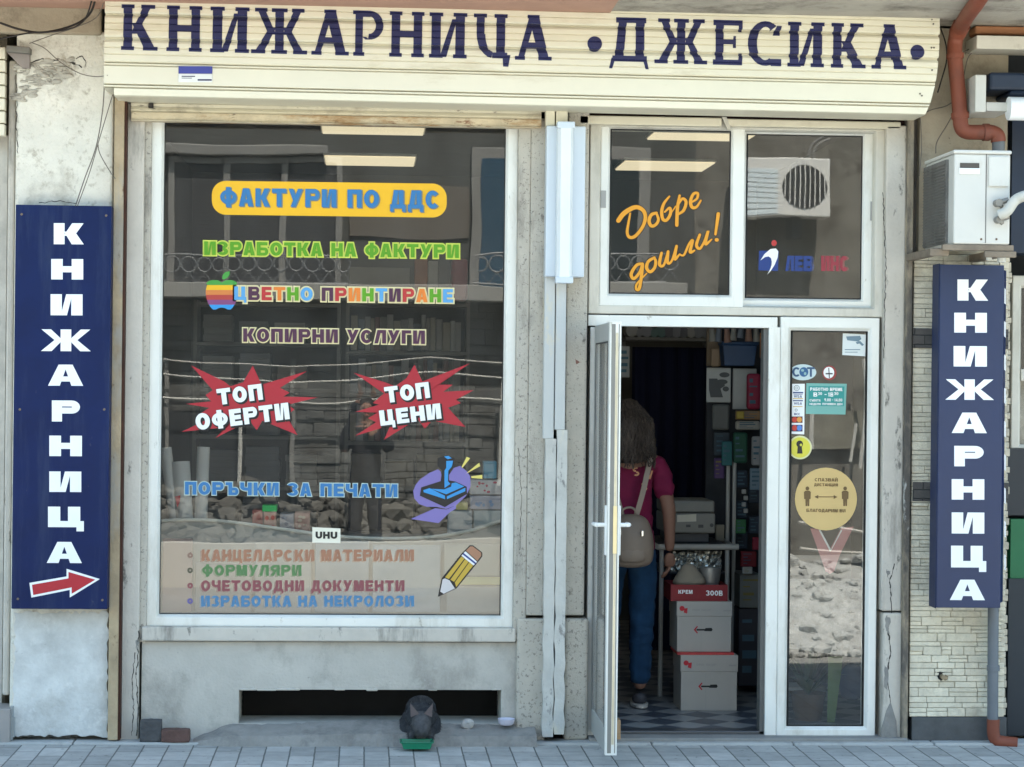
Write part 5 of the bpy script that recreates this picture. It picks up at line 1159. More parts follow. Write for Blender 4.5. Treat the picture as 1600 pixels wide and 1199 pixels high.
g.lathe((x, -.03, zb), [(.028, 0), (.037, .008), (.042, .028), (.043, .031), (.039, .030), (.033, .009), (.0, .007)], 24); tag(g.build('food_bowl', M('lilac white plastic', (.62, .60, .70), .4), smooth=True), 'small lilac white bowl at the right end of the cellar vent', 'bowl')
x, z = P(962, 1146, -.02); g = MB(); g.prism([(x - .02, .028), (x + .016, .028), (x + .014, .125), (x - .006, .118)], -.10, -.03); tag(g.build('wooden_wedge', M('raw wood', (.42, .26, .14), .8, var=.15, stretch=(1, 1, 8)), bevel=.004), 'wooden wedge holding the open door at the threshold', 'door wedge')
# green tray
TX, TZ = P(651, 1166, -.25); TZ = .012
g = MB(); w2, d2, h2 = .074, .052, .030; Yc = -.255
def tray_loop(s, z, e=0): return [(TX - w2 * s - e, Yc - d2 * s - e, z), (TX + w2 * s + e, Yc - d2 * s - e, z), (TX + w2 * s + e, Yc + d2 * s + e, z), (TX - w2 * s - e, Yc + d2 * s + e, z)]
L = [tray_loop(.86, TZ), tray_loop(1, TZ + h2), tray_loop(1, TZ + h2 + .001, .007), tray_loop(1, TZ + h2 + .005, .007), tray_loop(.97, TZ + h2 + .004), tray_loop(.82, TZ + .006)]
i = 0
for r in L: g.v += r
for a in range(len(L) - 1):
    for k in range(4): g.f.append([a * 4 + k, a * 4 + (k + 1) % 4, a * 4 + 4 + (k + 1) % 4, a * 4 + 4 + k]); g.mi.append(0)
g.f += [[3, 2, 1, 0], [20, 21, 22, 23]]; g.mi += [0, 0]
tag(g.build('food_tray', M('glossy green plastic', (.006, .19, .10), .22, var=.1, spec=.6), bevel=.003), 'small green plastic tray the grey cat eats from', 'tray')
# ---- cat, facing the street, head in the tray
CX = P(657, 1125, -.05)[0]; CY = -.085; CZ = .028
nd = [(0, .085, .098, .094, .09), (0, .01, .120, .100, .088), (0, -.055, .112, .080, .072), (0, -.095, .095, .054, .050), (0, -.130, .078, .056, .050), (0, -.160, .060, .038, .032), (0, -.184, .047, .024, .019),
      (-.050, -.06, .065, .036), (-.044, -.085, .028, .022), (-.042, -.108, .006, .019), (.050, -.06, .065, .036), (.044, -.085, .028, .022), (.042, -.108, .006, .019),
      (-.060, .06, .060, .060), (-.066, .01, .030, .040), (-.064, -.03, .010, .024), (.060, .06, .060, .060), (.066, .01, .030, .040), (.064, -.03, .010, .024),
      (.0, .15, .06, .026), (.04, .18, .035, .02), (.08, .15, .025, .018), (.098, .09, .02, .016), (.092, .03, .02, .012)]
ed = [(0, 1), (1, 2), (2, 3), (3, 4), (4, 5), (5, 6), (2, 7), (7, 8), (8, 9), (2, 10), (10, 11), (11, 12), (0, 13), (13, 14), (14, 15), (0, 16), (16, 17), (17, 18), (0, 19), (19, 20), (20, 21), (21, 22), (22, 23)]
g = skin(nd, ed, 2)
for i, f in enumerate(g.f):
    cc = sum((Vector(g.v[k]) for k in f), Vector()) / len(f)
    if cc.y < -.098 and abs(cc.x) < .062 and cc.z > .028: g.mi[i] = 1
for s in (-1, 1):      # ears, laid a little outwards
    e = MB(); b = [(s * .012, -.128, .126), (s * .052, -.122, .110), (s * .032, -.100, .126)]; tip = (s * .056, -.128, .172)
    e.cur = 2; e.q([b[0], b[1], tip]); e.cur = 1; e.q([b[1], b[2], tip]); e.q([b[2], b[0], tip]); e.q([b[0], b[2], b[1]]); g = join(g, e)
rn = random.Random(3); V0 = [Vector(v) for v in g.v]; fur = MB()
for fi in [rn.randrange(len(g.f)) for _ in range(5200)]:
    f = g.f[fi]; fur.cur = min(1, g.mi[fi])
    a, b, c = V0[f[0]], V0[f[1]], V0[f[2]]; nn = (b - a).cross(c - a)
    if nn.length < 1e-9: continue
    nn.normalize(); u, v = rn.random(), rn.random(); p = a + (b - a) * u * .9 + (c - a) * v * .5; lay = (nn * .45 + Vector((rn.uniform(-.3, .3), .5, -.55))).normalized() * rn.uniform(.008, .017); sd_v = lay.cross(nn).normalized() * .0011
    fur.q([p - sd_v, p + sd_v, p + lay])
g = join(g, fur)
g.v = [(CX + x * .98, CY + y, CZ + z * 1.12) for x, y, z in g.v]
furm = M('grey cat fur', (.046, .048, .054), .95, var=.35, scale=38, bump=1.0, bscale=170, spec=.15, stain=[((.025, .026, .032), 10, .52, .66, (1.2, .35, 1)), ((.15, .155, .16), 110, .58, .74, (1, .3, .5))])
furl = M('pale grey cat fur', (.085, .085, .09), .95, var=.35, scale=40, bump=1.0, bscale=170, spec=.15); CAT = tag(g.build('cat', [furm, furl, M('cat ear', (.12, .095, .095), .8)], smooth=True), 'grey cat crouching by the cellar vent, head down in the green tray', 'cat')

# ================================================================== people
skinm = M('skin', (.22, .115, .08), .55, var=.06, scale=9, spec=.35)
def hand(side, wx, wy, wz, s=1., curl=.5, d=(0, .12, -1)):
    """palm, four unequal fingers and a thumb leaving the side of the palm; hangs along d"""
    D = Vector(d).normalized(); U = Vector((0, 1, .1)); U = (U - D * U.dot(D)).normalized(); N = D.cross(U) * side      # U: towards the thumb, N: out of the palm's back
    w0 = Vector((wx, wy, wz)); out = []
    pn = [(*(w0), .024 * s, .019 * s), (*(w0 + D * .045 * s), .036 * s, .016 * s), (*(w0 + D * .088 * s), .034 * s, .014 * s)]
    out.append(skin(pn, [(0, 1), (1, 2)], 1))
    for k, L in enumerate((.074, .082, .076, .060)):
        b = w0 + D * (.085 - .004 * k) * s + U * (.026 - .0175 * k) * s; pts = [b]; ang = 0; dd = D.copy()
        for j, f in enumerate((.46, .31, .23)):
            ang = curl * (.35 + .35 * j); dd = (D * math.cos(ang + .12 * k * curl) - N * math.sin(ang + .12 * k * curl)).normalized(); pts.append(pts[-1] + dd * L * f * s)
        out.append(skin([(*p, r * s) for p, r in zip(pts, (.0095, .0088, .008, .0068))], [(0, 1), (1, 2), (2, 3)], 1))
    b = w0 + D * .030 * s + U * .028 * s; p1 = b + (U * .6 + D * .8) * .034 * s; p2 = p1 + (U * .25 + D - N * .3).normalized() * .030 * s; p3 = p2 + (D - N * .5).normalized() * .022 * s
    out.append(skin([(*p, r * s) for p, r in zip((b, p1, p2, p3), (.012, .0105, .009, .0075))], [(0, 1), (1, 2), (2, 3)], 1))
    return join(*out)
def put(g, X, Y, Z): g.v = [(X + x, Y + y, Z + z) for x, y, z in g.v]; return g
def figure(root, X, Y, Z, arms, legs, mats, long_hair, H=1.62, wide=1.):
    k = H / 1.62
    def T(ns): return [(x * k * wide, y * k, z * k, *[r * k for r in rr]) for x, y, z, *rr in ns]
    (sl, el, wl_), (sr, er, wr) = arms; (kl, al), (kr, ar) = legs
    tors = [(0, 0, .90, .140, .105), (0, .0, 1.03, .125, .095), (0, .0, 1.18, .140, .105), (0, -.01, 1.30, .115, .080), (0, -.005, 1.385, .050, .050), (0, .012, 1.445, .062, .070), (0, .012, 1.53, .076, .090), (0, .012, 1.585, .055, .065),
            (0, .098, 1.48, .014), (-.078, .0, 1.485, .014, .02), (.078, .0, 1.485, .014, .02)]
    n = len(tors); ns = tors + [(*sl, .050), (*el, .040), (*wl_, .027), (*sr, .050), (*er, .040), (*wr, .027), (-.085, 0, .83, .088), (*kl, .058), (*al, .040), (.085, 0, .83, .088), (*kr, .058), (*ar, .040)]
    es = [(0, 1), (1, 2), (2, 3), (3, 4), (4, 5), (5, 6), (6, 7), (6, 8), (6, 9), (6, 10), (3, n), (n, n + 1), (n + 1, n + 2), (3, n + 3), (n + 3, n + 4), (n + 4, n + 5), (0, n + 6), (n + 6, n + 7), (n + 7, n + 8), (0, n + 9), (n + 9, n + 10), (n + 10, n + 11)]
    body = skin(T(ns), es, 2)
    hs = []
    for sgn, e, w_ in ((-1, el, wl_), (1, er, wr)):
        d = (Vector(w_) - Vector(e)); hs.append(hand(sgn, w_[0] * k * wide, w_[1] * k, w_[2] * k, k, mats.get('curl', .5), d + Vector((0, .02, 0))))
    body = put(join(body, *hs), X, Y, Z); B = body.build('body', skinm, root, smooth=True)
    # face
    f = MB()
    for s_ in (-1, 1): f.blob((X + s_ * .030 * k, Y + .096 * k, Z + 1.505 * k), (.011, .006, .007), 1, 0, 1)
    f.build('eyes', M('eye', (.05, .035, .03), .3), B, smooth=True)
    f = MB(); f.blob((X, Y + .094 * k, Z + 1.437 * k), (.026, .008, .008), 2, .05, 1); f.build('mouth', M('lips', (.40, .12, .10), .5), B, smooth=True)
    # top
    sh = [(0, 0, .78, .162, .130), (0, 0, .88, .160, .126), (0, .0, 1.03, .142, .112), (0, .0, 1.18, .156, .120), (0, -.01, 1.30, .128, .092), (0, -.006, 1.365, .066, .062)]
    def lerp(a, b, t): return tuple(a[i] + (b[i] - a[i]) * t for i in range(3))
    m_ = len(sh); t = mats.get('sleeve', .6)
    ns = sh + [(*sl, .066), (*lerp(sl, el, t), .060), (*sr, .066), (*lerp(sr, er, t), .060)]; es = [(0, 1), (1, 2), (2, 3), (3, 4), (4, 5), (4, m_), (m_, m_ + 1), (4, m_ + 2), (m_ + 2, m_ + 3)]
    if mats.get('longsleeve'):
        ns += [(*el, .054), (*lerp(el, wl_, .95), .040), (*er, .054), (*lerp(er, wr, .95), .040)]; q = len(ns); es += [(m_ + 1, q - 4), (q - 4, q - 3), (m_ + 3, q - 2), (q - 2, q - 1)]
    top = put(wrinkle(skin(T(ns), es, 3), .012, 7, 16, 3), X, Y, Z).build(mats['topname'], mats['top'], root, smooth=True)
    jn = [(0, 0, 1.0, .140, .108), (0, 0, .90, .148, .120), (-.088, 0, .78, .098), (*kl, .070), (*lerp(kl, al, .96), .056), (.088, 0, .78, .098), (*kr, .070), (*lerp(kr, ar, .96), .056)]
    put(wrinkle(skin(T(jn), [(0, 1), (1, 2), (2, 3), (3, 4), (1, 5), (5, 6), (6, 7)], 3), .010, 9, 20, 8), X, Y, Z).build('trousers', mats['trousers'], root, smooth=True)
    for s_, a_ in ((-1, al), (1, ar)):
        x, y = a_[0], a_[1]; zf = a_[2] - .085
        g = skin(T([(x, y - .03, zf + .045, .042, .040), (x + s_ * .004, y + .04, zf + .038, .042, .034), (x + s_ * .010, y + .11, zf + .028, .044, .026), (x + s_ * .012, y + .155, zf + .024, .034, .020)]), [(0, 1), (1, 2), (2, 3)], 2)
        S_ = put(g, X, Y, Z).build('shoe', mats['shoe'], root, smooth=True)
        g = MB(); ol = []
        for j in range(20):
            th = j * math.pi / 10; ol.append((X + (x + s_ * .006 + .047 * math.cos(th) * (1 if math.sin(th) < 0 else .95)) * k, Y + (y + .052 + .125 * math.sin(th)) * k))
        g.q([(a, b, Z + (zf + .016) * k) for a, b in ol]); g.q([(a, b, Z + max(zf, 0) * k) for a, b in ol][::-1])
        for j in range(20): a, b = ol[j], ol[(j + 1) % 20]; g.q([(*a, Z + max(zf, 0) * k), (*b, Z + max(zf, 0) * k), (*b, Z + (zf + .016) * k), (*a, Z + (zf + .016) * k)])
        g.build('sole', M('pale sole', (.55, .52, .48), .7), S_)
    # hair
    if long_hair:
        ns = [(0, -.01, 1.650, .018, .02), (0, -.01, 1.628, .052, .055), (0, -.02, 1.585, .082, .088), (0, -.045, 1.50, .098, .092), (0, -.075, 1.41, .108, .070), (0, -.095, 1.34, .112, .050), (0, -.100, 1.30, .085, .036)]
        g = skin(T(ns), [(i, i + 1) for i in range(6)], 3); strands = MB(); rn = random.Random(5)
        for q in range(300):
            a = rn.uniform(-1.35, 1.35); L = rn.uniform(.45, .90); pts = []
            ph = rn.uniform(0, 6); am = rn.uniform(.006, .020)
            for j in range(12):
                t = j / 11 * L; z = 1.635 - .40 * t; r = .02 + .078 * min(1, t * 4) + .035 * t; wob = am * math.sin(ph + t * 16)
                pts.append((math.sin(a) * r * 1.08 + wob, -.02 - .045 * t - math.cos(a) * (r * .95) - .015, z))
            strands.tube([(x * k, y * k, z * k) for x, y, z in pts], [.0052 * k * (1 - .6 * i / 11) for i in range(12)], 5)
        put(join(g, strands), X, Y, Z).build('hair', mats['hair'], root, smooth=True)
    else:
        g = skin(T([(0, .0, 1.60, .072, .082), (0, -.02, 1.55, .086, .092), (0, -.045, 1.48, .074, .060)]), [(0, 1), (1, 2)], 2); put(g, X, Y, Z).build('hair', mats['hair'], root, smooth=True)
    return B, top
hairm = M('brown wavy hair', (.045, .033, .026), .6, var=.5, scale=25, bump=.6, bscale=60, spec=.3, island=.5, stretch=(3, 3, .35), stain=[((.12, .095, .075), 24, .56, .7, (3, 3, .25))])
tee = M('magenta t-shirt', (.17, .006, .045), .85, var=.12, scale=7, bump=.4, bscale=14)
jean = M('blue jeans', (.005, .034, .085), .9, var=.2, scale=12, bump=.5, bscale=18, stain=[((.010, .055, .13), 4, .5, .7, (1, 1, .4))])
WX, WY = P(981, 760, .95)[0], .97
WO = thing('person', 'woman with long wavy hair, magenta t-shirt and jeans standing in the doorway, back turned', 'person', (WX, WY, FZ))
B, TOP = figure(WO, WX, WY, FZ, (((-.155, -.01, 1.315), (-.215, -.01, 1.06), (-.215, .06, .84)), ((.155, -.01, 1.315), (.212, -.035, 1.06), (.222, .0, .83))), (((-.095, .02, .46), (-.085, .06, .09)), ((.085, .02, .46), (.075, -.0, .09))),
    dict(top=tee, topname='t_shirt', trousers=jean, shoe=M('dark shoe', (.05, .05, .06), .6), hair=hairm, sleeve=.8, curl=.8, longtop=True), True, H=1.63, wide=1.04)
# letters printed on the shirt
lm = M('peach print', (.70, .36, .19), .8); PRN = []
YTs = WY - .145
for c, px, py, r_ in (('S', 996, 738, -.2), ('V', 1018, 743, .1), ('S', 1009, 761, 0)):
    dd = Decal(YTs); dd.text(c, px - 4.5, py - 7, px + 4.5, py + 7, v=.3, h=.2, rot=r_)
    PRN.append(dd)
# backpack
bag = M('tan leather', (.20, .155, .12), .55, var=.1, scale=5, bump=.5, bscale=10)
BP = thing('backpack', 'slouchy tan backpack worn by the woman in the doorway', 'backpack', (WX, WY - .2, .82))
bx_ = lambda px, py, Y=.78: (P(px, py, Y)[0], Y, P(px, py, Y)[1])
bxc = P(985, 845, .78)[0]
g = skin([(bxc, .775, 1.085, .085, .045), (bxc, .76, 1.01, .118, .07), (bxc, .75, .93, .135, .085), (bxc, .755, .84, .132, .08), (bxc, .765, .80, .11, .06)], [(i, i + 1) for i in range(4)], 2)
g.build('bag_body', bag, BP, smooth=True)
g = skin([(bxc, .715, .95, .07, .018), (bxc, .695, .87, .085, .03), (bxc, .70, .82, .08, .022)], [(0, 1), (1, 2)], 2); g.build('front_pocket', bag, BP, smooth=True)
def strap(pts, w_):
    g = MB(); sp = smoothpath(pts, 6)
    for a, b in zip(sp[:-1], sp[1:]):
        t = (b - a).normalized(); s_ = Vector((t.z, 0, -t.x)).normalized() * w_ / 2
        nrm = Vector((0, -.005, 0)); g.q([a - s_, b - s_, b + s_, a + s_]); g.q([a - s_ + nrm, a + s_ + nrm, b + s_ + nrm, b - s_ + nrm]); g.q([a - s_, a - s_ + nrm, b - s_ + nrm, b - s_]); g.q([a + s_, b + s_, b + s_ + nrm, a + s_ + nrm])
    return g.build('strap', M('tan strap', (.28, .22, .175), .6, var=.08), BP)
strap([bx_(994, 806, .79), bx_(1003, 775, .80), bx_(1010, 745, .815), bx_(1016, 715, .86), bx_(1012, 705, .93)], .028)
strap([bx_(972, 806, .79), bx_(962, 770, .80), bx_(952, 735, .815), bx_(946, 712, .86), bx_(950, 704, .93)], .028)
g = MB(); g.tube(smoothpath([bx_(972, 805, .77), bx_(974, 796, .765), bx_(984, 793, .765), bx_(992, 797, .765), bx_(993, 806, .77)], 4), .006, 8); g.build('grab_loop', M('tan strap', ()), BP, smooth=True)
g = MB()
for px, py in ((969, 832), (1004, 834)): x, y, z = bx_(px, py, .672); g.obox((x, .676, z), (.012, .006, .03))
g.build('buckle', M('bright metal', (.75, .74, .7), .25, .9), BP, bevel=.002)
for lets in PRN:
  o = bpy.data.objects.new('shirt_letter', lets.mesh('shirt_letter', lm, ORG[TOP.name], False)); COL.objects.link(o); o.parent = TOP
  sw = o.modifiers.new('w', 'SHRINKWRAP'); sw.target = TOP; sw.wrap_method = 'PROJECT'; sw.use_project_y = True; sw.use_positive_direction = True; sw.use_negative_direction = False; sw.offset = .002; sw.wrap_mode = 'ABOVE_SURFACE'

# ================================================================== shop interior, seen through the door
def crate(name, lab, cat, r, Y, depth, mat, group=None, bevel=.004):
    X0, Z0, X1, Z1 = RECT(*r, Y); t = thing(name, lab, cat, ((X0 + X1) / 2, Y + depth / 2, Z0), group); return t, X0, Z0, X1, Z1
card = M('white cardboard', (.44, .415, .38), .8, var=.05, scale=4); redp = M('red print', (.50, .02, .035), .6); blkp = M('black print', (.02, .02, .02), .7); greyp = M('grey print', (.38, .36, .34), .7)
def paperbox(r, Y, dep, lab, seam):
    t, X0, Z0, X1, Z1 = crate('paper_box', lab, 'cardboard box', r, Y, dep, card)
    zc = Z0 + (Z1 - Z0) * .70
    g = MB(); g.box(X0 + .004, Y + .004, Z0, X1 - .004, Y + dep - .004, zc + .02); g.build('carton', card, t, bevel=.003)
    g = MB(); g.box(X0, Y, zc, X1, Y + dep, Z1); g.build('box_lid', card, t, bevel=.004)
    x0, y0, x1, y1 = r; W_, H_ = x1 - x0, y1 - y0
    d = Decal(Y - .0005); d.ell(x0 + W_ * .10, y0 + H_ * .14, 4, 4); d.poly([(x0 + W_ * .14, y0 + H_ * .14), (x0 + W_ * .20, y0 + H_ * .13), (x0 + W_ * .19, y0 + H_ * .24), (x0 + W_ * .13, y0 + H_ * .22)]); d.build('red_mark', redp, t)
    d = Decal(Y - .0005); d.text('ОФИС ПАПИР', x0 + W_ * .28, y0 + H_ * .15, x0 + W_ * .62, y0 + H_ * .19); d.rect(x0 + W_ * .84, y0 + H_ * .17, x0 + W_ * .97, y0 + H_ * .195); d.build('grey_mark', greyp, t)
    d = Decal(Y + .0032); ym = y0 + H_ * .56; d.rect(x0 + W_ * .36, ym - 1.2, x0 + W_ * .62, ym + 1.4); d.poly([(x0 + W_ * .52, ym - 2.6), (x0 + W_ * .63, ym - 3), (x0 + W_ * .65, ym), (x0 + W_ * .63, ym + 2.4), (x0 + W_ * .5, ym + 2.2)]); d.build('black_mark', blkp, t)
    d = Decal(Y + .0032); d.poly([(x0 + W_ * .31, ym), (x0 + W_ * .37, ym - 6), (x0 + W_ * .385, ym - 5), (x0 + W_ * .345, ym), (x0 + W_ * .385, ym + 5), (x0 + W_ * .37, ym + 6)]); d.build('red_mark', redp, t)
    d = Decal(Y + .0034); d.rect(x0 + W_ * .44, y0 + H_ * .32, x0 + W_ * .445, y1); d.build('carton_seam', greyp, t)
    return t
BXY = .85
paperbox((1063, 1024, 1153, 1111), BXY, .30, 'white lidded paper box with printed arrow, standing on the tiles below the other', 0)
paperbox((1057, 940, 1144, 1019), BXY + .03, .30, 'white lidded paper box with printed arrow, stacked on the lower one', 0)
X0, Z0, X1, Z1 = RECT(1056, 1018.5, 1150, 1024.5, BXY); g = MB(); zt1 = P(1100, 1024, BXY)[1]; zt2 = P(1100, 1019, BXY + .03)[1]
g.box(X0 + .01, BXY + .01, zt1, X1 - .01, BXY + .28, zt2); tag(g.build('paper_ream', M('red wrapped paper', (.48, .05, .05), .6, var=.3, scale=4)), 'thin red packet squeezed between the two paper boxes', 'packet')
t, X0, Z0, X1, Z1 = crate('carton_tray', 'shallow red carton tray on top of the paper boxes', 'carton', (1048, 914, 1137, 939.5), BXY + .03, .28, None)
Y = BXY + .03; g = MB(); w_ = .004
g.box(X0, Y, Z0, X1, Y + w_, Z1); g.box(X0, Y + .276, Z0, X1, Y + .28, Z1); g.box(X0, Y + w_ + .0002, Z0, X0 + w_, Y + .2755, Z1); g.box(X1 - w_, Y + w_ + .0002, Z0, X1, Y + .2755, Z1); g.box(X0 + w_, Y + w_, Z0 + .001, X1 - w_, Y + .275, Z0 + .005)
g.build('tray_wall', M('red carton', (.22, .014, .02), .6, var=.08), t)
d = Decal(Y - .0006); d.text('300В', 1103, 923, 1129, 931, v=.3, h=.22); d.build('white_lettering', white, t); d = Decal(Y - .0006); d.text('КРЕМ', 1060, 922, 1082, 928, v=.3, h=.22); d.build('white_lettering', white, t)
X, Z = P(1078, 905, .98); g = skin([(X, 1.0, Z - .05, .12, .09), (X + .0, 1.0, Z + .01, .09, .07), (X - .005, 1.0, Z + .055, .045, .04), (X + .005, 1.0, Z + .085, .028, .022)], [(0, 1), (1, 2), (2, 3)], 2)
tag(g.build('paper_bag', M('beige paper bag', (.27, .23, .175), .85, var=.1, bump=.6, bscale=12), smooth=True), 'crumpled beige bag bulging out of the red carton tray', 'bag')
X, Z = P(1112, 903, .99); g = MB(); g.lathe((X, 1.06, Z - .05), [(.05, 0), (.06, .07), (.062, .1), (.058, .1), (.055, .02), (.0, .015)], 20); tag(g.build('tin_bowl', M('grey tin', (.34, .34, .33), .4, .6), smooth=True), 'grey tin bowl beside the beige bag in the carton tray', 'bowl')
# trolley with printer
TY = 1.38; wm = M('white tube', (.42, .41, .38), .45, var=.04)
T_ = thing('trolley_table', 'white tubular table carrying the printer behind the paper boxes', 'table', (P(1095, 1085, TY)[0], TY + .3, FZ))
g = MB(); a = pa(1034, 855, TY); b = pa(1154, 855, TY - .0); g.tube([pa(1028, 855, TY), b], .017, 12); g.tube([pa(1028, 855, TY), (pa(1028, 855, TY)[0], TY + .75, a[2])], .015, 10); g.tube([pa(1146, 855, TY), (pa(1124, 845, TY + .75)[0], TY + .75, a[2])], .015, 10)
g.build('tabletop_frame', wm, T_, smooth=True)
zt_ = a[2] + .017; g = MB(); g.box(pa(1034, 855, TY)[0], TY + .02, zt_ - .012, pa(1138, 855, TY)[0], TY + .73, zt_ - .001); g.build('tabletop', M('dark tabletop', (.05, .055, .065), .5), T_)
for px, dy in ((1034, 0.), (1137, 0.), (1034, .7), (1137, .7)):
    x = P(px, 900, TY)[0]; g = MB(); g.tube([(x, TY + dy + .02, FZ + .0), (x, TY + dy + .02, zt_ - .013)], .013, 10); g.build('leg', wm, T_, smooth=True)
g = MB(); x0 = P(1034, 900, TY)[0]; x1 = P(1137, 900, TY)[0]; z_ = P(1090, 895, TY)[1]; g.box(x0, TY + .05, z_ - .01, x1, TY + .7, z_); g.build('lower_shelf', M('dark tabletop', ()), T_)
# crinkled foil pack on lower shelf
foil = M('crinkled silver foil', (.62, .62, .58), .22, .85, var=.3, scale=18, bump=1.0, bscale=22)
g = MB(); X0, Z0, X1, Z1 = RECT(1049, 862, 1128, 888, TY + .06); rn = random.Random(8); nx, nz = 22, 9
pts = {}
for i in range(nx + 1):
    for j in range(nz + 1): pts[i, j] = (X0 + (X1 - X0) * i / nx + rn.uniform(-.003, .003), TY + .06 + rn.uniform(-.012, .012), z_ + (Z1 - z_) * j / nz + (rn.uniform(-.006, .006) if 0 < j else 0))
for i in range(nx):
    for j in range(nz): g.q([pts[i, j], pts[i + 1, j], pts[i + 1, j + 1], pts[i, j + 1]])
g.q([pts[i, nz] for i in range(nx + 1)] + [(X1, TY + .4, Z1), (X0, TY + .4, Z1)])
tag(g.build('foil_pack', foil), 'crinkled silver foil pack under the printer table', 'packet')
# printer
PY = TY + .08; t, X0, Z0, X1, Z1 = crate('printer', 'grey desktop printer on the white table inside the door', 'printer', (1040, 783, 1118, 828), PY, .4, None); Z0 = zt_ + .055; pm = M('grey printer plastic', (.22, .215, .195), .5)
g = MB(); zm = P(1080, 802, PY)[1]; g.box(X0, PY + .04, zm, X1, PY + .4, Z1); g.build('top_cover', pm, t, bevel=.01)
g = MB(); g.box(X0, PY, Z0, X1, PY + .4, zm - .002); g.build('printer_body', pm, t, bevel=.01)
g = MB(); g.box(X0 + .02, PY + .03, zt_, X1 - .03, PY + .38, Z0 - .001); g.build('paper_drawer', M('dark drawer', (.05, .055, .065), .5), t, bevel=.005)
d = Decal(PY - .0008); d.poly([(1058, 805), (1088, 803.5), (1088, 815), (1058, 816)]); d.build('sticker', M('cream label', (.62, .58, .48), .7), t)
d = Decal(PY - .0008); d.rect(1072, 820, 1079, 824); d.rect(1091, 820, 1099, 825); d.ell(1112, 821, 3, 3, 16); d.build('button', M('dark button', (.07, .07, .07), .5), t)
# navy curtain / door at the back
X0, Z0, X1, Z1 = RECT(987, 543, 1112, 784, 3.4); g = MB(); n = 26
for i in range(n):
    a, b = X0 + (X1 - X0) * i / n, X0 + (X1 - X0) * (i + 1) / n; ya, yb = 3.4 + .015 * math.sin(i * 1.3), 3.4 + .015 * math.sin((i + 1) * 1.3); g.q([(a, ya, FZ + .02), (b, yb, FZ + .02), (b, yb, Z1), (a, ya, Z1)]); g.q([(b, yb + .01, FZ + .02), (a, ya + .01, FZ + .02), (a, ya + .01, Z1), (b, yb + .01, Z1)])
tag(g.build('curtain', M('navy curtain', (.005, .007, .026), .9, var=.1)), 'dark navy curtain closing the back room of the shop', 'curtain')
# shelf above the curtain with rolls
X0, Z0, X1, Z1 = RECT(975, 528, 1112, 541, 3.3); t = thing('wall_shelf', 'long shelf above the navy curtain', 'shelf', ((X0 + X1) / 2, 3.3, Z0)); g = MB(); g.box(X0, 3.2, Z1 - .02, X1, 3.5, Z1); g.build('board', M('dim grey board', (.18, .17, .16), .8), t)
g = MB(); g.box(X0, 3.46, Z0 - .02, X0 + .03, 3.5, Z1 - .0205); g.box(X1 - .03, 3.46, Z0 - .02, X1, 3.5, Z1 - .0205); g.build('bracket', M('dim grey board', ()), t)
rn = random.Random(2)
for i in range(11):
    px = 986 + i * 11.5; x = P(px, 520, 3.3)[0]; r_ = rn.uniform(.025, .042); c = rn.choice([(.28, .27, .26), (.10, .16, .16), (.2, .2, .22), (.12, .12, .14)])
    g = MB(); g.lathe((x, 3.24, Z1 + r_), [(r_ * .5, 0), (r_, .002), (r_, .16), (r_ * .5, .162)], 14, axis='Y'); tag(g.build('tape_roll', M('roll %.2f %.2f' % (c[0], c[1]), c, .6), smooth=True), 'small roll lying in the row on the shelf over the navy curtain', 'roll', 'rolls on the shelf above the curtain')
# right hand wall: pegboard with goods
def hang(name, lab, cat, r, Y, dep, col, fn=None, rough=.6, bevel=.004, group=None):
    if Y > 1.2: col = tuple(c * .8 for c in col)  # stock deeper indoors darkened, putting the room's shade into its colour
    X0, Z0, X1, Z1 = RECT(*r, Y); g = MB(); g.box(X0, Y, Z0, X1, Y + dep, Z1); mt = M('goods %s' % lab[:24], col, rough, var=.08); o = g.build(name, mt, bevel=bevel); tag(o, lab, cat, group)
    if Y > 1.2 and (r[2] - r[0]) > 14 and name not in ('leaflet', 'paper_pad', 'clear_pack', 'wooden_strip', 'red_cloth', 'silver_clip', 'carton', 'folder'):
        rp = random.Random(int(r[0] * 3 + r[1])); d = Decal(Y - .0008); w_, h_ = r[2] - r[0], r[3] - r[1]
        for q in range(4): yy = r[1] + h_ * (.14 + .2 * q); d.rect(r[0] + w_ * .15, yy, r[0] + w_ * rp.uniform(.4, .88), yy + h_ * rp.uniform(.03, .11))
        d.build('printed_label', M('label tint %d' % rp.randint(0, 3), [(.26, .25, .23), (.20, .16, .05), (.06, .12, .16), (.22, .05, .05)][rp.randint(0, 3)], .7), o)
    return o
X0, Z0, X1, Z1 = RECT(1104, 512, 1200, 1070, 1.95)
t = thing('display_rack', 'tall dark rack of hanging goods behind the right half of the doorway', 'rack', ((X0 + X1) / 2, 2.0, FZ)); g = MB(); g.box(X0, 1.98, FZ, X1 + .5, 2.02, Z1 + .1); g.build('back_panel', M('dark rack board', (.045, .045, .05), .8, var=.3, scale=5), t)
g = MB()
for px in (1137, 1147): x = P(px, 800, 1.7)[0]; g.tube([(x, 1.7, FZ + .0), (x, 1.7, P(px, 712, 1.7)[1])], .011, 8)
g.build('upright_post', wm, t, smooth=True)
hang('wooden_strip', 'brown wooden upright at the top left of the goods rack', 'board', (1105, 513, 1128, 572), 1.9, .04, (.22, .15, .09))
hang('leaflet', 'white leaflet with grey product pictures hung left on the rack', 'leaflet', (1104, 575, 1142, 629), 1.8, .012, (.52, .51, .48))
d = Decal(1.798); tr = lambda *p: [(900 + x / 3.33, 480 + y / 3.33) for x, y in p]
d.poly(tr((692, 372), (735, 372), (745, 395), (770, 385), (775, 410), (752, 425), (765, 470), (700, 470), (692, 430))); d.ell(1132, 586, 8, 4); d.ell(1128, 597, 9, 4); d.ell(1134, 608, 5, 4)
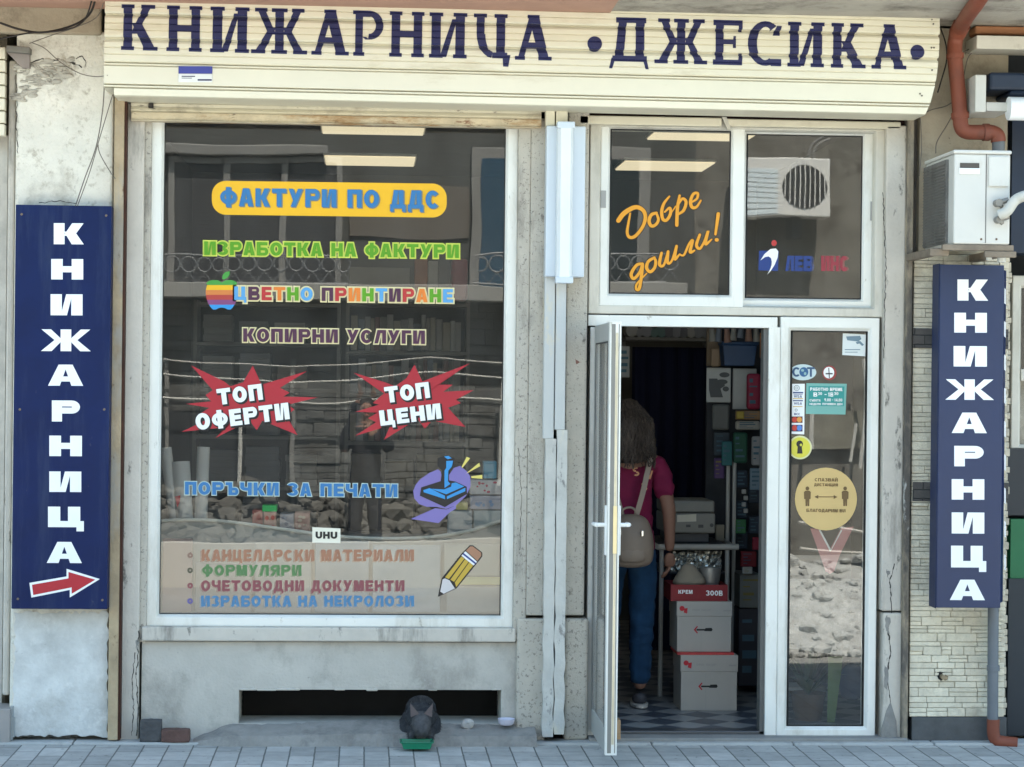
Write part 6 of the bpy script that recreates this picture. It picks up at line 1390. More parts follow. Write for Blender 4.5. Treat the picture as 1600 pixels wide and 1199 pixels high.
hob = d.build('leaflet_picture', M('grey picture', (.10, .10, .10), .8)); hob.parent = [o for o in COL.objects if o.name == 'leaflet'][0]; hob.location = Vector(ORG[hob.name]) - Vector(ORG['leaflet'])
hang('leaflet', 'second white leaflet half hidden by the red bag on the rack', 'leaflet', (1145, 576, 1182, 640), 1.82, .012, (.48, .47, .44))
hang('notice', 'grey notice pinned high beside the navy curtain on the left', 'notice', (966, 541, 984, 590), 2.3, .012, (.36, .35, .33))
# blue basket
X0, Z0, X1, Z1 = RECT(1129, 534, 1184, 572, 1.75); g = MB(); 
def bl(s, z): cx, cy = (X0 + X1) / 2, 1.88; w_, d_ = (X1 - X0) / 2 * s, .13 * s; return [(cx - w_, cy - d_, z), (cx + w_, cy - d_, z), (cx + w_, cy + d_, z), (cx - w_, cy + d_, z)]
L = [bl(.84, Z0), bl(.97, Z1 - .02), bl(1.04, Z1 - .018), bl(1.04, Z1), bl(.97, Z1), bl(.82, Z0 + .01)]
for r in L: g.v += r
for a in range(len(L) - 1):
    for k in range(4): g.f.append([a * 4 + k, a * 4 + (k + 1) % 4, a * 4 + 4 + (k + 1) % 4, a * 4 + 4 + k]); g.mi.append(0)
g.f += [[3, 2, 1, 0], [20, 21, 22, 23]]; g.mi += [0, 0]
tag(g.build('basket', M('dark blue plastic', (.010, .045, .12), .4), bevel=.004), 'dark blue plastic basket high on the goods rack', 'basket')
hang('red_bag', 'small red bag hanging at the right edge of the rack', 'bag', (1168, 584, 1189, 640), 1.7, .05, (.30, .015, .05), bevel=.015)
hang('ruler_pack', 'tan and red packets on the rack above the white gloves', 'packet', (1150, 642, 1190, 656), 1.72, .03, (.34, .20, .10))
hang('glove_pack', 'crumpled white packet on the rack beneath the tan packets', 'packet', (1150, 658, 1188, 672), 1.7, .04, (.40, .38, .33), bevel=.012)
hang('green_pouch', 'dark green pouch hanging on the rack', 'pouch', (1146, 676, 1168, 724), 1.68, .04, (.02, .10, .06), bevel=.012)
hang('grey_pouch', 'pale grey pouch hanging next to the green one', 'pouch', (1175, 682, 1190, 728), 1.68, .03, (.34, .34, .34), bevel=.012)
hang('clear_pack', 'smoky clear pack hanging under the product leaflet', 'packet', (1114, 632, 1140, 672), 1.8, .04, (.16, .16, .15), bevel=.012)
hang('dark_blister_pack', 'dark blister pack in the middle of the rack', 'packet', (1116, 676, 1140, 712), 1.8, .03, (.05, .07, .09))
rn = random.Random(6)
for i in range(5):
    hang('pen_card', 'dark carded goods in the lower part of the rack', 'packet', (1150 + (i % 2) * 20, 735 + i * 24, 1168 + (i % 2) * 20, 762 + i * 24), 1.78 + .01 * i, .02, (.03, .05, .08), group='dark carded goods on the rack')
for i in range(4): hang('silver_clip', 'small silver clip on dark card on the rack', 'clip', (1159 + (i % 2) * 3, 765 + i * 10, 1166 + (i % 2) * 3, 772 + i * 10), 1.70, .012, (.42, .42, .40), group='silver clips on the rack')
hang('red_packet', 'red packet low on the goods rack', 'packet', (1158, 862, 1182, 886), 1.74, .04, (.28, .02, .03))
hang('storage_box', 'grey storage box standing beneath the red packet', 'box', (1156, 898, 1190, 950), 1.5, .3, (.20, .20, .18))
hang('box_riser', 'dark crate carrying the grey storage box', 'crate', (1154, 951, 1192, 1072), 1.52, .3, (.04, .04, .05))
# more hanging stock, each with its own colour and place
for lab, r, Y_, c in (('orange packet top right on the rack beside the basket', (1188, 520, 1198, 560), 1.66, (.42, .16, .04)), ('tan tube pack between the wooden strip and the blue basket', (1112, 545, 1124, 573), 1.74, (.30, .20, .12)), ('yellow packet beneath the white leaflet on the rack', (1151, 643, 1163, 655), 1.66, (.46, .34, .06)),
     ('teal card hanging left of the green pouch', (1128, 690, 1144, 728), 1.66, (.03, .16, .17)), ('purple card under the dark blister pack', (1116, 716, 1132, 748), 1.72, (.10, .05, .16)), ('pale blue pouch under the grey pouch', (1172, 732, 1190, 766), 1.64, (.18, .26, .32)),
     ('cream card low between the white posts', (1118, 820, 1132, 846), 1.72, (.34, .31, .24)), ('crimson card above the red packet', (1176, 840, 1190, 860), 1.66, (.32, .02, .05)), ('green card beneath the silver clips', (1150, 812, 1166, 834), 1.68, (.04, .18, .07)), ('white price card over the grey storage box', (1160, 886, 1176, 897), 1.46, (.46, .45, .42))):
    hang('stock_card', lab, 'packet', r, Y_, .02, c, bevel=.006)
for i in range(7):
    px = 1112 + i * 11.5; X, Z = P(px, 522, 1.7); g = MB(); rr = random.Random(i); g.tube([(X, 1.7, Z + .03), (X + rr.uniform(-.01, .01), 1.7, Z - rr.uniform(.02, .05))], [.014, .022], 10)
    tag(g.build('hanging_roll', M('hanging roll %d' % (i % 3), [(.22, .20, .17), (.12, .13, .15), (.26, .14, .10)][i % 3], .6), smooth=True), 'small rolled item hanging in the row along the top of the rack', 'roll', 'rolled items along the top of the rack')
# ---- behind the side light: plant, bag, chair, box
X, _ = P(1245, 1090, .5); PL = thing('potted_plant', 'dark leaved pot plant behind the side light beside the door', 'plant', (P(1262, 1120, .55)[0], .55, FZ))
g = MB(); g.lathe((P(1262, 1120, .55)[0], .55, FZ), [(.07, 0), (.09, .13), (.095, .14), (.088, .14), (.08, .12), (.0, .12)], 20); g.build('pot', M('brown pot', (.12, .075, .05), .7), PL, smooth=True)
g = MB(); rn = random.Random(11); cx = P(1262, 1120, .55)[0]
for i in range(46):
    a = rn.uniform(0, 6.28); L_ = rn.uniform(.16, .36); el = rn.uniform(.5, 1.35); base = Vector((cx, .55, FZ + .13)); dd = Vector((math.cos(a) * math.cos(el), math.sin(a) * math.cos(el) * .6, math.sin(el))); sd2 = dd.cross(Vector((0, 0, 1))).normalized() * .011
    m1 = base + dd * L_ * .55 + Vector((0, 0, .02)); tip = base + dd * L_ + Vector((0, 0, -.05 * math.cos(el))); g.q([base - sd2 * .4, base + sd2 * .4, m1 + sd2, m1 - sd2]); g.q([m1 - sd2, m1 + sd2, tip])
g.build('leaves', M('dark green leaf', (.035, .07, .03), .5, var=.4, scale=12), PL)
X, Z = P(1300, 1085, .45); g = MB(); 
for s_ in (-1, 0, 1): g.q([(X - .012 + s_ * .012, .45, FZ), (X + .004 + s_ * .012, .45, FZ), (X + .03 + s_ * .028, .45 + .01 * s_, P(1300, 1026, .45)[1]), (X - .0 + s_ * .024, .45 + .01 * s_, P(1300, 1026, .45)[1])])
tag(g.build('grass_leaf', M('pale green blade', (.16, .26, .09), .5, var=.2)), 'long pale green leaf blades standing behind the side light', 'plant')
X, Z = P(1334, 1090, .5); g = skin([(X, .55, FZ + .09, .07, .06), (X, .55, FZ + .2, .078, .065), (X + .005, .55, FZ + .30, .05, .04)], [(0, 1), (1, 2)], 2); tag(g.build('fabric_bag', M('dark blue fabric', (.015, .035, .10), .85, var=.2, bump=.5, bscale=20), smooth=True), 'dark blue fabric bag on the floor behind the side light', 'bag')
g = MB(); x0 = P(1232, 1076, .7)[0]; x1 = P(1290, 1076, .7)[0]; zz = P(1262, 1076, .7)[1]; ch = thing('low_stand', 'low pale stand with a crossbar behind the pot plant', 'stand', ((x0 + x1) / 2, .75, FZ)); g.box(x0, .7, zz - .012, x1, .9, zz + .006); g.build('top', wm, ch); g = MB(); xm = (x0 + x1) / 2 - .02; g.box(xm - .01, .78, FZ, xm + .01, .82, zz - .0125); g.build('leg', wm, ch)
# added grey sheet behind the side light: painted reflection of sunlit rubble
X0, Z0, X1, Z1 = RECT(1232, 884, 1352, 1022, .28); g = MB()
g.prism([P(1224, 905, .28), P(1362, 905, .28), P(1362, 1031, .28), P(1224, 1012, .28)], .28, .284)
tag(g.build('reflection_panel', M('speckled reflection grey', (.25, .245, .23), .9, var=.3, scale=14, stain=[((.18, .165, .14), 24, .5, .6, (1, 1, 1)), ((.36, .355, .33), 11, .6, .7, (1, 1, 1))])), 'added speckled grey panel imitating a sunlit rubble reflection behind the side light', 'screen')

# ---- display behind the big window
YD = .46
shm = M('pale display board', (.34, .335, .305), .75, var=.05, scale=2)
crv = [(250, 813), (290, 811), (330, 812), (380, 817), (430, 824), (480, 831), (530, 837), (580, 840), (640, 840), (690, 836), (735, 828), (770, 817), (792, 810)]
top = smoothpath([(P(x, y, YD)[0], P(x, y, YD)[1], 0) for x, y in crv], 5); zbot = P(515, 968, YD)[1]
t = thing('display_screen', 'pale curved-top screen along the bottom of the display window', 'screen', ((top[0].x + top[-1].x) / 2, YD, zbot))
g = MB()
for a, b in zip(top[:-1], top[1:]): g.q([(a.x, YD, zbot), (b.x, YD, zbot), (b.x, YD, b.y), (a.x, YD, a.y)]); g.q([(a.x, YD, a.y), (b.x, YD, b.y), (b.x, YD + .012, b.y), (a.x, YD + .012, a.y)]); g.q([(b.x, YD + .012, zbot), (a.x, YD + .012, zbot), (a.x, YD + .012, a.y), (b.x, YD + .012, b.y)])
g.build('panel', shm, t)
g = MB(); g.tube([(p.x, YD - .004, p.y - .004) for p in top], .009, 8); g.build('top_rail', M('ivory rail', (.70, .68, .60), .5), t, smooth=True)
X0, Z0, X1, Z1 = RECT(246, 955, 793, 966, .16)
t = thing('display_shelf', 'wide display shelf just inside the big window', 'shelf', ((X0 + X1) / 2, .45, 0)); g = MB(); g.box(X0, .15, zbot - .025, X1, .95, zbot - .0005); g.build('board', M('grey green shelf board', (.30, .32, .29), .7), t)
g = MB(); zr = P(515, 842, .55)[1]; g.box(X0, .52, zr - .02, X1, .95, zr); g.build('rear_riser', M('dim riser', (.22, .21, .19), .7), t); g = MB()
for i in range(4): xx = X0 + .01 + (X1 - X0 - .06) * i / 3; g.box(xx, .9, 0.03, xx + .03, .94, zr - .0205)
g.build('support', M('dim riser', ()), t)
for i, (x0_, y0_, x1_, y1_, rz_, c) in enumerate([(254, 842, 300, 956, .03, (.36, .25, .22)), (305, 880, 392, 957, -.02, (.30, .285, .26)), (398, 850, 486, 957, .0, (.36, .35, .32)), (492, 846, 576, 957, 0, (.27, .30, .32)), (582, 852, 688, 957, 0, (.32, .355, .37)), (694, 850, 780, 900, 0, (.36, .355, .31)), (692, 902, 782, 914, 0, (.50, .48, .22)), (698, 916, 780, 957, 0, (.33, .325, .30))]):
    labs = ['pinkish folder standing at the left end of the window display', 'buff paper pad left of centre in the window display', 'pale grey pad standing beneath the cream sticker', 'blue grey pad right of the cream sticker in the window display', 'wide pale blue sheet in the middle of the window display', 'cream box standing behind the pencil drawing', 'thin yellow box lying between two cream ones by the pencil drawing', 'cream box with faint print at the right end of the window display']
    hang('paper_pad' if i < 5 else 'stationery_box', labs[i], 'paper' if i < 5 else 'box', (x0_, y0_, x1_, y1_), .38 + .006 * (i % 3), .03, c, rough=.8, bevel=.003)
# three rolls of drawing paper
for (xa, ya, xb, yb, r_, lab) in ((259, 700, 276, 838, 9, 'leaning white roll of drawing paper at the left edge of the window'), (282, 722, 289, 838, 14.5, 'thick middle roll of white paper with a red mark'), (318, 699, 313, 838, 10, 'upright slim white roll of drawing paper, rightmost of three')):
    a = pa(xa, ya, .62); b = pa(xb, yb, .58); k = 11.6 / F; g = MB(); A, B_ = Vector(b), Vector(a); A.z = zr + .002; rr = r_ * k
    g.tube([A, B_], rr, 20, caps=False); g.tube([B_, A + (B_ - A) * .3], rr * .86, 20, caps=False)
    tag(g.build('paper_roll', M('white drawing paper', (.60, .58, .54), .7, var=.04, scale=3), smooth=True), lab, 'paper roll', 'rolls of paper in the window')
x, z = P(277, 786, .48); g = MB(); g.prism([P(273, 776, .5), P(282, 774, .5), P(281, 785, .5), P(277, 793, .5)], .498, .50); tag(g.build('red_tag', redp), 'small red tag in front of the thick paper roll', 'tag')
for i, (r, c, lab) in enumerate([((394, 797, 410, 841), (.42, .12, .09), 'dull red small box left of the green topped one'), ((412, 800, 431, 841), (.58, .30, .22), 'small red and white box with a bright green top'), ((437, 803, 459, 841), (.36, .34, .36), 'grey printed box beside the green topped box'), ((460, 801, 484, 841), (.40, .22, .17), 'brown red printed box right of the grey one'), ((700, 798, 738, 836), (.40, .42, .42), 'smoky clear jar box below the stamp drawing'), ((740, 798, 785, 832), (.46, .50, .49), 'pale grey box below the printed packets at right'), ((735, 775, 784, 796), (.44, .42, .48), 'lilac printed packet in the stack at the right edge'), ((735, 750, 784, 773), (.62, .56, .54), 'white and red packet on the lilac one at the right edge'), ((756, 721, 776, 748), (.12, .38, .52), 'light blue case on top of the packets at the right edge'), ((711, 785, 731, 797), (.64, .54, .22), 'yellow block beside the stack of packets')]):
    o = hang('stationery_box', lab, 'box', r, .56 + .004 * i, .12, c, rough=.45)
    if i == 1:
        X0, Z0, X1, Z1 = RECT(410, 790, 432, 799.5, .558); g = MB(); g.box(X0, .558, Z0, X1, .70, Z1); g.build('green_top', M('bright green card', (.03, .62, .13), .5), o); d = Decal(.562)
        d.ell(417, 810, 3, 3.6); d.ell(426, 809, 3, 3.6); d.ell(417, 825, 4, 4.5); d.ell(426, 825, 4, 4.5); d.build('box_print', M('red blobs', (.6, .08, .05), .6), o)
    if i in (2, 3, 6, 7):
        d = Decal(.558 + .004 * i); rn = random.Random(i)
        for q in range(7): d.ell(r[0] + (r[2] - r[0]) * rn.uniform(.2, .8), r[1] + (r[3] - r[1]) * rn.uniform(.15, .85), rn.uniform(1.5, 3.5), rn.uniform(1.2, 3))
        d.build('box_print', M('print tint %d' % i, [(.2, .2, .25), (.5, .4, .3), (.25, .35, .55), (.6, .10, .14)][[2, 3, 6, 7].index(i)], .6), o)
# support stands for the stacked boxes are the riser; bookcases behind
bkm = M('grey beech shelf', (.15, .145, .13), .75, var=.06)
def bookcase(lab, r, Y, levels):
    X0, Z0, X1, Z1 = RECT(*r, Y); Z0 = FZ; t = thing('bookcase', lab, 'bookcase', ((X0 + X1) / 2, Y + .15, FZ)); s_ = .022
    g = MB(); g.box(X0, Y, Z0, X0 + s_, Y + .32, Z1); g.box(X1 - s_, Y, Z0, X1, Y + .32, Z1); g.build('side_panel', bkm, t)
    g = MB(); g.box(X0 + s_ + .0003, Y + .30, Z0, X1 - s_ - .0003, Y + .318, Z1); g.build('back_panel', M('dim case back', (.06, .06, .058), .8), t)
    for py in levels: z = P(r[0], py, Y)[1]; g = MB(); g.box(X0 + s_ + .0003, Y + .002, z - .022, X1 - s_ - .0003, Y + .2997, z); g.build('shelf', bkm, t)
    return X0 + s_, X1 - s_
Yb = 3.0
bxa, bxb = bookcase('grey bookcase of paper stacks behind the left half of the window', (300, 470, 530, 960), Yb, (472, 534, 606, 680, 760, 830))
cxa, cxb = bookcase('grey bookcase packed with books behind the right half of the window', (538, 470, 732, 960), Yb, (472, 548, 615, 690, 760, 830))
rn = random.Random(21)
# binders and boxes standing on top
hang('folder', 'orange folder standing on top of the right bookcase', 'folder', (648, 405, 668, 470), Yb + .05, .2, (.36, .13, .05)); hang('folder', 'white folder standing next to the orange one on the bookcase', 'folder', (669, 408, 684, 470), Yb + .05, .2, (.42, .42, .40))
hang('folder', 'dark folder next to the white one on the bookcase', 'folder', (685, 405, 703, 470), Yb + .05, .2, (.10, .10, .11)); hang('red_cloth', 'dark red bundle on the right end of the bookcase', 'cloth', (706, 404, 731, 470), Yb + .02, .2, (.26, .02, .04), bevel=.02)
hang('carton', 'long grey carton on top of the right bookcase', 'carton', (545, 418, 640, 470), Yb + .06, .22, (.20, .19, .17))
k = 0
for py, y2 in ((534, 480), (606, 545), (680, 615), (760, 690), (830, 770)):
    z = P(415, py, Yb)[1]; hmax = (py - y2) * 14 / F; x = bxa + .03
    while x < bxb - .2:
        w_ = rn.uniform(.18, .24); h = hmax * rn.uniform(.5, .88); n = int(h / .035); g = MB(); m_ = M('stacked paper %d' % (k % 3), [(.20, .195, .185), (.16, .16, .16), (.22, .205, .18)][k % 3], .8, var=.12, stretch=(1, 1, 14))
        if rn.random() < .85:
            for q in range(max(2, n)): g.box(x + rn.uniform(0, .012), Yb + .03 + rn.uniform(0, .02), z + q * h / max(2, n) + .0006, x + w_ - rn.uniform(0, .012), Yb + .26, z + (q + 1) * h / max(2, n) - .001)
            tag(g.build('paper_stack', m_), 'stack of pale paper on the left bookcase behind the window', 'paper stack', 'paper stacks on the left bookcase')
        x += w_ + .03; k += 1
for py, y2 in ((548, 480), (615, 552), (690, 620)):
    z = P(630, py, Yb)[1]; hmax = (py - y2) * 14 / F; x = cxa + .01
    while x < cxb - .05:
        w_ = rn.uniform(.022, .05); h = hmax * rn.uniform(.62, .86); c = rn.choice([(.30, .28, .25), (.24, .13, .11), (.16, .18, .2), (.34, .3, .22), (.22, .22, .2), (.38, .37, .35)])
        g = MB(); g.box(x, Yb + .04, z + .0006, x + w_ - .003, Yb + .24, z + h); tag(g.build('book', M('book %.2f %.2f' % (c[0], c[1]), tuple(q * .6 for q in c), .6, var=.1), bevel=.002), 'upright book in a row on the right bookcase behind the window', 'book', 'books on the right bookcase'); x += w_
for py, y2 in ((760, 700), (830, 770)):
    z = P(630, py, Yb)[1]; hmax = (py - y2) * 14 / F; x = cxa + .02
    while x < cxb - .2:
        w_ = rn.uniform(.14, .2); g = MB(); g.box(x, Yb + .03, z + .0006, x + w_, Yb + .26, z + hmax * rn.uniform(.6, .85)); tag(g.build('storage_box', M('brown card box', (.22, .18, .13), .8, var=.12), bevel=.003), 'brown card box low on the right bookcase behind the window', 'box', 'card boxes on the right bookcase'); x += w_ + .02
# ceiling lights
for k, (px, py, Y) in enumerate(((583, 205, 2.2), (1100, 216, 2.2), (578, 256, 4.15), (1038, 266, 4.15))):
    X, _ = P(px, py, Y); lab = ['square ceiling panel light nearer the street above the display window', 'square ceiling panel light nearer the street above the door', 'square ceiling panel light deeper in the shop above the display window', 'square ceiling panel light deeper in the shop above the door'][k]
    t = thing('ceiling_light', lab, 'ceiling light', (X, Y, RZ - .03), 'lit panels on the shop ceiling'); g = MB(); g.fring((X - .31, 0, X + .31, 0), (X - .3, 0, X + .3, 0), 0, .001) if False else None
    g.box(X - .31, Y - .31, RZ - .018, X + .31, Y + .31, RZ - .001); g.build('frame', upvc, t); g = MB(); g.box(X - .30, Y - .30, RZ - .026, X + .30, Y + .30, RZ - .0185); g.build('diffuser', M('lit panel', (1.0, .87, .58), .6, var=0, emit=.21 if k in (1, 2) else .17), t)

# ================================================================== the other side of the street (seen mirrored in the glass)
OY = -14.0; VY = 14.2
def VR(x0, y0, x1, y1): return RECT(x0, y0, x1, y1, VY)
def vb_(g, x0, y0, x1, y1, d0, d1): X0, Z0, X1, Z1 = VR(x0, y0, x1, y1); return g.box(X0, OY + d0, Z0, X1, OY + d1, Z1)
OP = thing('opposite_building', 'tan house across the street with shuttered windows and balcony railing, mirrored in the glass', 'building', (0, OY, 0))
owall = M('tan house render', (.074, .076, .072), .9, var=.18, scale=1.5, bump=.5, bscale=6, stain=[((.045, .04, .035), 1.1, .5, .7, (1, 1, 1))])
ostone = M('split tan stone', (.165, .155, .135), .9, var=.25, scale=2.5, bump=1., bscale=4, stain=[((.085, .075, .062), 2.2, .52, .64, (1, 1, 1))])
oframe = M('grey white house frame', (.20, .195, .185), .5); oslat = M('grey roller slats', (.05, .051, .054), .5)
xsp = VR(1085, 200, 1090, 400)[0]
g = MB(); g.box(-12, OY - 6, -.2, xsp, OY, 6.4); g.build('wall', owall, OP)
g = MB(); g.box(xsp + .001, OY - 6, -.2, 12, OY - .05, 6.4); g.build('stone_wall', ostone, OP)
g = MB(); vb_(g, 180, 228, 512, 243, 0, .18); g.build('lintel_ledge', oframe, OP, bevel=.01)
def owin(x0, y0, x1, y1, n, lab=None):
    X0, Z0, X1, Z1 = VR(x0, y0, x1, y1); f = MB(); W_ = (X1 - X0); st_ = .075
    f.box(X0, OY + .001, Z1 - .07, X1, OY + .06, Z1); f.box(X0, OY + .001, Z0, X1, OY + .06, Z0 + .07)
    for i in range(n + 1): xx = X0 + (W_ - st_) * i / n; f.box(xx, OY + .001, Z0 + .0702, xx + st_, OY + .06, Z1 - .0702)
    W = f.build('window', oframe, OP, bevel=.006)
    for i in range(n):
        a = X0 + (W_ - st_) * i / n + st_ + .001; b = X0 + (W_ - st_) * (i + 1) / n - .001; s = MB(); z = Z0 + .071
        while z < Z1 - .11: s.box(a, OY + .002, z, b, OY + .03, z + .036); z += .04
        s.build('shutter', oslat, W)
    return W
owin(262, 246, 534, 468, 3)
g = MB(); vb_(g, 736, 232, 800, 470, .001, .06); DRo = g.build('balcony_door', oframe, OP, bevel=.006); g = MB(); vb_(g, 752, 250, 788, 470, .061, .07); g.build('blue_curtain', M('dark blue curtain', (.02, .06, .10), .7), DRo)
g = MB(); vb_(g, 930, 232, 1014, 460, .001, .06); w2 = g.build('window', oframe, OP, bevel=.006); g = MB(); vb_(g, 952, 252, 994, 455, .061, .07); g.build('window_pane', M('dark house glass', (.02, .028, .032), .1), w2)
g = MB(); vb_(g, 545, 290, 732, 372, .001, .03); g.build('pale_blind', M('taupe blind', (.115, .10, .085), .8), OP)
g = MB(); vb_(g, 180, 446, 830, 470, 0, .55); vb_(g, 925, 446, 1060, 470, 0, .55); g.build('balcony_slab', M('white balcony edge', (.26, .255, .24), .7), OP, bevel=.01)
g = MB()
for x0, x1 in ((190, 545), (738, 830), (928, 1030)):
    ya, yb = 408, 444
    for yy in (446, 403): a = pa(x0, yy, VY); b = pa(x1, yy, VY); g.tube([(a[0], OY + .5, a[2]), (b[0], OY + .5, b[2])], .012, 6)
    x = x0
    while x < x1:
        c = pa(x + 12, 417, VY); r_ = 11 * 25 / F
        g.tube([(c[0] + r_ * math.cos(t * .449), OY + .5, c[2] + r_ * math.sin(t * .449)) for t in range(15)], .010, 5, caps=False)
        a, b, e = pa(x, 445, VY), pa(x + 12, 428, VY), pa(x + 24, 445, VY); g.tube([(a[0], OY + .5, a[2]), (b[0], OY + .5, b[2]), (e[0], OY + .5, e[2])], .008, 5); x += 24
g.build('balcony_railing', M('grey ironwork', (.16, .165, .17), .5), OP)
# ground floor
g = MB(); vb_(g, 250, 640, 452, 790, .001, .08); og = g.build('garage_door', M('black garage', (.03, .032, .035), .5), OP); g = MB(); vb_(g, 455, 560, 462, 790, .0, .1); vb_(g, 258, 560, 264, 700, .0, .1); g.build('door_post', oframe, OP)
g = MB(); X0, Z0, X1, Z1 = VR(180, 474, 830, 800); rn = random.Random(13); z = Z0 - .1
while z < Z1:
    h = rn.uniform(.07, .17); x = X0
    while x < X1: w_ = rn.uniform(.12, .6); g.box(x, OY, z, x + w_ - .004, OY + rn.uniform(.015, .04), z + h - .004); x += w_
    z += h
g.build('rough_stonework', M('rough grey stone', (.115, .116, .112), .9, var=.45, scale=5, bump=1., bscale=16, island=.10, stain=[((.07, .066, .06), 2.2, .5, .66, (1, 1, 1))]), OP, bevel=.01)
for n_, (ya, yb, lab) in enumerate(((588, 596, 'pale slack cable crossing the stone front opposite, upper one'), (622, 630, 'pale slack cable crossing the stone front opposite, lower one'), (566, 572, 'thin pale cable highest on the stone front opposite'))):
    g = MB(); q = lambda px, py: (pa(px, py, VY)[0], OY + .28, pa(px, py, VY)[2]); g.tube(smoothpath([q(200, ya - 10), q(300, ya), q(400, yb - 3), q(500, yb), q(600, ya + 2), q(700, ya - 4), q(840, yb)], 6), [.012, .016, .010][n_], 6)
    tag(g.build('cable', M('pale cable', (.42, .41, .38), .6), smooth=True), lab, 'cable')
g = MB(); q = lambda px, py: (pa(px, py, VY)[0], OY + .25, pa(px, py, VY)[2])
for a_, b_ in (((376, 790), (379, 630)), ((776, 760), (784, 590)), ((1262, 640), (1258, 700)), ((1330, 660), (1322, 720)), ((1345, 640), (1338, 730)), ((1338, 560), (1348, 640))): g.tube([q(*a_), q(*b_)], .022, 6)
g.build('white_post', M('white post', (.5, .49, .46), .6), OP)
g = MB(); vb_(g, 1224, 640, 1362, 700, .0, .05); g.build('grey_board', M('grey olive board', (.20, .19, .155), .8, var=.2), OP)
g = MB()
for ya, yb in ((806, 832), (842, 862), (870, 884)): a_ = pa(1215, ya, VY); b_ = pa(1370, yb, VY); g.tube([(a_[0], OY + 1.2, a_[2]), (b_[0], OY + .9, b_[2])], .02, 6)
tag(g.build('handrail', M('pale rail', (.5, .48, .44), .5)), 'pale sloping handrails in front of the stone house opposite', 'handrail')
# air conditioner over the way
X0, Z0, X1, Z1 = VR(1142, 252, 1286, 342)
AC2 = thing('air_conditioner', 'air conditioner with round fan grille on the house opposite, mirrored in the transom pane', 'air conditioner', ((X0 + X1) / 2, OY + .3, Z0))
g = MB(); g.box(X0, OY + .12, Z0, X1, OY + .45, Z1); g.build('casing', M('weathered ac white', (.70, .69, .66), .5), AC2, bevel=.012)
fx, fz = pa(1248, 297, VY)[0], pa(1248, 297, VY)[2]; fr_ = 35 * 25 / F
g = MB(); g.lathe((fx, OY + .452, fz), [(fr_ * .02, .0), (fr_, .0), (fr_, .006), (fr_ * .02, .006)], 28, axis='Y'); g.build('fan_opening', M('dark fan well', (.035, .036, .036), .7), AC2)
g = MB()
for k in range(-4, 5): g.box(fx + k * fr_ * .22 - .006, OY + .459, fz - fr_ * math.sqrt(1 - (k * .22) ** 2) * .98, fx + k * fr_ * .22 + .006, OY + .465, fz + fr_ * math.sqrt(1 - (k * .22) ** 2) * .98)
g.build('fan_grille', M('weathered ac white', ()), AC2)
g = MB(); [vb_(g, 1146, 268 + k_ * 8, 1206, 274 + k_ * 8, .451, .457) for k_ in range(9)]; g.build('side_panel', M('pale blue panel', (.68, .76, .80), .5), AC2)
g = MB(); a = VR(1232, 342, 1246, 372); g.box(a[0], OY - .05, a[1], a[2], OY + .3, a[3] - .001); g.build('bracket', oslat, AC2)
g = MB(); q = lambda px, py: (pa(px, py, VY)[0], OY + .2, pa(px, py, VY)[2]); g.tube(smoothpath([q(1262, 252), q(1264, 235), q(1274, 222), q(1288, 215)], 5), .02, 8); g.tube(smoothpath([q(1268, 252), q(1271, 236), q(1280, 226), q(1292, 221)], 5), .02, 8); g.build('pipe', oframe, AC2)
# low white wall in front of the photographer, rubble
x0 = -6.; g = MB(); n = 40
for i in range(n):
    a, b = -5 + 6.4 * i / n, -5 + 6.4 * (i + 1) / n; g.box(a, -9.7, -.14, b - .0005, -9.55, .30 - .05 * math.sin((a + 4) * .8))
tag(g.build('low_wall', M('dusty white low wall', (.50, .48, .43), .85, var=.1, scale=3)), 'low pale garden wall across the street, mirrored at the bottom of the display window', 'wall')
g = MB(); rn = random.Random(31); rx, ry = P(1290, 950, 5.4)[0], -5.4
for q in range(1):
    N_ = 26; H_ = {}
    for i in range(N_ + 1):
        for j in range(N_ + 1):
            y_ = ry - 1.7 + 2.6 * j / N_; H_[i, j] = (rx - 1.2 + 3.6 * i / N_, y_, -.145 + .56 * max(0, 1 - abs(y_ - ry + .4) / 1.3) ** .8 + rn.uniform(-.02, .02))
    for i in range(N_):
        for j in range(N_): g.q([H_[i, j], H_[i + 1, j], H_[i + 1, j + 1], H_[i, j + 1]])
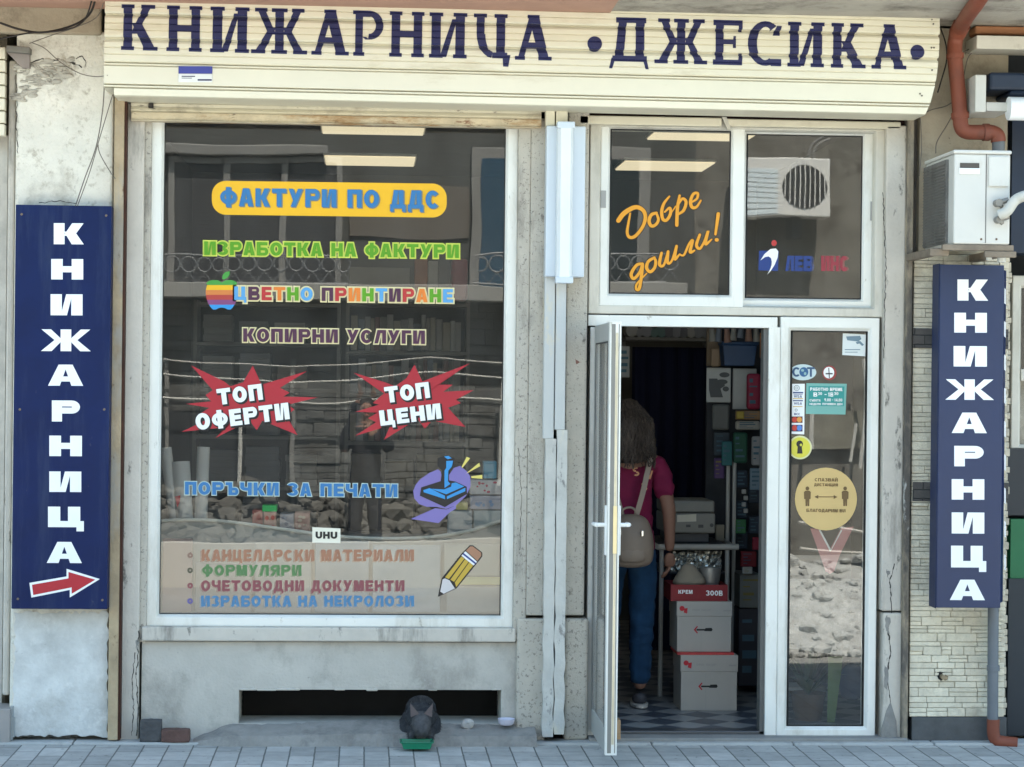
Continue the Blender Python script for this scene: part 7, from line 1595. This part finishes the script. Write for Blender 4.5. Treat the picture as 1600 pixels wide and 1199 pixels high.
for i in range(1500):
    t = rn.random(); x = rx + rn.uniform(-1.0, 2.2); y = ry + rn.uniform(-1.2, 1.0); h = .62 * max(0, 1 - abs(y - ry + .4) / 1.3) * (1.0 if x < rx + 1.8 else .4); s_ = rn.uniform(.012, .055) * (1.8 if rn.random() < .12 else 1)
    g.blob((x, y, -.13 + h * .9 + s_ * rn.uniform(-.2, .5)), (s_, s_ * rn.uniform(.6, 1), s_ * rn.uniform(.4, .8)), i, .5, 1)
o = g.build('rubble', M('grey beige rubble', (.42, .425, .41), .9, var=.35, scale=9, bump=.6, bscale=20)); o['kind'] = 'stuff'; o['label'] = 'heap of broken stones on the sunny side of the street'
g = MB()
for i in range(700):
    x = rn.uniform(-4.2, .6); y = rn.uniform(-13.9, -11.9); h = max(0, (-11.9 - y) / 2.0) * .75; s_ = rn.uniform(.05, .16); g.blob((x, y, -.13 + h * rn.uniform(.4, 1)), (s_, s_, s_ * .7), i, .5, 1)
o = g.build('rubble', M('brown rubble', (.105, .10, .09), .95, var=.4, scale=3, bump=.6, bscale=20)); o['kind'] = 'stuff'; o['label'] = 'bank of dark rubble at the foot of the house opposite'
# the person taking the picture
c = CAM; PXX, PYY = c.x + .02, c.y - .36
ZG = -.14; Hk = 1.75 / 1.62
PH = thing('person', 'person in dark clothes holding up a phone across the street, mirrored in the display window', 'person', (PXX, PYY, ZG))
zz = (c.z - ZG - .03) / Hk
figure(PH, PXX, PYY, ZG, (((-.165, -.01, 1.30), (-.20, .13, 1.12), (-.075, .30, zz - .13)), ((.165, -.01, 1.30), (.20, .13, 1.12), (.075, .30, zz - .13))), (((-.10, .03, .46), (-.11, 0, .09)), ((.10, .02, .46), (.11, -.02, .09))),
    dict(top=M('black jacket', (.018, .020, .026), .8), topname='jacket', trousers=M('dark trousers', (.035, .036, .042), .85), shoe=M('dark shoe', ()), hair=M('dark hair', (.02, .016, .013), .6), longsleeve=True, curl=.9), False, H=1.75)
PHN = thing('phone', 'dark phone held upright by the person across the street', 'phone', (c.x, c.y - .05, c.z)); g = MB(); g.box(c.x - .06, c.y - .030, c.z - .055, c.x + .10, c.y - .022, c.z + .022); g.build('case', M('black phone case', (.015, .015, .018), .3), PHN, bevel=.004)
g = MB(); g.lathe((c.x, c.y - .0218, c.z), [(.004, 0), (.010, .0), (.010, .002), (.004, .002)], 16, axis='Y'); g.build('lens', M('black lens', (.01, .01, .012), .1), PHN)
